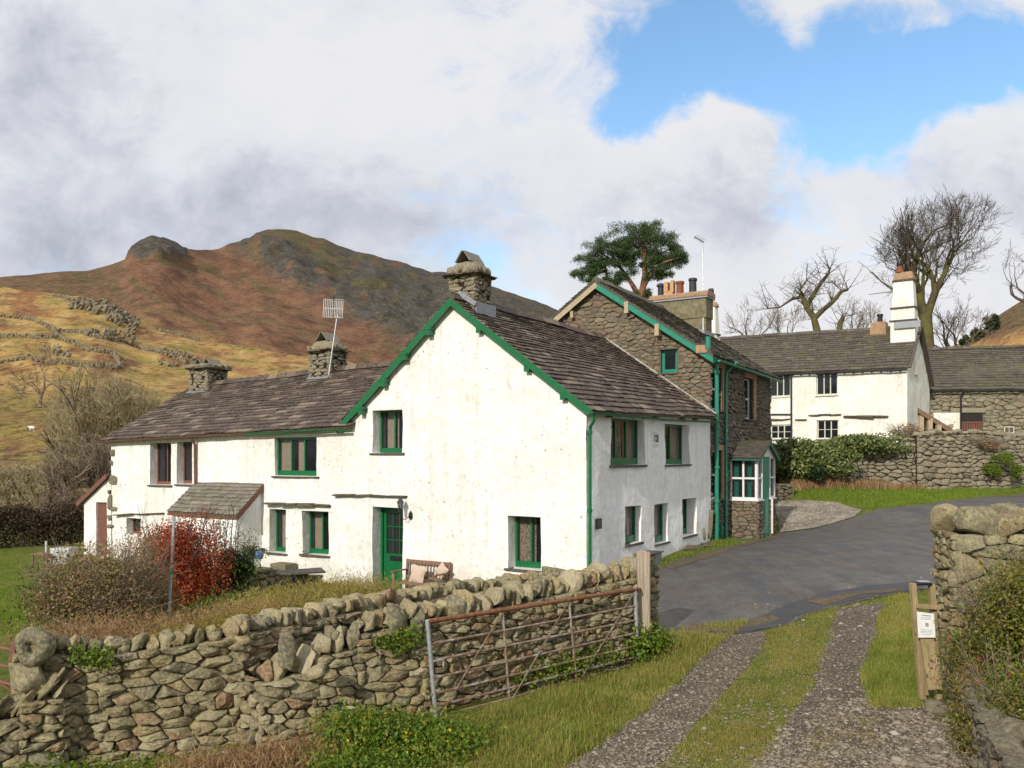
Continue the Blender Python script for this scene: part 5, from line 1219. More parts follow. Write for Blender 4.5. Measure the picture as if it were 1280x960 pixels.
# open lean-to on the farm gable
YL=45.5; 
def Q(px,py,Y=YL): return P(px,py,Y)
lt=thing('open_lean_to','open fronted timber lean-to with sloping roof against the farmhouse gable','shed',Q(1168,560))
mb=MB(); mb.beam(Q(1147,513,44.2),Q(1192,541,44.6),.10,.22); a=[Q(1147,511,44.2),Q(1192,539,44.6),Q(1190,537,47.5),Q(1149,513,47.5)]; mb.box8(a+[p+Vector((0,0,.07)) for p in a]); mb.build('roof',MT['benchwood'],lt)
mb=MB()
for px,y0 in ((1151,517),(1162,523),(1173,531)): mb.beam(Q(px,570,44.4),Q(px,y0,44.4),.22,.22,Vector((0,1,0)))
mb.build('post',MT['buff'],lt)
mb=MB(); a=[Q(1147,575,47.4),Q(1192,575,47.4),Q(1192,538,47.4),Q(1147,514,47.4)]; mb.add(a,[(0,1,2,3)]); mb.build('dark_back_panel',MT['room'],lt)  # back panel in the dim room tone, standing for shade under the roof
# ---------------------------------------------------------------- barn
BF=Frame(((1147-640)/1060*48,48.0),(.998,-.06),(-.06,-.998))
barn=thing('stone_barn','low rubble stone barn with a mossy slate roof right of the farmhouse','barn',BF.pt(4,h1(26,48),-2))
bz=CZ-.6; bt_=BF.sz(1165,488)[1]; 
bs1=12.0; bh=dict(a=holeG(1202,1228,517,538,BF),b=holeG(1255,1268,533,556,BF))
mb=MB(); mb.fbox(BF,-.2,bs1,bz,bt_,-.35,-.02); bw=mb.build('wall',MT['mortar'],barn); sm=MB(); hs=[(a-.02,b+.02,c-.02,d+.02) for a,b,c,d in bh.values()]+[(BF.s(1186),BF.s(1232),BF.sz(1200,517)[1],BF.sz(1200,509)[1])]
rubble(sm,BF,[(-.2,CZ+.3),(bs1,CZ+.3),(bs1,bt_),(-.2,bt_)],.42,.19,random.Random(31),hs,out=.06,gap=.012,sub=.12); sm.build('masonry',MT['farmst'],bw,True,60)
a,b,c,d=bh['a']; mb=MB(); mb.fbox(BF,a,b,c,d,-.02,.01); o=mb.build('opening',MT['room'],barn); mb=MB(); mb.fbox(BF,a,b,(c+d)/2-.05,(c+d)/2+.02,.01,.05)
for i in range(9): mb.fbox(BF,a+(b-a)*i/9,a+(b-a)*(i+.7)/9,c,(c+d)/2-.06,.012,.03)
mb.build('slatted_gate',MT['brown'],o)
a,b,c,d=bh['b']; window(barn,BF,a,b,c,d,.0,1,MT['cream'],bars=(1,2),glass='glassd',sill=False,room=.3)
mb=MB(); mb.fbox(BF,BF.s(1188),BF.s(1232),BF.sz(1200,516)[1],BF.sz(1200,510)[1],-.02,.07); mb.build('lintel',MT['farmst'],barn,bevel=.02)
mb=MB(); mb.fbox(BF,BF.s(1166),BF.s(1199),BF.sz(1190,540)[1],BF.sz(1190,516)[1],-.01,.075); mb.build('limewashed_patch',MT['white3'],barn)
pipe([BF.pt(BF.s(1203),bt_-.05,.2),BF.pt(BF.s(1200),bt_-.4,.12),BF.pt(BF.s(1200),CZ,.12)],MT['black'],barn,.05)
mb=MB(); rdg=BF.sz(1150,438,-3.2)[1]; slates(mb,BF.pt(-.6,bt_+.0,.25),BF.pt(bs1,bt_+.05,.25),BF.pt(-.6,rdg,-3.2),BF.pt(bs1,rdg+.25,-3.2),.26,.45,.024,RF); slates(mb,BF.pt(-.6,bt_,-6.6),BF.pt(bs1,bt_,-6.6),BF.pt(-.6,rdg,-3.2),BF.pt(bs1,rdg+.25,-3.2),.4,.6,.024,RF); ridge_stones(mb,BF.pt(-.6,rdg+.02,-3.2),BF.pt(bs1,rdg+.27,-3.2),RF)
mb.build('roof',MT['slate3'],barn); mb=MB(); mb.tube([BF.pt(0,bt_-.08,.3),BF.pt(bs1,bt_-.03,.3)],.05,6); mb.build('gutter',MT['black'],barn)
# ---------------------------------------------------------------- aerials
def rod(mb,a,b,r=.012): mb.tube([a,b],r,5)
pa,_=wingpt(413,470); a0=P(411,469,26.9); a1=P(423,384,26.9)
ta=thing('tv_aerial','grid shaped television aerial on a thin leaning mast by the middle chimney','aerial',a0)
mb=MB(); rod(mb,a0,a1,.02); mb.build('mast',MT['galv'],ta)
mb=MB(); YA=26.85
for (x0,x1) in ((405,416),(419,429)):
    for i in range(6): x=x0+(x1-x0)*i/5; rod(mb,P(x,374+.1*(x-405),YA),P(x-1.2,396+.1*(x-405),YA),.009)
    for y in (374,385,396): rod(mb,P(x0-.5,y,YA),P(x1,y+1,YA),.011)
rod(mb,P(405,385,YA),P(429,387,YA),.014); rod(mb,P(417,385,YA),P(417,387,YA-.5),.012); mb.build('reflector_grid',MT['alu'],ta)
tb=thing('tv_aerial','yagi television aerial on a tall pole strapped to the big rendered chimney','aerial',P(879,420,32.2))
mb=MB(); rod(mb,P(879,425,32.2),P(878.5,301,32.2),.025); mb.build('mast',MT['galv'],tb)
mb=MB(); rod(mb,P(868,296,32),P(880,303,32.2),.018)
for i in range(6): x=869+i*2; y=296+i*1.1; rod(mb,P(x+3,y-2.5,32.4),P(x-3,y+2.0,31.7),.006)
mb.build('boom',MT['black'],tb)
# ---------------------------------------------------------------- dry stone walls
def xy(px,Y): return ((px-HX)/F*Y,Y)
def drywall(name,label,segs,w,h,seed,mat='dry',cope=True,csize=(.15,.42,.34),thick=.5,slope=0,out=.07,lean=.5,cat='stone wall',gap=.014,sub=.055,basez=None,cmat=None,group=None,rough=.014,ends=()):
    """segs: list of ((px,Y,pytop),(px,Y,pytop))"""
    R_=random.Random(seed); a=segs[0][0]; x,y=xy(a[0],a[1]); t=thing(name,label,cat,(x,y,h1(x,y)),group)
    core=MB(); ms=MB(); cp=MB()
    for A,B in segs:
        ax,ay=xy(A[0],A[1]); bx,by=xy(B[0],B[1]); L=math.hypot(bx-ax,by-ay); d=((bx-ax)/L,(by-ay)/L); fr=Frame((ax,ay),d,(d[1],-d[0]))
        za=CZ-(A[2]-HY)/F*A[1]; zb_=CZ-(B[2]-HY)/F*B[1]; ch=csize[2]*.8 if cope else 0
        ba=(h1(ax,ay) if basez is None else basez)-.12; bb=(h1(bx,by) if basez is None else basez)-.12
        ta=za-ch; tb=zb_-ch
        uo=.05
        core.box8([fr.pt(0,ba,-.05),fr.pt(L,bb,-.05),fr.pt(L,bb,-thick),fr.pt(0,ba,-thick),fr.pt(0,ta-.03,-.05),fr.pt(L,tb-.03,-.05),fr.pt(L,tb-.03,-thick),fr.pt(0,ta-.03,-thick)])
        rubble(ms,fr,[(-uo,ba),(L+uo,bb),(L+uo,tb),(-uo,ta)],w,h,R_,out=out,gap=gap,slope=slope,sub=sub,rough=rough,drop=.1)
        if A[1]<20: rubble(ms,fr,[(0,ba),(L,bb),(L,tb),(0,ta)],w*.5,h*.55,R_,out=.035,gap=.003,slope=slope,sub=.07,off=-.055,drop=0)
        Vt=Vector((0,0,1)); X_=fr.d; N_=fr.n
        if cope:
            s=0
            while s<L:
                tk=csize[0]*R_.uniform(.7,1.6); hh=csize[2]*R_.uniform(.75,1.25); dd=csize[1]*R_.uniform(.8,1.15); an=lean+R_.uniform(-.18,.18)
                z=ta+(tb-ta)*s/L+hh*.42; p=fr.pt(s+tk*.5,z,-thick*.35+R_.uniform(-.04,.04)); rot=Matrix((X_,-N_,Vt)).transposed()@Matrix.Rotation(an,3,'Y')@Matrix.Rotation(R_.uniform(-.15,.15),3,'Z')
                rock(cp,p,(tk*1.12,dd,hh),R_,7,rot,R_.uniform(.2,.5),.11,cuts=7); s+=tk*(1+abs(an)*.12)
        else:
            s=0
            while s<L:
                tk=w*R_.uniform(.5,1.1); z=ta+(tb-ta)*s/L; p=fr.pt(s+tk*.5,z,-thick*.4); rock(cp,p,(tk,thick*1.1,h*R_.uniform(.5,1)),R_,5,Matrix((X_,-N_,Vt)).transposed(),.4,.08); s+=tk
    for A,B in ends:   # explicit plan ends ((x,y),(x,y),ztop,zbase) faces
        pass
    core.build('core',MT['gap'],t); ms.build('masonry',MT[mat],t,True,55); cp.build('coping',MT[cmat or mat],t,True,60)
    return t
def interp(A,B,px):  # straight line in plan between two (px,Y) points
    ax,ay=xy(*A);bx,by=xy(*B); k=(px-HX)/F; t=(ax-k*ay)/(k*(by-ay)-(bx-ax)); return ay+(by-ay)*t
drywall('dry_stone_wall','long dry stone field wall rising from the holed stone to behind the garden weeds',[((22,9.15,800),(130,9.45,806)),((130,9.45,806),(300,9.95,781)),((300,9.95,779),(450,12.0,752))],.25,.088,41,slope=.10,lean=.25,csize=(.10,.36,.18),gap=.005)
drywall('dry_stone_wall','low garden wall with rounded coping in front of the cottage bench and lower window',[((450,12.0,750),(560,14.2,733)),((560,14.2,733),(700,17.0,716))],.24,.09,42,csize=(.12,.34,.22),lean=.3,gap=.005)
drywall('dry_stone_wall','collapsed foot of field wall with big leaning slabs below the red gate',[((-90,8.7,895),(30,8.95,868)),((30,8.95,850),(75,9.1,845))],.28,.10,43,csize=(.08,.40,.30),lean=.75,slope=.1)
gy=lambda px: interp((345,9.6),(530,10.45),px); gy2=lambda px: interp((530,10.45),(815,13.7),px)
drywall('dry_stone_wall','dry stone wall with tall leaning coping slabs directly behind the field gate',[((330,gy(330),832),(395,gy(395),812)),((395,gy(395),800),(450,gy(450),786)),((450,gy(450),772),(530,10.45,757)),((530,10.45,760),(670,gy2(670),731)),((670,gy2(670),731),(818,gy2(818),700))],.24,.088,44,csize=(.10,.40,.27),lean=.45,slope=.04,gap=.005)
E_=xy(818,gy2(818))
# end of that wall facing the road
def endface(t_,a,b,zt,zb_,seed,w=.26,h=.10,mat='dry'):
    L=math.hypot(b[0]-a[0],b[1]-a[1]); d=((b[0]-a[0])/L,(b[1]-a[1])/L); fr=Frame(a,d,(d[1],-d[0])); m=MB(); rubble(m,fr,[(0,zb_),(L,zb_),(L,zt),(0,zt)],w,h,random.Random(seed),out=.05,gap=.014,sub=.06); m.build('end_masonry',MT[mat],t_,True,55)
wg=[o for o in bpy.data.objects if o.name.startswith('dry_stone_wall') and 'directly behind' in o.get('label','')][0]
dG=Vector((xy(815,13.7)[0]-xy(530,10.45)[0],13.7-10.45,0)).normalized(); nb=Vector((-dG.y,dG.x,0))
endface(wg,E_,(E_[0]+nb.x*.55,E_[1]+nb.y*.55),CZ-(700-570)/F*13.7-.25,CZ-3.2,5)
w0=xy(330,gy(330)); endface(wg,(w0[0]+nb.x*.5,w0[1]+nb.y*.5),w0,CZ-(832-570)/F*9.55-.2,CZ-3.7,6)
w1=xy(75,9.1); wc=[o for o in bpy.data.objects if 'collapsed foot' in o.get('label','')][0]; endface(wc,w1,(w1[0]+.12,w1[1]+.45),CZ-(845-570)/F*9.1-.3,CZ-3.9,7,mat='dry')
# big stones
def stone_thing(name,label,cat,px,py,Y,size,n=8,mat='dry',rot=None,seed=1,round_=.6,z=None,cuts=3,rough=.1,group=None):
    R_=random.Random(seed); c=P(px,py,Y); mb=MB(); rock(mb,c,size,R_,n,rot,round_,rough,cuts=cuts); return mb.build(name,MT[mat],None,True,70,label=label,cat=cat,group=group)
# holed stone: torus-like boulder
mb=MB(); c=P(42,808,9.1); vs=[];N=26;K=12
for i in range(N):
    a=2*math.pi*i/N; rr=.125+.012*math.sin(3*a+1)
    for k in range(K):
        b=2*math.pi*k/K; x=(rr+.09*math.cos(b))*math.cos(a); z=(rr+.09*math.cos(b))*math.sin(a); y=.13*math.sin(b); nn=1+.09*noise.noise(Vector((x*6,y*6,z*6)))
        vs.append(c+Vector((x*nn*.95+.02,y*nn,z*nn)))
mb.add(vs,[(i*K+k,i*K+(k+1)%K,((i+1)%N)*K+(k+1)%K,((i+1)%N)*K+k) for i in range(N) for k in range(K)])
rock(mb,c+Vector((-.02,.06,.0)),(.28,.18,.28),random.Random(3),6,None,.9,.05)
mb.build('holed_stone',MT['dry'],None,True,180,label='round boulder with a small hole set on the left end of the wall',cat='boulder')
stone_thing('boulder','squared block under the holed stone at the wall end','boulder',36,845,9.12,(.36,.4,.28),seed=5,round_=.35,mat='dry')
for i,(px,py,Y,sz,rt,lb) in enumerate([(360,812,9.62,(.22,.24,.38),.15,'tall upright pointed stone on the broken wall top'),(392,842,9.4,(.24,.26,.18),.1,'blocky stone wedged below the upright stone'),(497,772,10.28,(.20,.26,.38),-.12,'tallest upright slab on the wall left of the field gate'),(522,780,10.38,(.17,.26,.34),.2,'slab leaning beside the tallest upright one, next to the gate')]):
    stone_thing('boulder',lb,'boulder',px,py,Y,sz,seed=60+i,rot=Matrix.Rotation(rt,3,'Y'),round_=.25,cuts=8,rough=.13)
stone_thing('boulder','broad lichened stone lying on the garden wall below the lower cottage window','boulder',693,716,15.6,(.44,.35,.24),seed=71,round_=.5)
stone_thing('boulder','orange brown boulder at the foot of the notice stand','boulder',1170,887,9.35,(.22,.2,.19),seed=73,mat='dry2')
# right wall by the entrance
def rock_wall_r():
    t=thing('dry_stone_wall','tall dry stone wall end on the right with large squared coping stones','stone wall',(5.2,9.9,h1(5.2,9.9)))
    R_=random.Random(77); zt=CZ-(668-570)/F*9.8; zb_=CZ-3.0
    frf=Frame((5.14,9.8),(1,.03),(.03,-1)); fre=Frame((5.35,10.7),(-.21,-.90),(-.98,.22))
    core=MB(); 
    core.box8([(5.2,9.87,zb_),(9.5,10.0,zb_),(9.5,10.7,zb_),(5.4,10.7,zb_),(5.2,9.87,zt-.02),(9.5,10.0,zt-.02),(9.5,10.7,zt-.02),(5.4,10.7,zt-.02)]); core.build('core',MT['gap'],t)
    ms=MB(); rubble(ms,frf,[(0,zb_),(4,zb_),(4,zt),(0,zt)],.34,.12,R_,out=.06,gap=.006,sub=.05,rough=.014); 
    L=math.hypot(.21,.90); rubble(ms,fre,[(0,zb_),(L,zb_),(L,zt),(0,zt)],.22,.075,R_,out=.06,gap=.008,sub=.05,rough=.012); ms.build('masonry',MT['dry'],t,True,55)
    cp=MB(); s=.10; hs=[.31,.25,.30,.23,.28,.25,.3]
    i=0
    while s<3.6:
        w_=R_.uniform(.2,.40); 
        for o in (-.12,-.55): rock(cp,frf.pt(s+w_/2,zt+hs[i%7]*.5-.03,o-.05),(w_*1.1,.42,hs[i%7]*1.2*R_.uniform(.85,1.1)),R_,7,Matrix.Rotation(R_.uniform(-.1,.1),3,'Z'),.45,.08,cuts=4)
        s+=w_; i+=1
    cp.build('coping',MT['dry'],t,True,60)
rock_wall_r()
def lowwall_r():
    t=thing('retaining_wall','low dark rubble retaining wall under the flowering bush beside the track','stone wall',(4.1,7.3,h1(4.1,7.3)))
    fr=Frame((5.10,9.8),(-.363,-.932),(-.932,.363)); L=4.6; core=MB(); zb_=CZ-3.2; zt=CZ-2.38
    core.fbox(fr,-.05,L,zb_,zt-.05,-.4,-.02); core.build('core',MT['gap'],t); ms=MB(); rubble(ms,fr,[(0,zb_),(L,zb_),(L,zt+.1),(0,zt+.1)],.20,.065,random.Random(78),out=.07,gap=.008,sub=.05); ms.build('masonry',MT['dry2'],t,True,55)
    cp=MB(); R_=random.Random(5); s=0
    while s<L: w_=R_.uniform(.1,.25); rock(cp,fr.pt(s+w_/2,zt+.06,-.10+R_.uniform(-.06,.06)),(w_*1.1,.22,.11*R_.uniform(.6,1.9)),R_,5,None,.35,.12,cuts=5); s+=w_
    cp.build('coping',MT['dry2'],t,True,60)
lowwall_r()
# earth bank behind the low wall
mb=MB(); n=24; vs=[]
for j in range(n):
    for i in range(n):
        u=i/(n-1); v=j/(n-1); y=5.4+v*4.38; x0=5.2-.389*(9.8-y); x=x0+u*3.6; z=CZ-2.40+.95*sst(0,.6,u)+.08*noise.noise(Vector((x*2,y*2,0))); vs.append((x,y,z))
mb.add(vs,[(j*n+i,j*n+i+1,(j+1)*n+i+1,(j+1)*n+i) for j in range(n-1) for i in range(n-1)])
mb.build('bank',MT['earth'],None,True,180,kind='structure')
# walls by the farm
drywall('garden_wall','mossy retaining wall below the farmhouse, partly under the ivy hedge',[((955,35.5,556),(1050,36.6,551)),((1050,36.6,550),(1152,36.4,546))],.44,.17,81,'farmst',csize=(.3,.5,.22),lean=.2,out=.08,sub=.12,gap=.016)
drywall('garden_wall','rubble wall in front of the barn, running off to the right',[((1148,36.2,540),(1215,37.2,538)),((1215,37.2,538),(1330,38.2,545))],.44,.17,82,'farmst',csize=(.3,.5,.22),lean=.2,out=.08,sub=.12,gap=.016)
drywall('low_wall','short low wall of dark stones on the grass edge beyond the glazed porch',[((966,33.0,605),(990,33.6,609))],.4,.15,83,'dry2',cope=False,out=.06,sub=.12)
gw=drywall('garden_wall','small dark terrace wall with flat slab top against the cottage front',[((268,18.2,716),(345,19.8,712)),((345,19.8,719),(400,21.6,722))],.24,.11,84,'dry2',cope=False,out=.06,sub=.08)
mb=MB(); mb.fbox(Frame(xy(345,20.3),(.93,.37),(.37,-.93)),-.1,1.15,CZ-(716-570)/F*20.3-.06,CZ-(716-570)/F*20.3,-.5,.12,j=.02); mb.build('flat_slab',MT['sill'],None,label='flat grey slab laid on the small terrace wall by the cottage',cat='slab',bevel=.01)
# ---------------------------------------------------------------- gate and posts
GT=xy(535,10.15); GT2=xy(797,13.1)
dg=(GT2[0]-GT[0],GT2[1]-GT[1]); LG=math.hypot(*dg); GF=Frame(GT,dg,(dg[1],-dg[0]))
gate=thing('field_gate','long rusty tubular steel field gate with diagonal braces, swung back against the wall','gate',GF.pt(0,h1(*GT)))
def gp(px,py): s,z=GF.sz(px,py); return GF.pt(s,z,0)
mb=MB(); mb.tube([gp(536,777),gp(797,736)],.032,10); mb.build('top_rail',MT['rust'],gate,True)
L_=[805,826,848,868,884,899]; R__=[757,775,791,807,821,829]
for yl,yr in zip(L_,R__): mb=MB(); mb.tube([gp(539,yl),gp(796,yr)],.0165,8); mb.build('rail',MT['rustgrey'],gate,True)
mb=MB(); mb.tube([gp(534,775),gp(545,899)],.027,10); mb.build('stile',MT['galv'],gate,True); mb=MB(); mb.tube([gp(793.5,734),gp(797.5,828)],.03,10); mb.build('stile',MT['galv'],gate,True)
for a,b in (((628,762),(637,879)),((711,749),(721,857))): mb=MB(); mb.tube([gp(*a),gp(*b)],.018,8); mb.build('upright',MT['rustgrey'],gate,True)
for a,b in (((549,894),(626,766)),((640,872),(709,752)),((724,850),(791,741))):
    mb=MB(); pa,pb=gp(*a),gp(*b); mb.beam(pa+GF.n*.02,pb+GF.n*.02,.016,.009,GF.n); mb.build('brace',MT['rustgrey'],gate)
mb=MB(); mb.tube([gp(540,826)+GF.n*.03,gp(552,824)+GF.n*.03,gp(552,832)+GF.n*.03],.012,6); mb.build('latch',MT['galv'],gate)
for (a,b) in (((797,738),(803,738)),((798,822),(803,822))): mb=MB(); mb.tube([gp(*a),gp(*b)+Vector((0,.15,0))],.03,8); mb.build('hinge',MT['rust'],gate)
def rough_post(name,label,px0,px1,pyt,pyb,Y,mat,seed,cat='gatepost',parent=None,depthf=1.0):
    a=P((px0+px1)/2,pyt,Y); b=P((px0+px1)/2,pyb,Y); w_=(px1-px0)/F*Y; mb=MB(); R_=random.Random(seed); n=9; vs=[]; ofs=[(R_.uniform(-.08,.08),R_.uniform(-.08,.08)) for _ in range(16)]
    q=[(-.5,-.42),(-.42,-.5),(.0,-.53),(.42,-.5),(.5,-.42),(.53,0),(.5,.42),(.42,.5),(0,.5),(-.42,.5),(-.5,.42),(-.52,0)]; N=len(q)
    for i in range(n):
        z=b.z-.1+(a.z-b.z+.1)*i/(n-1)
        for k,(u,v) in enumerate(q): vs.append((a.x+u*w_*(1+ofs[k][0]*.5+.03*noise.noise(Vector((k,i*.6,seed)))),Y+v*w_*depthf*(1+ofs[k][1]*.5),z+(R_.uniform(-.02,.02) if i==n-1 else 0)))
    fs=[(i*N+k,i*N+(k+1)%N,(i+1)*N+(k+1)%N,(i+1)*N+k) for i in range(n-1) for k in range(N)]+[tuple((n-1)*N+k for k in range(N))]
    mb.add(vs,fs); return mb.build(name,MT[mat],parent,label=label,cat=cat)
rough_post('gatepost','thick weathered timber gatepost at the far end of the gate',796,812,690,822,13.35,'post',3)
rough_post('gatepost','thin old timber stake beside the thick gatepost',789,796,700,815,13.5,'post',4)
# notice stand
YN=9.62; ns=thing('notice_stand','pale timber posts and slanting plank carrying a white paper notice by the right wall','notice stand',P(1160,868,9.62))
def pbeam(a,b,w_,dpt,mat,name,parent=ns,ya=0,yb=0,**k):
    mb=MB(); A=P(a[0],a[1],YN+ya); B=P(b[0],b[1],YN+yb); mb.beam(A,B,w_,dpt,Vector((0,1,0))); return mb.build(name,MT[mat],parent,bevel=.006,**k)
pbeam((1140.5,729),(1153,874),.062,.07,'newwood','post'); pbeam((1164.5,731),(1173,874),.060,.07,'newwood','post',ya=.02,yb=.02)
pbeam((1146,757.5),(1175,759.5),.05,.04,'newwood','rail',ya=-.06,yb=-.06); pbeam((1158,795),(1169,862),.15,.03,'newwood','plank',ya=-.07,yb=-.17); pbeam((1150,800),(1158,869),.08,.03,'newwood','plank',ya=.0,yb=.0)
mb=MB(); a,b,c,d=P(1146,764.5,YN-.1),P(1167.5,767,YN-.1),P(1169.5,797,YN-.13),P(1148,797,YN-.13); mb.box8([d,c,c+Vector((0,.004,0)),d+Vector((0,.004,0)),a,b,b+Vector((0,.004,0)),a+Vector((0,.004,0))]); nt=mb.build('notice',MT['whitep'],ns)
mk=plain('grey_print',(.25,.25,.26),.8); pt_=lambda u,v: a.lerp(b,u).lerp(d.lerp(c,u),v)+Vector((0,-.004,0))
mb=MB()
for v,u0,u1,t_ in ((.10,.25,.8,.03),(.2,.2,.82,.014),(.26,.2,.75,.014),(.68,.15,.85,.012),(.74,.15,.8,.012),(.80,.15,.85,.012),(.87,.15,.7,.012)): mb.add([pt_(u0,v),pt_(u1,v),pt_(u1,v+t_),pt_(u0,v+t_)],[(0,1,2,3)])
mb.add([pt_(.42,.42),pt_(.62,.40),pt_(.64,.54),pt_(.46,.56)],[(0,1,2,3)]); mb.build('printed_lines',mk,nt)
# shallow solar lamp / box lid on the posts
sbx=thing('post_box','small dark box with pale lid resting on top of the notice stand','box',P(1153,730,YN)); mb=MB(); q=P(1153,731,YN+.02); mb.box(q.x-.085,q.x+.085,q.y-.06,q.y+.06,q.z,q.z+.03); mb.build('box',MT['black'],sbx,bevel=.006); mb=MB(); mb.box(q.x-.05,q.x+.07,q.y-.045,q.y+.05,q.z+.032,q.z+.045); mb.build('lid',MT['galv'],sbx,bevel=.005)
# red brown gate at far left
lg=thing('metal_gate','red brown metal gate at the left edge beside the holed stone','gate',P(17,868,9.2)); mb=MB(); mb.beam(P(17,803,9.2),P(18,872,9.2),.05,.05); mb.build('stile',MT['brown'],lg)
for y in (812,834,855,): mb=MB(); mb.tube([P(17,y+1,9.2),P(-90,y-22,9.6)],.018,8); mb.build('rail',MT['brown'],lg,True)
mb=MB(); mb.beam(P(17,865,9.2),P(-90,790,9.6),.02,.03); mb.build('brace',MT['brown'],lg)
# ---------------------------------------------------------------- bench with cushions
bs0=G.s(566); bs1_=G.s(503.5); zg_=CZ-3.45; bo=.18
bn=thing('garden_bench','brown slatted wooden garden bench against the white gable','bench',G.pt((bs0+bs1_)/2,zg_,.5)); zt_=G.sz(530,703,.3)[1]; zs=G.sz(530,731,.6)[1]
bs1_=bs0+1.32
for s in (bs0,bs1_):
    mb=MB(); mb.beam(G.pt(s,zg_,bo),G.pt(s,zt_+.03,bo-.06),.06,.05); mb.build('leg',MT['benchwood'],bn); mb=MB(); mb.beam(G.pt(s,zg_,bo+.52),G.pt(s,zs+.26,bo+.52),.06,.05); mb.build('leg',MT['benchwood'],bn)
    mb=MB(); mb.beam(G.pt(s,zs+.27,bo-.0),G.pt(s,zs+.27,bo+.58),.07,.03); mb.build('armrest',MT['benchwood'],bn)
mb=MB(); 
for o in (.08,.17,.26,.35,.44,.52): mb.beam(G.pt(bs0,zs,bo+o),G.pt(bs1_,zs,bo+o),.065,.022)
mb.build('seat',MT['benchwood'],bn)
mb=MB(); mb.beam(G.pt(bs0,zt_-.02,bo-.05),G.pt(bs1_,zt_-.02,bo-.05),.03,.085,Vector((0,0,1))); mb.beam(G.pt(bs0,zs+.1,bo),G.pt(bs1_,zs+.1,bo),.03,.05)
for i in range(1,14): s=bs0+(bs1_-bs0)*i/14; mb.beam(G.pt(s,zs+.1,bo),G.pt(s,zt_-.05,bo-.05),.035,.014,Vector(L2+(0,)))
mb.build('backrest',MT['benchwood'],bn)
def cushion(label,px,py,o,size,tilt,seed):
    s,z=G.sz(px,py,o); c=G.pt(s,z,o); X_=Vector(L2+(0,)); N_=G.n; Z_=(Vector((0,0,1))-N_*.28).normalized(); X2=(X_*math.cos(tilt)+Z_*math.sin(tilt)); Z2=(-X_*math.sin(tilt)+Z_*math.cos(tilt)); Nn=X2.cross(Z2); n=10; vs=[]; fs=[]
    for sg in (1,-1):
        for j in range(n+1):
            for i in range(n+1):
                u=-1+2*i/n; v=-1+2*j/n; b=(1-u*u)**.5*(1-v*v)**.5; k=1-.10*(1-abs(u*v))*max(abs(u),abs(v)); vs.append(c+X2*u*size/2*k+Z2*v*size/2*k+Nn*sg*.075*b)
    m_=(n+1)**2
    for q in (0,m_):
        for j in range(n):
            for i in range(n): fs.append((q+j*(n+1)+i,q+j*(n+1)+i+1,q+(j+1)*(n+1)+i+1,q+(j+1)*(n+1)+i))
    mb=MB(); mb.add(vs,fs); mb.build('cushion',MT['cushion'],None,True,180,label=label,cat='cushion')
cushion('large buff cushion on the left end of the bench',522,718,.36,.46,.12,1); cushion('smaller buff cushion leaning at the right end of the bench',552,713,.3,.32,.7,2)
# box beside the road wall, slabs
q=Rr.pt(3.1,0,.28); bxz=CZ-(704-570)/F*q.y; bx_=thing('planter_box','small grey and timber box standing against the road side wall behind the gatepost','box',(q.x,q.y,bxz)); mb=MB(); mb.fbox(Rr,3.0,3.42,bxz-.12,bxz+.26,.1,.42); mb.build('box',MT['lead'],bx_,bevel=.01); mb=MB(); mb.fbox(Rr,2.62,2.98,bxz-.15,bxz+.22,.1,.4,j=.015); mb.build('timber_side',MT['newwood'],bx_); mb=MB(); mb.fbox(Rr,2.55,3.46,bxz+.262,bxz+.285,.06,.46); mb.build('lid',MT['sill'],bx_)
def slab(label,px,py,Y,size,rot,seed,mat='sill'):
    mb=MB(); rock(mb,P(px,py,Y),size,random.Random(seed),6,rot,.25,.08,cuts=3); mb.build('stone_slab',MT[mat],None,True,50,label=label,cat='slab')
slab('tall rusty slab leaning on the wall by the teal pipe',884,655,26.0,(.30,.14,.85),Matrix.Rotation(.12,3,'Y'),11,'dry2')
slab('small stone upright next to the tall leaning slab',878,668,25.6,(.18,.14,.38),Matrix.Rotation(-.15,3,'Y'),12,'dry2')
for i,(px,py,lb) in enumerate([(868,687,'flat paving slab at the road edge, left of the pair'),(886,684,'flat paving slab at the road edge, right of the pair'),(888,674,'small broken slab below the teal pipe')]):
    v=G1(px,py); mb=MB(); rock(mb,v+Vector((0,0,.05)),(.55 if i<2 else .3,.4,.11),random.Random(90+i),5,None,.25,.06); mb.build('stone_slab',MT['drip'],None,True,50,label=lb,cat='slab')
# washing line pole, garden table, hoop
pb=P(208,772,14.6); pt2=P(217.5,650,14.6); pb.z=h1(pb.x,pb.y)
wp=thing('line_post','leaning pale metal washing line post in front of the red shrub','post',pb); mb=MB(); mb.tube([pb,pb.lerp(pt2,.62)],.03,8); mb.tube([pb.lerp(pt2,.6),pt2],.022,8); mb.build('tube',MT['galv'],wp,True)
mb=MB(); mb.tube([pt2-Vector((.09,0,.02)),pt2+Vector((.09,0,-.02))],.016,6); mb.tube([pt2,pt2+Vector((0,0,.06))],.03,8); mb.build('head',MT['galv'],wp); mb=MB(); m1=pb.lerp(pt2,.6); mb.tube([m1,m1+(pt2-pb)*.03],.036,8); mb.build('collar',MT['teal'],wp)
tb_=P(82,694,27.0); gt=thing('garden_table','grey garden table and box seat at the far end of the lawn','table',(tb_.x,tb_.y,h1(tb_.x,tb_.y))); zt0_=h1(tb_.x,tb_.y); mb=MB(); mb.box(tb_.x-.35,tb_.x+.25,tb_.y-.3,tb_.y+.3,zt0_+.05,zt0_+.55); mb.build('box',MT['galv'],gt,bevel=.02); mb=MB(); mb.box(tb_.x-.85,tb_.x-.3,tb_.y-.5,tb_.y+.2,zt0_+.36,zt0_+.40); mb.build('table_top',MT['benchwood'],gt)
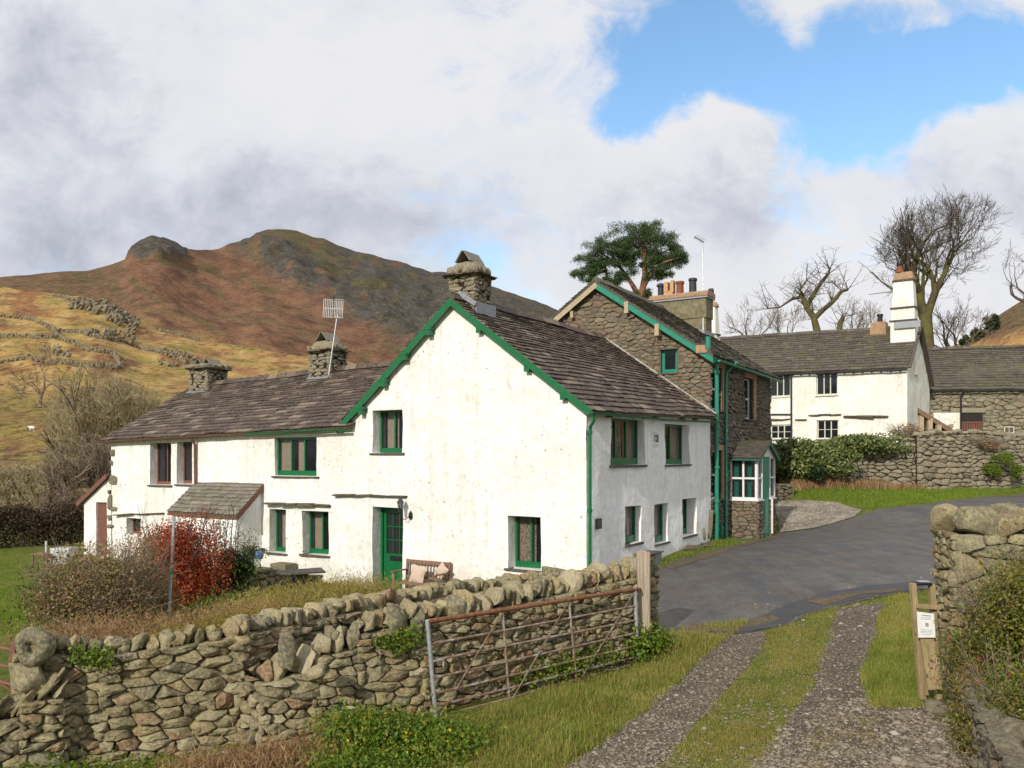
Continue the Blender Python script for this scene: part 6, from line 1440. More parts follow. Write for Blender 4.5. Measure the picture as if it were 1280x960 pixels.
for dx,dy in ((-.8,-.45),(-.35,-.45),(-.8,.15)): mb=MB(); mb.beam((tb_.x+dx,tb_.y+dy,zt0_),(tb_.x+dx,tb_.y+dy,zt0_+.36),.05,.05); mb.build('leg',MT['benchwood'],gt)
mb=MB(); mb.beam((tb_.x-.62,tb_.y,zt0_),(tb_.x-.62,tb_.y,zt0_+.75),.05,.05); mb.build('upright',MT['galv'],gt)
hc=P(279,966,8.72); mb=MB(); N=32; pts=[hc+Vector((.20*math.cos(2*math.pi*i/N),.03,.20*math.sin(2*math.pi*i/N))) for i in range(N+1)]; mb.tube(pts,.014,6,cap=False); mb.beam(hc-Vector((.02,-.03,.19)),hc+Vector((.02,.03,.19)),.02,.012); mb.beam(hc-Vector((.19,-.03,.0)),hc+Vector((.17,.03,.08)),.02,.012); mb.build('wheel_hoop',MT['galv'],None,True,60,label='old grey spoked wheel hoop propped at the foot of the field wall',cat='hoop')
# potted plant on terrace
pc=P(324,699,20.2); pp_=thing('flower_pot','small blue glazed pot on the terrace wall','pot',pc); mb=MB(); mb.lathe(pc,[(.07,0),(.10,.08),(.11,.16),(.09,.19)],12); mb.build('pot',plain('blue_glaze',(.12,.22,.36),.3,.5),pp_,True)
# black step box by cottage wall
mb=MB(); s1q=G.s(352,.3); mb.fbox(G,s1q-.35,s1q+.25,CZ-3.5,G.sz(355,705,.4)[1],.05,.5); mb.build('step_block',MT['dry2'],None,label='dark stone step block against the cottage wall below the left lower window',cat='step',bevel=.02)
# ---------------------------------------------------------------- vegetation
MT['grass']=leafm('grass_blades',[(.13,.21,.022),(.20,.28,.035),(.28,.32,.05),(.36,.31,.085),(.17,.26,.03)],.6,.4,(.38,.33,.09))
MT['grassy']=leafm('yellowing_grass',[(.18,.20,.03),(.32,.27,.07),(.42,.33,.12),(.24,.23,.05),(.36,.22,.09)],.7,.3)
MT['lawn']=leafm('lawn_grass',[(.13,.22,.018),(.20,.27,.03),(.17,.24,.02)],.6,.35)
MT['dead']=leafm('dead_bracken',[(.30,.17,.08),(.40,.26,.12),(.22,.11,.05),(.45,.33,.18)],.8,.2)
MT['redl']=leafm('red_autumn_leaves',[(.30,.035,.020),(.50,.085,.032),(.22,.035,.022),(.60,.20,.05),(.34,.05,.035)],.5,.3)
MT['oliv']=leafm('olive_small_leaves',[(.06,.075,.02),(.12,.12,.03),(.20,.15,.05),(.09,.07,.03)],.6,.25)
MT['pinkb']=leafm('pinkish_brown_leaves',[(.38,.20,.14),(.46,.29,.19),(.26,.19,.08),(.18,.19,.05),(.44,.35,.17)],.7,.25)
MT['darkg']=leafm('dark_green_leaves',[(.015,.035,.012),(.03,.06,.015),(.05,.08,.02)],.5,.15)
MT['ivy']=leafm('variegated_ivy_leaves',[(.08,.13,.03),(.20,.24,.07),(.34,.36,.14),(.05,.09,.02),(.15,.17,.05)],.5,.2)
MT['bright']=leafm('bright_green_leaves',[(.07,.15,.015),(.12,.21,.02),(.19,.25,.03),(.30,.28,.03)],.5,.35)
MT['yelw']=leafm('yellow_weeds',[(.34,.26,.03),(.22,.19,.04),(.42,.33,.05),(.25,.15,.06),(.14,.13,.03)],.6,.3)
MT['rose']=leafm('yellow_green_bush_leaves',[(.09,.13,.02),(.15,.18,.03),(.30,.27,.04),(.20,.14,.04),(.11,.15,.02)],.5,.3)
MT['pink']=leafm('pink_flowers',[(.55,.03,.10),(.60,.05,.07)],.5,.3)
MT['yel']=leafm('yellow_flowers',[(.75,.50,.02),(.65,.40,.02)],.5,.3)
MT['needle']=leafm('pine_needles',[(.030,.062,.018),(.050,.090,.022),(.080,.12,.028),(.022,.045,.016)],.55,.1)
MT['scrubl']=leafm('scrub_twig_haze',[(.13,.10,.06),(.17,.13,.075),(.10,.085,.05),(.16,.11,.07)],.9,.1)
MT['hedgel']=leafm('brown_hedge_leaves',[(.07,.045,.028),(.10,.055,.035),(.05,.045,.02),(.12,.08,.04)],.8,.1)
def polypts(poly,n,rs):
    poly=np.array(poly,float); mn=poly.min(0);mx=poly.max(0); out=[]
    while sum(len(o) for o in out)<n:
        p=rs.uniform(mn,mx,(n,2)); c=np.zeros(n,bool); N=len(poly)
        for i in range(N):
            a=poly[i];b=poly[(i+1)%N]; k=((a[1]>p[:,1])!=(b[1]>p[:,1]))&(p[:,0]<(b[0]-a[0])*(p[:,1]-a[1])/(b[1]-a[1]+1e-9)+a[0]); c^=k
        out.append(p[c])
    return np.concatenate(out)[:n]
def fb(x,y):
    return (np.sin(x*2.1+1.3*np.sin(y*1.7))+np.sin(y*2.7+1.1*np.sin(x*2.3+1))+.6*np.sin(x*6.1+y*4.7+np.sin(y*7)))/2.6
def blades(name,poly,n,h,w_,mat,seed,thin=None,kind='stuff',label=None,cat=None,hv=.5,lift=0,bend=.5):
    rs=np.random.RandomState(seed); p=polypts(poly,n,rs); x,y=GH(p[:,0],p[:,1]); x=x+rs.normal(0,.03,n); y=y+rs.normal(0,.05,n)
    d=fb(x*1.6,y*1.6); keep=rs.uniform(-1,1,n)<d+(thin if thin is not None else 1.0); x=x[keep];y=y[keep];d=d[keep];N=len(x); z=H(x,y)+lift
    hh=h*rs.uniform(.4,1.3,N)*(1+hv*np.clip(d,-.7,1)); a=rs.uniform(0,6.28,N); ww=w_*rs.uniform(.6,1.4,N); la=rs.uniform(0,6.28,N); ln=hh*rs.uniform(.1,1.0,N)*bend
    b=np.stack([x,y,z-.01],1); dx=np.stack([np.cos(a)*ww,np.sin(a)*ww,np.zeros(N)],1); mid=b+np.stack([np.cos(la)*ln*.35,np.sin(la)*ln*.35,hh*.6],1); tip=b+np.stack([np.cos(la)*ln,np.sin(la)*ln,hh*(1-.25*bend)],1)
    V=np.stack([b-dx,b+dx,mid+dx*.75,mid-dx*.75,tip],1).reshape(-1,3); k=np.arange(N)*5
    F1=np.stack([k,k+1,k+2,k+3],1); F2=np.stack([k+3,k+2,k+4,k+4],1)
    # use quads with a degenerate-free tip: build as two meshes of the same object through from_pydata-like arrays
    Fa=np.concatenate([np.stack([k,k+1,k+2],1),np.stack([k,k+2,k+3],1),np.stack([k+3,k+2,k+4],1)])
    return npmesh(name,V,Fa,MT[mat],kind=kind,label=label,cat=cat)
VL=[(545,905),(600,892),(700,858),(797,830),(822,797),(880,783),(935,778),(912,795),(878,822),(838,862),(773,915),(690,968),(520,985),(560,935)]
VC=[(975,785),(1012,765),(1048,757),(1040,800),(1012,860),(977,915),(925,980),(815,980),(858,920),(905,868),(950,818),(958,790)]
VR=[(1104,752),(1128,742),(1142,745),(1152,865),(1165,885),(1090,884),(1078,840),(1098,790)]
blades('grass',VL,52000,.085,.0035,'grass',1,label='thick verge grass between the gate and the left track rut',cat='grass'); blades('grass',VL,16000,.10,.003,'grassy',2,label='yellowing grass stems mixed through the left verge',cat='grass')
blades('grass',VC,24000,.042,.0035,'grass',3,thin=.75,label='short grass growing between the two track ruts',cat='grass'); blades('grass',VC,16000,.05,.003,'grassy',4,thin=.5,label='straw coloured stems between the two track ruts',cat='grass')
blades('grass',VR,22000,.07,.0035,'grass',5,label='grass beside the notice stand, right of the track',cat='grass'); blades('grass',VR,6000,.07,.003,'grassy',6,thin=.4,label='straw coloured stems beside the notice stand',cat='grass')
VM=[(1010,900),(1060,895),(1090,900),(1110,960),(1080,985),(1010,985)]
blades('grass',VM,5000,.04,.0035,'grassy',7,thin=.4,label='moss and thin grass in the stony mouth of the track',cat='grass')
VB=[(975,606),(1060,606),(1160,606),(1290,607),(1290,612),(1220,621),(1160,629),(1078,637),(1045,627),(1000,624),(975,622)]
blades('grass',VB,26000,.10,.010,'lawn',8,label='bright green grass bank between the road and the farm wall',cat='grass')
blades('dead_grass',[(975,600),(1060,603),(1165,604),(1170,612),(1100,613),(1050,611),(1000,614),(975,612)],9000,.34,.012,'dead',9,thin=.5,label='tall orange dead grass along the foot of the farm wall',cat='dead grass')
blades('grass',[(-60,686),(62,690),(60,715),(30,790),(-60,800)],30000,.05,.006,'lawn',10,label='smooth bright lawn left of the shrubs',cat='lawn')
blades('grass',[(825,703),(880,685),(900,672),(975,664),(975,668),(900,688),(850,700),(825,712)],3500,.10,.007,'bright',11,thin=.1,label='weeds growing along the foot of the road side walls',cat='weeds')
blades('grass',[(985,745),(1100,738),(1130,742),(1050,757),(1000,760),(940,760)],1200,.03,.004,'grassy',12,thin=-.2,label='wisps of grass in the cracked road edge',cat='grass')
blades('grass',[(870,765),(1150,735),(1150,745),(985,778),(880,792)],1800,.035,.004,'grassy',14,thin=-.35,label='straw wisps along the broken tarmac edge',cat='grass')
blades('grass',VL,9000,.17,.0035,'grass',31,thin=-.15,label='long rank tufts in the left verge',cat='grass tufts')
blades('grass',[(800,840),(830,800),(935,780),(905,800),(850,850)],3500,.12,.0035,'grassy',32,thin=.1,label='rank yellow tufts at the corner beyond the gatepost',cat='grass tufts')
blades('grass',VR,5000,.13,.0035,'grass',33,thin=-.1,label='long tufts beside the notice stand',cat='grass tufts')
blades('grass',RL,7000,.035,.0035,'grassy',34,thin=-.25,label='sparse grass creeping into the left rut',cat='grass'); blades('grass',RR,9000,.035,.0035,'grassy',35,thin=-.25,label='sparse grass creeping into the right rut',cat='grass')
# pebbles
def pebbles(name,poly,n,size,mat,seed,thin=.8,label=None,cat='stones'):
    rs=np.random.RandomState(seed); p=polypts(poly,n,rs); x,y=GH(p[:,0],p[:,1]); d=fb(x*2+4,y*2); keep=rs.uniform(-1,1,n)<d+thin; x=x[keep];y=y[keep]; N=len(x); z=H(x,y)+.008
    O=np.array([(1,0,0),(0,1,0),(-1,0,0),(0,-1,0),(.6,.6,.55),(-.6,.6,.5),(-.6,-.6,.55),(.6,-.6,.5),(0,0,.85)],float); Ft=np.array([(0,4,7),(0,1,4),(1,5,4),(1,2,5),(2,6,5),(2,3,6),(3,7,6),(3,0,7),(4,5,8),(5,6,8),(6,7,8),(7,4,8)])
    s=(size*rs.lognormal(0,.45,N))[:,None,None]; V=O[None]*(1+rs.uniform(-.22,.22,(N,9,3)))*s*np.stack([rs.uniform(.7,1.4,N),rs.uniform(.7,1.2,N),rs.uniform(.4,.8,N)],1)[:,None,:]
    a=rs.uniform(0,6.28,N); c,s2=np.cos(a)[:,None],np.sin(a)[:,None]; X=V[...,0]*c-V[...,1]*s2; Yy=V[...,0]*s2+V[...,1]*c; V=np.stack([X+x[:,None],Yy+y[:,None],V[...,2]+z[:,None]],2)
    return npmesh(name,V.reshape(-1,3),(Ft[None]+(np.arange(N)*9)[:,None,None]).reshape(-1,3),MT[mat],kind='stuff',label=label,cat=cat)
MT['peb']=stone('track_pebbles',[(.11,.09,.07),(.22,.18,.135),(.31,.27,.205),(.17,.125,.09),(.42,.38,.31),(.14,.125,.105)],(.3,.28,.22),.2,.005,.1,3)
MT['peb2']=stone('forecourt_pebbles',[(.30,.26,.19),(.40,.35,.27),(.5,.45,.36)],(.4,.38,.3),.1,.005,.1,3)
pebbles('gravel',RL,15000,.011,'peb',1,.8,'small grey stones covering the left track rut'); pebbles('gravel',RR,20000,.012,'peb',2,.9,'small grey stones covering the right track rut')
pebbles('gravel',VC,3000,.010,'peb',3,.0,'scattered stones on the grass between the ruts'); pebbles('gravel',[(960,880),(1100,870),(1180,888),(1215,985),(900,985)],2600,.013,'peb',4,.2,'larger broken stones in the mouth of the track')
pebbles('gravel',[(1120,890),(1180,888),(1225,985),(1080,985)],420,.026,'peb',5,.5,'fist sized stones below the notice stand')
pebbles('gravel',[(825,770),(1160,700),(1165,740),(985,785),(880,797),(825,800)],900,.012,'peb',6,-.2,'loose chippings scattered on the tarmac near the track'); pebbles('gravel',[(975,664),(970,629),(1000,627),(1045,629),(1075,638),(1068,646),(1020,659)],5000,.02,'peb2',7,1,'pale chippings on the forecourt beyond the porch')
blades('dead_grass',VL,4500,.11,.003,'dead',41,thin=-.1,label='brown dead blades among the left verge grass',cat='dead grass'); blades('dead_grass',VC,3500,.05,.003,'dead',42,thin=-.1,label='brown dead blades between the ruts',cat='dead grass')
# ---- shrubs
def shrub(name,label,cat,base,c,rad,n,size,mat,seed,stems=14,sm='twig',lobes=10,shell=.45,group=None,sh=1.0,extra=None,stemr=.012,up=.2,asp=.5,kind=None):
    rs=np.random.RandomState(seed); R_=random.Random(seed); t=thing(name,label,cat,base,group,kind)
    C=blob_pts(n,c,rad,rs,lobes,shell); C=C[C[:,2]>base[2]-.02] if base is not None else C
    V,Fq=leaves(C,size,rs,asp,up); npmesh('foliage',V,Fq,MT[mat],t)
    if extra:
        for (m2,k,s2) in extra:
            C=blob_pts(k,c,np.array(rad)*1.02,rs,lobes,.12); C=C[C[:,2]>base[2]]; V,Fq=leaves(C,s2,rs,.7,up); npmesh('flower' if m2 in('pink','yel') else 'foliage',V,Fq,MT[m2],t)
    if stems:
        mb=MB()
        for i in range(stems):
            a=R_.uniform(0,6.28); r=R_.random()**.5; tip=Vector(c)+Vector((math.cos(a)*rad[0]*r,math.sin(a)*rad[1]*r,rad[2]*R_.uniform(.2,1.05)*sh)); b=Vector(base)+Vector((math.cos(a)*rad[0]*.15,math.sin(a)*rad[1]*.15,0)); m1=b.lerp(tip,.5)+Vector((R_.gauss(0,.06),R_.gauss(0,.06),.1*rad[2]))
            mb.tube([b,m1,tip],[stemr,stemr*.7,stemr*.3],4,cap=False)
            for k in range(3):
                q=m1.lerp(tip,R_.uniform(0,.9)); mb.tube([q,q+Vector((R_.gauss(0,.2)*rad[0],R_.gauss(0,.2)*rad[1],R_.uniform(.05,.35)*rad[2]))],[stemr*.5,stemr*.2],3,cap=False)
        mb.build('stems',MT[sm],t)
    return t
def gpx(px,Y): x,y=xy(px,Y); return (x,y,h1(x,y))
def cpx(px,py,Y): return tuple(P(px,py,Y))
shrub('red_shrub','crimson autumn shrub in front of the small slate porch','shrub',gpx(222,17.0),cpx(222,706,17.0),(.95,.85,1.22),34000,.05,'redl',3,26,'twigd',26,.6)
shrub('shrub','wide tangled brown and olive shrub left of the red one','shrub',gpx(118,13.6),cpx(118,752,13.6),(1.25,.9,.95),13000,.045,'pinkb',4,150,'twig',18,.5,extra=[('oliv',2600,.05),('yelw',1200,.04),('pinkb',5000,.05),('pink',14,.06)],stemr=.010)
shrub('shrub','paler dry twiggy shrub overlapping the wide brown one, below the line post','shrub',gpx(172,14.2),cpx(172,722,14.2),(.7,.5,.80),3000,.038,'pinkb',5,120,'twig',8,.5,stemr=.008)
shrub('shrub','loose olive shrub with sparse leaves beside the porch side wall','shrub',gpx(280,19.2),cpx(280,682,19.2),(.75,.6,.95),2200,.05,'oliv',6,30,'twigd',10,.5)
shrub('shrub','dark evergreen shrub against the small terrace wall','shrub',gpx(292,18.0),cpx(290,710,18.0),(.62,.5,.55),4200,.06,'darkg',7,8,'twigd',10,extra=[('bright',500,.06)])
shrub('shrub','small clipped green plant by the blue pot','plant',cpx(312,700,20.3),cpx(318,691,20.3),(.45,.35,.24),1500,.04,'darkg',8,6)
shrub('shrub','grey green lavender like tuft between the brown and red shrubs','shrub',gpx(200,15.5),cpx(198,748,15.2),(.4,.35,.55),2000,.06,'oliv',9,10,asp=.2)
shrub('flowering_bush','big sprawling yellow green bush with pink flowers hanging over the right wall','bush',(5.3,8.9,CZ-2.7),(5.32,8.85,CZ-1.76),(.74,.6,.90),20000,.040,'rose',10,110,'twig',18,.5,extra=[('bright',2500,.035),('pink',60,.04),('yelw',1800,.038)],stemr=.007)
shrub('flowering_bush','lower trailing part of bush with pink flowers beside the track at the right edge','bush',(4.8,7.9,CZ-3.0),(4.66,7.75,CZ-2.34),(.50,.95,.62),22000,.036,'rose',12,60,'twig',12,.5,extra=[('pink',40,.04),('bright',1800,.035)],stemr=.006)
shrub('flowering_bush','farther part of the yellow green bush spreading over the bank behind','bush',(6.6,8.4,CZ-1.6),(6.6,8.3,CZ-1.3),(1.0,.9,.7),9000,.045,'rose',51,40,'twig',14,.5,stemr=.007)
shrub('flowering_bush','low part of the yellow green bush outside the right edge of the picture','bush',(5.6,6.9,CZ-1.9),(5.7,6.8,CZ-1.7),(.8,.9,.5),8000,.045,'rose',52,30,'twig',12,.5,stemr=.007)
shrub('weed_tuft','tuft of pale grass growing out of the low wall by the bush','weeds',(4.6,8.6,CZ-2.4),(4.62,8.6,CZ-2.35),(.16,.2,.16),600,.12,'grassy',13,0,asp=.08,up=1)
shrub('ivy_hedge','rounded variegated ivy hedge smothering the farm wall','hedge',gpx(1010,35.3),cpx(1008,572,35.2),(2.7,.9,.95),12000,.16,'ivy',14,0,lobes=16)
shrub('ivy_hedge','thinner ivy spilling right over the farm wall top','hedge',gpx(1090,36),cpx(1085,556,36.0),(2.5,.7,.50),6500,.15,'ivy',15,0,lobes=14)
shrub('shrub','small dark green shrub at the foot of the farm wall','shrub',gpx(1022,34.5),cpx(1022,588,34.6),(.5,.45,.42),1500,.09,'darkg',16,0)
for i,(px,py,rx) in enumerate([(1255,572,.55),(1243,588,.5),(1270,590,.35)]): shrub('shrub',['bright green shrub on the right hand farm wall','low bright green shrub at the foot of the right hand farm wall','small green shrub nearest the right edge by the farm wall'][i],'shrub',gpx(px,36.8),cpx(px,py,36.9),(rx,.4,.4),1300,.08,'bright',20+i,0)
shrub('dead_plants','dry brown seed heads in front of the farmhouse corner','dead plants',cpx(1135,552,37.3),cpx(1132,543,37.3),(1.1,.4,.5),900,.10,'dead',24,60,'dead' if False else 'twig',8,stemr=.012)
shrub('dead_plants','orange dead stems on the wall in front of the barn','dead plants',cpx(1235,560,37.0),cpx(1238,560,37.0),(1.0,.4,.6),700,.08,'dead',25,50,'twig',8,stemr=.012)
# weeds over the garden wall
def weeds(name,label,pts,n,rad,size,mat,seed,asp=.35,up=.6,cat='weeds'):
    rs=np.random.RandomState(seed); P_=np.array([tuple(P(*p)) for p in pts]); t=rs.uniform(0,len(P_)-1,n); i=t.astype(int); f=(t-i)[:,None]; C=P_[i]*(1-f)+P_[np.minimum(i+1,len(P_)-1)]*f
    C+=rs.normal(size=(n,3))*np.array(rad)*(.6+.5*np.sin(t*3.1)[:,None]**2); V,Fq=leaves(C,size,rs,asp,up); return npmesh(name,V,Fq,MT[mat],kind='stuff',label=label,cat=cat)
weeds('trailing_weeds','yellow flowering weeds trailing over the wall top',[(195,800,10.1),(240,792,10.2),(290,775,10.6),(340,768,11.2)],5200,(.12,.25,.085),.035,'yelw',1)
weeds('dry_weeds','dry brown stems matted along the wall top behind the stones',[(70,786,10.2),(130,788,10.5),(200,782,11.0),(280,766,11.8),(340,760,12.4)],7000,(.25,.55,.07),.09,'dead',2,.08,1.2)
weeds('dry_weeds','yellow and straw coloured weeds on the bank before the green door',[(330,752,14.0),(390,742,15.0),(440,735,16.0),(480,738,17.5)],8000,(.35,.8,.09),.075,'yelw',3,.15,1.2)
weeds('dry_weeds','straw stems on the bank before the green door',[(300,758,13.5),(390,742,14.6),(450,738,15.6)],4500,(.4,.8,.09),.12,'grassy',4,.08,1.4)
weeds('green_weeds','low green weeds between the red shrub and terrace wall',[(240,768,15.5),(290,758,15.8),(345,750,16.5)],4200,(.35,.6,.10),.07,'bright',5,.6,.3)
weeds('ivy_trail','small green ivy growing from the left wall face',[(95,818,9.25),(115,822,9.3),(135,820,9.35)],420,(.09,.05,.07),.045,'bright',6,.8)
weeds('ivy_trail','green and red creeper on the wall just left of the gate',[(478,800,10.05),(500,806,10.12),(518,790,10.2)],520,(.10,.05,.08),.045,'bright',7,.8)
weeds('ivy_trail','green leaves in front of the gatepost foot',[(795,808,13.0),(812,806,13.2),(826,800,13.5)],1300,(.14,.15,.14),.07,'bright',8,.7)
weeds('nettles','bright leafy weeds with yellow flowers at the wall foot below the gate',[(425,905,9.0),(470,910,9.1),(530,918,9.2),(580,930,9.0)],9500,(.22,.24,.085),.045,'bright',9,.7,.3)
weeds('nettles','yellow green leafy weeds filling the bottom edge below the gate',[(420,950,8.4),(480,955,8.5),(560,965,8.6)],6000,(.22,.25,.08),.04,'bright',10,.7,.3)
weeds('nettles','yellow blooms dotted among the leafy weeds at the wall foot',[(425,905,8.9),(500,915,9.0),(560,940,8.8)],110,(.2,.24,.09),.035,'yel',11,.9)
weeds('dead_bracken','brown dead bracken stems at the foot of the field wall',[(215,965,8.4),(290,955,8.5),(350,948,8.6),(430,928,8.9)],5200,(.16,.2,.10),.12,'dead',12,.08,1.5)
weeds('ivy_trail','weeds growing through the gate bars at the wall foot',[(640,852,11.4),(700,830,12.0),(760,815,12.7)],1500,(.2,.12,.09),.06,'bright',13,.6)
weeds('dead_bracken','dry brown leaves under the right bush',[(1225,790,9.3),(1245,830,8.9),(1270,860,8.5)],700,(.10,.2,.12),.06,'dead',14,.3,.3)
weeds('ivy_trail','small green plant in the cracks of the right wall face',[(1200,800,9.2),(1205,815,9.1)],260,(.06,.08,.06),.05,'bright',15,.8)
weeds('trailing_weeds','mixed trailing leaves over the top edge of the low wall by the bush',[(1210,815,9.2),(1228,855,8.75),(1244,895,8.3),(1262,935,7.8)],11000,(.13,.2,.10),.04,'rose',21,.5,.2)
weeds('dry_weeds','dry stems hanging over the low wall by the bush',[(1200,800,9.25),(1212,850,8.7),(1224,900,8.15),(1240,950,7.6)],2600,(.09,.2,.14),.07,'dead',22,.1,.4)
weeds('green_weeds','low leafy weeds along the foot of the field wall at the bottom left',[(20,975,8.6),(100,968,8.8),(200,962,8.9)],2500,(.2,.2,.07),.045,'bright',23,.6,.4)
weeds('green_weeds','small green weeds clinging to the dark low wall face beside the track',[(1196,800,9.25),(1205,860,8.7),(1216,910,8.15),(1232,955,7.6)],1800,(.07,.2,.14),.035,'oliv',24,.6,.4)
# hedges and scrub on the left
def hedge(name,label,a,b,h_,th,n,size,mat,seed,cat='hedge',group=None):
    rs=np.random.RandomState(seed); ax,ay=xy(*a);bx,by=xy(*b); u=rs.uniform(0,1,n); x=ax+(bx-ax)*u+rs.normal(0,th*.4,n); y=ay+(by-ay)*u+rs.normal(0,th*.4,n); L=math.hypot(bx-ax,by-ay); top=h_*(1+.14*np.sin(u*L*1.3+seed)+.1*np.sin(u*L*3.7)); z=H(x,y)+top*rs.uniform(0,1,n)**.7
    base=(ax,ay,h1(ax,ay)); t=thing(name,label,cat,base,group); V,Fq=leaves(np.stack([x,y,z],1),size,rs,.5,.3); npmesh('foliage',V,Fq,MT[mat],t)
    mb=MB(); R_=random.Random(seed)
    for i in range(int(L*6)):
        q=R_.random(); X=ax+(bx-ax)*q+R_.gauss(0,th*.3); Y=ay+(by-ay)*q+R_.gauss(0,th*.3); zz=h1(X,Y); hh=h_*R_.uniform(.7,1.25); mb.tube([(X,Y,zz),(X+R_.gauss(0,.15),Y,zz+hh*.6),(X+R_.gauss(0,.25),Y,zz+hh)],[.025,.015,.006],3,cap=False)
    mb.build('stems',MT['twigd'],t); return t
hedge('beech_hedge','dense dark brown hedge at the far side of the lawn',(-60,31.0),(112,33.5),1.55,.8,14000,.11,'hedgel',1)
def scrub(label,px,Y,h_,r0,seed,pyb=None,tm='twig',bm='bark',**k):
    x,y=xy(px,Y); z=h1(x,y); return bare_tree('bare_tree',label,'tree',(x,y,z),h_,random.Random(seed),'bare trees behind the lawn hedge',bm,tm,r0=r0,**k)
def crown_tree(label,px,Y,pytop,w_,seed,bm='bark',tm='twigl',group='bare trees behind the lawn hedge',nst=7,lev=5,haze=0,name='bare_tree'):
    """multi stemmed round crowned bare tree fitted to its height"""
    x,y=xy(px,Y); z=h1(x,y); top=CZ-(pytop-570)/F*Y; R_=random.Random(seed); t=thing(name,label,'tree',(x,y,z),group); a=MB();b=MB(); Hh=top-z; c=Vector((x,y,z+Hh*.58))
    def grow(p,d,L,r,lv):
        n=3; pts=[p.copy()];rs_=[r]; q=p.copy(); dd=d.copy()
        for i in range(n):
            dd=(dd+Vector((R_.gauss(0,.2),R_.gauss(0,.2),R_.gauss(0,.15)+.06))).normalized(); q=q+dd*L/n; pts.append(q.copy()); rs_.append(max(.008,r*(1-.4*(i+1)/n)))
        (a if r>.035 else b).tube(pts,rs_,6 if r>.1 else (4 if r>.035 else 3),cap=False)
        if lv>=lev: return
        for i in range(3+(R_.random()<.45)):
            bp=pts[R_.choice((1,2,3,3))]; e=((bp-c)); e=Vector((e.x/(w_*.5),e.y/(w_*.5),e.z/(Hh*.45)))
            if e.length>1.05: continue
            ax=dd.cross(Vector((R_.gauss(0,1),R_.gauss(0,1),R_.gauss(0,1)))).normalized(); nd=Matrix.Rotation(R_.uniform(.25,.85),3,ax)@dd; nd.z+=.12; nd.normalize()
            grow(bp,nd,L*R_.uniform(.62,.85),max(.008,r*R_.uniform(.5,.72)),lv+1)
    for i in range(nst):
        an=6.28*i/nst+R_.uniform(-.3,.3); tl=R_.uniform(.15,.75)*w_/Hh; grow(Vector((x+math.cos(an)*.15,y+math.sin(an)*.15,z)),Vector((math.cos(an)*tl,math.sin(an)*tl,1)).normalized(),Hh*.34,.05+Hh*.012,0)
    a.build('trunk',MT[bm],t,True,180); b.build('crown',MT[tm],t); return t
crown_tree('large round crowned bare tree against the left end of the cottage',150,42,458,6.4,5,nst=8,lev=6)
crown_tree('lower bushy bare tree in front of the large round one',112,37.5,545,3.8,6,nst=6,lev=5,tm='twig')
crown_tree('spindly bare tree rising behind the middle of the hedge',62,38,560,2.4,7,nst=3,lev=5)
crown_tree('pale thin bare tree near the left edge',22,36.5,590,2.0,8,nst=3,lev=5)
crown_tree('bushy bare tree at the left edge of the photo',-8,40,575,3.2,9,nst=5,lev=5)
crown_tree('low scrubby bare tree between the spindly one and the cottage',88,36,600,2.4,10,nst=5,lev=5,tm='twig')
crown_tree('twiggy bare tree just right of the left edge, above the hedge',40,43,578,2.6,12,nst=4,lev=5)
v=onnear(50,512); t_=thing('hawthorn','small pale bare tree alone on the lower hillside','tree',v,'hillside trees'); a_=MB();b_=MB(); tree_skel(v,9.5,random.Random(4),a_,b_,spread=.5,levels=5,r0=.24,trunk=.34,minr=.022,thin=.06); a_.build('trunk',MT['twig'],t_,True,180); b_.build('crown',MT['twig'],t_) if b_.v else None
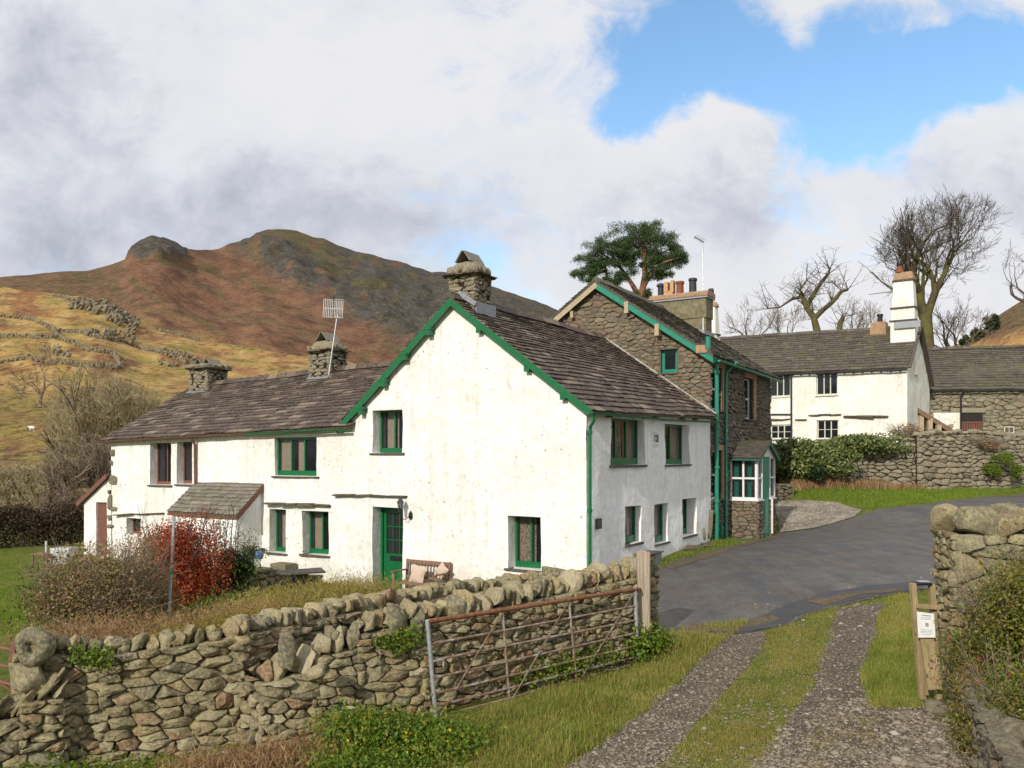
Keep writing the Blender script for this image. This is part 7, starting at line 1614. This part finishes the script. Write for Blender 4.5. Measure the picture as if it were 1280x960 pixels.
# ---- big trees behind the farm
def farm_tree(name,label,px,Y,pyb,r0,seed,**k):
    x,y=xy(px,Y); z=CZ-(pyb-570)/F*Y; return bare_tree(name,label,'tree',(x,y,z-1.0),k.pop('h'),random.Random(seed),'bare trees behind the farmhouse',r0=r0,**k)
def fit_tree(label,px,Y,pybase,pytop,halfw,seed,r0,lean=(0,0),nlead=3,lev=6,bm='barkmoss',tm='twigd',clear=.35,cx=None,name='bare_tree',wig=.17,group='bare trees behind the farmhouse'):
    """single trunk tree whose limbs fill an ellipsoid crown given by picture size"""
    x,y=xy(px,Y); z=CZ-(pybase-570)/F*Y-2.0; top=CZ-(pytop-570)/F*Y; Hh=top-z; R_=random.Random(seed); t=thing(name,label,'tree',(x,y,z),group); a=MB();b=MB()
    w_=halfw/F*Y; cxx=xy(cx if cx else px,Y)[0]; c=Vector((cxx,y,z+Hh*(clear+(1-clear)/2))); rz_=Hh*(1-clear)/2
    def inside(p,s=1.0): e=Vector(((p.x-c.x)/w_,(p.y-c.y)/w_,(p.z-c.z)/rz_)); return e.length<s
    def grow(p,d,L,r,lv):
        n=4; pts=[p.copy()];rs_=[r]; q=p.copy(); dd=d.copy()
        for i in range(n):
            dd=(dd+Vector((R_.gauss(0,wig),R_.gauss(0,wig),R_.gauss(0,wig*.8)+.05))).normalized(); q=q+dd*L/n
            pts.append(q.copy()); rs_.append(max(.009,r*(1-.38*(i+1)/n)))
        (a if r>.05 else b).tube(pts,rs_,8 if r>.15 else (5 if r>.05 else 3),cap=False)
        if lv>=lev: return
        for i in range(2+(R_.random()<.72)):
            k=4 if i==0 else R_.choice((1,2,3,4)); bp=pts[k]
            if lv>1 and not inside(bp,1.0): continue
            ax=dd.cross(Vector((R_.gauss(0,1),R_.gauss(0,1),R_.gauss(0,1)))).normalized(); nd=Matrix.Rotation(R_.uniform(.2,.45) if i==0 else R_.uniform(.45,1.0),3,ax)@dd; nd.z+=.10; nd.normalize()
            grow(bp,nd,L*R_.uniform(.62,.88),max(.009,rs_[k]*(.85 if i==0 else R_.uniform(.4,.65))),lv+1)
    hp=Vector((x,y,z)); tt=Vector((x+lean[0],y+lean[1],z+Hh*clear)); a.tube([hp,hp.lerp(tt,.5)+Vector((.1,0,0)),tt],[r0*1.15,r0,r0*.85],10,cap=False)
    for i in range(nlead):
        an=6.28*i/nlead+R_.uniform(-.5,.5); sp=.55; grow(tt-Vector((0,0,R_.uniform(0,.15)*Hh*clear)),Vector((math.cos(an)*sp,math.sin(an)*sp,1)).normalized(),Hh*(1-clear)*.36,r0*R_.uniform(.5,.72),1)
    a.build('trunk',MT[bm],t,True,180); b.build('crown',MT[tm],t); return t
fit_tree('tall spreading bare tree with mossy trunk behind the tall white chimney',1157,55,437,246,82,11,.44,nlead=5,lev=8,clear=.36,cx=1178)
fit_tree('finer pale bare tree right of the tall mossy one',1196,60,437,366,52,12,.26,nlead=4,lev=6,bm='bark',tm='twig',clear=.2,cx=1200)
fit_tree('bare tree leaning in from the right edge of the photo',1318,52,440,282,62,13,.4,nlead=4,lev=6,clear=.4,bm='bark')
fit_tree('small bare tree at the right end of the farmhouse roof ridge',1070,60,425,372,34,14,.16,nlead=4,lev=6,bm='bark',tm='twig',clear=.25)
fit_tree('wispy bare tree left of the pollard, over the farmhouse roof',938,60,430,366,32,15,.16,nlead=3,lev=6,bm='bark',tm='twig',clear=.3)
fit_tree('small bare tree beside the pollard trunk',985,62,430,378,28,16,.14,nlead=3,lev=6,bm='bark',tm='twig',clear=.3)
# pollard with two heavy crooked limbs
YP=57; t=thing('pollard_tree','pollarded bare tree with crooked heavy limbs above the farmhouse roof','tree',P(1022,440,YP),'bare trees behind the farmhouse'); a=MB(); b=MB(); R_=random.Random(17)
def path(pts,rs): 
    q=[P(px,py,YP+dy) for px,py,dy in pts]; a.tube(q,[r_*.72 for r_ in rs],8,cap=False); return q
allp=[]
allp+=path([(1022,440,0),(1021,412,0),(1017,396,0),(1008,384,.3),(1003,370,.4)],[.42,.36,.30,.26,.22])
allp+=path([(1018,398,0),(1028,388,-.3),(1040,378,-.5),(1052,364,-.4),(1060,362,-.4)],[.27,.24,.2,.18,.12])
allp+=path([(1008,384,.3),(1017,368,.2),(1027,352,0),(1036,342,0),(1037,336,0)],[.24,.2,.16,.12,.06])
allp+=path([(1003,370,.4),(990,374,.6),(975,384,.8),(960,386,1)],[.18,.12,.07,.04]); allp+=path([(1005,374,.4),(1000,362,.2),(1008,350,0)],[.15,.1,.05])
allp+=path([(1046,440,.5),(1050,405,.5),(1054,396,.5)],[.3,.26,.2])
for p in allp[3:]:
    for k in range(6):
        d=Vector((R_.gauss(0,1),R_.gauss(0,.8),R_.gauss(.5,.8))).normalized(); L=R_.uniform(.6,1.8); q=p+d*L*.5+Vector((0,0,.1)); e=p+d*L+Vector((0,0,.25)); b.tube([p,q,e],[.03,.018,.008],3,cap=False)
        for m_ in range(4):
            s=p.lerp(e,R_.uniform(.3,1)); b.tube([s,s+Vector((R_.gauss(0,.4),R_.gauss(0,.3),R_.uniform(0,.6)))],[.012,.006],3,cap=False)
a.build('trunk',MT['barkmoss'],t,True,180); b.build('crown',MT['twigd'],t)
# ---- scots pine
YQ=50; t=thing('pine_tree','flat topped dark green Scots pine with orange trunk rising behind the stone house','tree',P(797,470,YQ)); a=MB(); R_=random.Random(23); rs=np.random.RandomState(23)
def lim(pts,r): q=[P(px,py,YQ+dy) for px,py,dy in pts]; n=len(q); a.tube(q,[r*(1-.75*i/(n-1)) for i in range(n)],8,cap=False); return q
lim([(797,470,0),(799,400,0),(801,375,0),(806,345,0),(806,310,0),(800,296,0)],.30); lim([(800,372,0),(788,352,.5),(776,335,.8),(765,318,1)],.18); lim([(768,400,1.5),(764,372,1),(758,340,.8),(752,318,.6)],.14)
lim([(803,362,0),(815,340,-.5),(830,328,-.8),(848,322,-1)],.13); lim([(806,335,0),(822,318,0),(838,312,.3)],.1); lim([(806,320,0),(792,305,.3),(782,295,.4)],.10); lim([(805,370,0),(820,376,-.4),(835,382,-.6)],.05); lim([(758,340,.8),(742,338,.6),(728,345,.4)],.08); lim([(776,335,.8),(760,322,.4),(745,312,0)],.09)
a.build('trunk',MT['pinebark'],t,True,180)
clm=[(790,288,22,8),(812,292,22,9),(775,296,18,8),(760,302,14,8),(830,302,18,9),(848,318,12,7),(838,332,12,6),(800,302,24,8),(822,314,22,8),(745,314,14,9),(733,326,14,9),(725,340,10,6),(735,348,9,5),(757,325,18,8),(772,345,12,6),(782,328,14,6),(790,318,16,7),(812,330,10,5),(850,325,9,6),(820,340,7,4),(764,358,10,6),(748,338,12,6),(803,368,9,5),(832,345,8,4),(775,312,18,8),(800,318,30,10),(786,306,24,9),(825,322,20,8),(762,312,20,9),(750,328,14,8),(843,310,10,6),(812,284,14,6),(770,352,16,6),(795,335,14,8),(815,345,10,6),(788,322,16,9),(800,310,20,9),(740,335,14,7),(825,300,14,8),(836,325,16,8)]
vs=[];fs=[]; Vn=[]
allV=[]; 
for (px,py,rx,ry) in clm:
    for k in range(9):
        cpt=np.array(P(px+R_.uniform(-.95,.95)*rx,py+R_.uniform(-.9,.7)*ry,YQ+R_.uniform(-1.1,1.1))); n=180; r=np.array([rx/F*YQ*.5,rx/F*YQ*.5,ry/F*YQ*.55])
        d=rs.normal(size=(n,3)); d/=np.linalg.norm(d,axis=1)[:,None]; C=cpt+d*r*(rs.uniform(0,1,n)**.5)[:,None]; allV.append(C)
C=np.concatenate(allV); C=C+rs.normal(0,.07,C.shape); V,Fq=leaves(C,.16,rs,.18,.5); npmesh('crown',V,Fq,MT['needle'],t)
# conifers on the right hillside
for i,(px,py,hh,ww) in enumerate([(1240,417,4.6,3.8),(1222,427,3.4,2.6),(1206,434,2.6,2.2)]):
    c=onhill(rightp,lambda x,y,px,py,t: sst(0,.3,t)*(1.2*fbm(x*.03,y*.03,3,3)+.4*fbm(x*.15,y*.15,3,2)),px,py); C=blob_pts(2600,(c.x,c.y,c.z+hh*.55),(ww*.55,ww*.55,hh*.52),rs,12,.45); V,Fq=leaves(C,.42,rs,.5)
    tt=thing('evergreen_tree',['largest dark evergreen on the right hillside skyline','middle dark evergreen lower on the right hillside','smallest evergreen just above the barn roof'][i],'tree',c,'evergreens on the right hillside'); npmesh('crown',V,Fq,MT['darkg'],tt); mb=MB(); mb.tube([c-Vector((0,0,.5)),c+Vector((0,0,hh*.6))],[.25,.1],6); mb.build('trunk',MT['bark'],tt)
# ---------------------------------------------------------------- hillside walls, crags, sheep
def fieldwall(label,pts,seed,hh=1.0,sz=.62,dens=1.0):
    R_=random.Random(seed); q=[]; 
    for i in range(len(pts)-1):
        n=max(2,int(math.hypot(pts[i+1][0]-pts[i][0],pts[i+1][1]-pts[i][1])/3))
        for k in range(n): t=k/n; q.append((pts[i][0]+(pts[i+1][0]-pts[i][0])*t,pts[i][1]+(pts[i+1][1]-pts[i][1])*t))
    q.append(pts[-1]); W_=[onnear(*p) for p in q]; mb=MB()
    for i in range(len(W_)-1):
        L=(W_[i+1]-W_[i]).length; n=max(1,int(L/sz*1.6*dens))
        for k in range(n):
            for lv in range(2):
                if R_.random()<.12*(lv+1): continue
                p=W_[i].lerp(W_[i+1],(k+R_.random())/n)+Vector((R_.gauss(0,.12),R_.gauss(0,.12),.25+lv*hh*.45)); rock(mb,p,(sz*R_.uniform(.7,1.4),sz*.9,hh*.62*R_.uniform(.7,1.2)),R_,2,None,.4,.15)
    mb.build('field_wall',MT['hillst'],None,False,label=label,cat='stone wall',group='old walls on the hillside')
fieldwall('highest crumbling wall on the near hill, running in from the left edge',[(-30,396),(0,397),(30,398),(50,404),(68,411)],1)
fieldwall('short steep wall joining the two left hill walls',[(66,409),(70,418),(75,427)],2)
fieldwall('second hill wall from the left edge below the highest one',[(-30,421),(5,423),(40,424),(72,427)],3)
fieldwall('long hill wall descending right towards the far cottage chimney',[(75,414),(95,418),(125,424),(160,430),(200,444),(232,452)],4)
fieldwall('hill wall descending below the long one, ending in a heap',[(76,427),(95,432),(118,439),(142,446),(152,462)],5)
fieldwall('lowest tumbled hill wall crossing the orange grass',[(-20,458),(5,455),(35,452),(55,457),(85,460),(120,461),(148,461)],6,dens=.7)
fieldwall('faint ruined wall near the crest of the near hill',[(66,372),(85,377),(100,379)],7)
fieldwall('thin dark wall on the slope right of the crag',[(195,407),(222,411),(250,410)],8,hh=.9,sz=.55)
def crag_(label,pts,seed,sz=(2,5),n=60,mat='hillst'):
    R_=random.Random(seed); mb=MB()
    for i in range(n):
        t=R_.random(); k=int(t*(len(pts)-1)); f=t*(len(pts)-1)-k; px=pts[k][0]+(pts[k+1][0]-pts[k][0])*f+R_.gauss(0,3.5); py=pts[k][1]+(pts[k+1][1]-pts[k][1])*f+R_.gauss(0,3.0); p=onnear(px,py); s=R_.uniform(*sz)
        rot=Matrix.Rotation(R_.uniform(-.3,.3),3,'Z')@Matrix.Rotation(.6+R_.gauss(0,.2),3,'Y'); rock(mb,p+Vector((0,0,s*.1)),(s*.45,s*.7,s),R_,3,rot,.3,.18,cuts=5)
    mb.build('rock_outcrop',MT[mat],None,False,label=label,cat='crag')
crag_('jagged grey crag breaking the crest of the near hill',[(90,382),(112,383),(130,388),(150,398),(168,408)],1,(1.2,3.4),190)
crag_('band of boulders below the jagged crag',[(100,415),(130,420),(160,415),(165,428)],2,(1,2.6),50); crag_('isolated small rock heap between hill walls',[(66,438),(84,444)],3,(.9,2),16)
crag_('scatter of pale boulders near the far cottage chimney',[(200,440),(225,447),(240,452)],4,(.8,1.8),45)
crag_('loose boulders in the grass under the far chimney',[(200,458),(222,458)],5,(.7,1.5),12)
# sheep
v=onnear(40,538); sh=MB(); R_=random.Random(2); rock(sh,v+Vector((0,0,.40)),(.62,.30,.33),R_,5,Matrix.Identity(3),.9,.06,cuts=0); rock(sh,v+Vector((-.36,0,.50)),(.18,.13,.15),R_,4,Matrix.Identity(3),.8,.04,cuts=0)
for dx in (-.19,.19):
    for dy in (-.08,.08): sh.tube([v+Vector((dx,dy,-.05)),v+Vector((dx,dy,.3))],[.025,.033],6)
sh.build('sheep',plain('white_fleece',(.7,.66,.58),.95,.1,0,.15),None,True,180,label='lone white sheep grazing on the lower left hillside',cat='sheep')
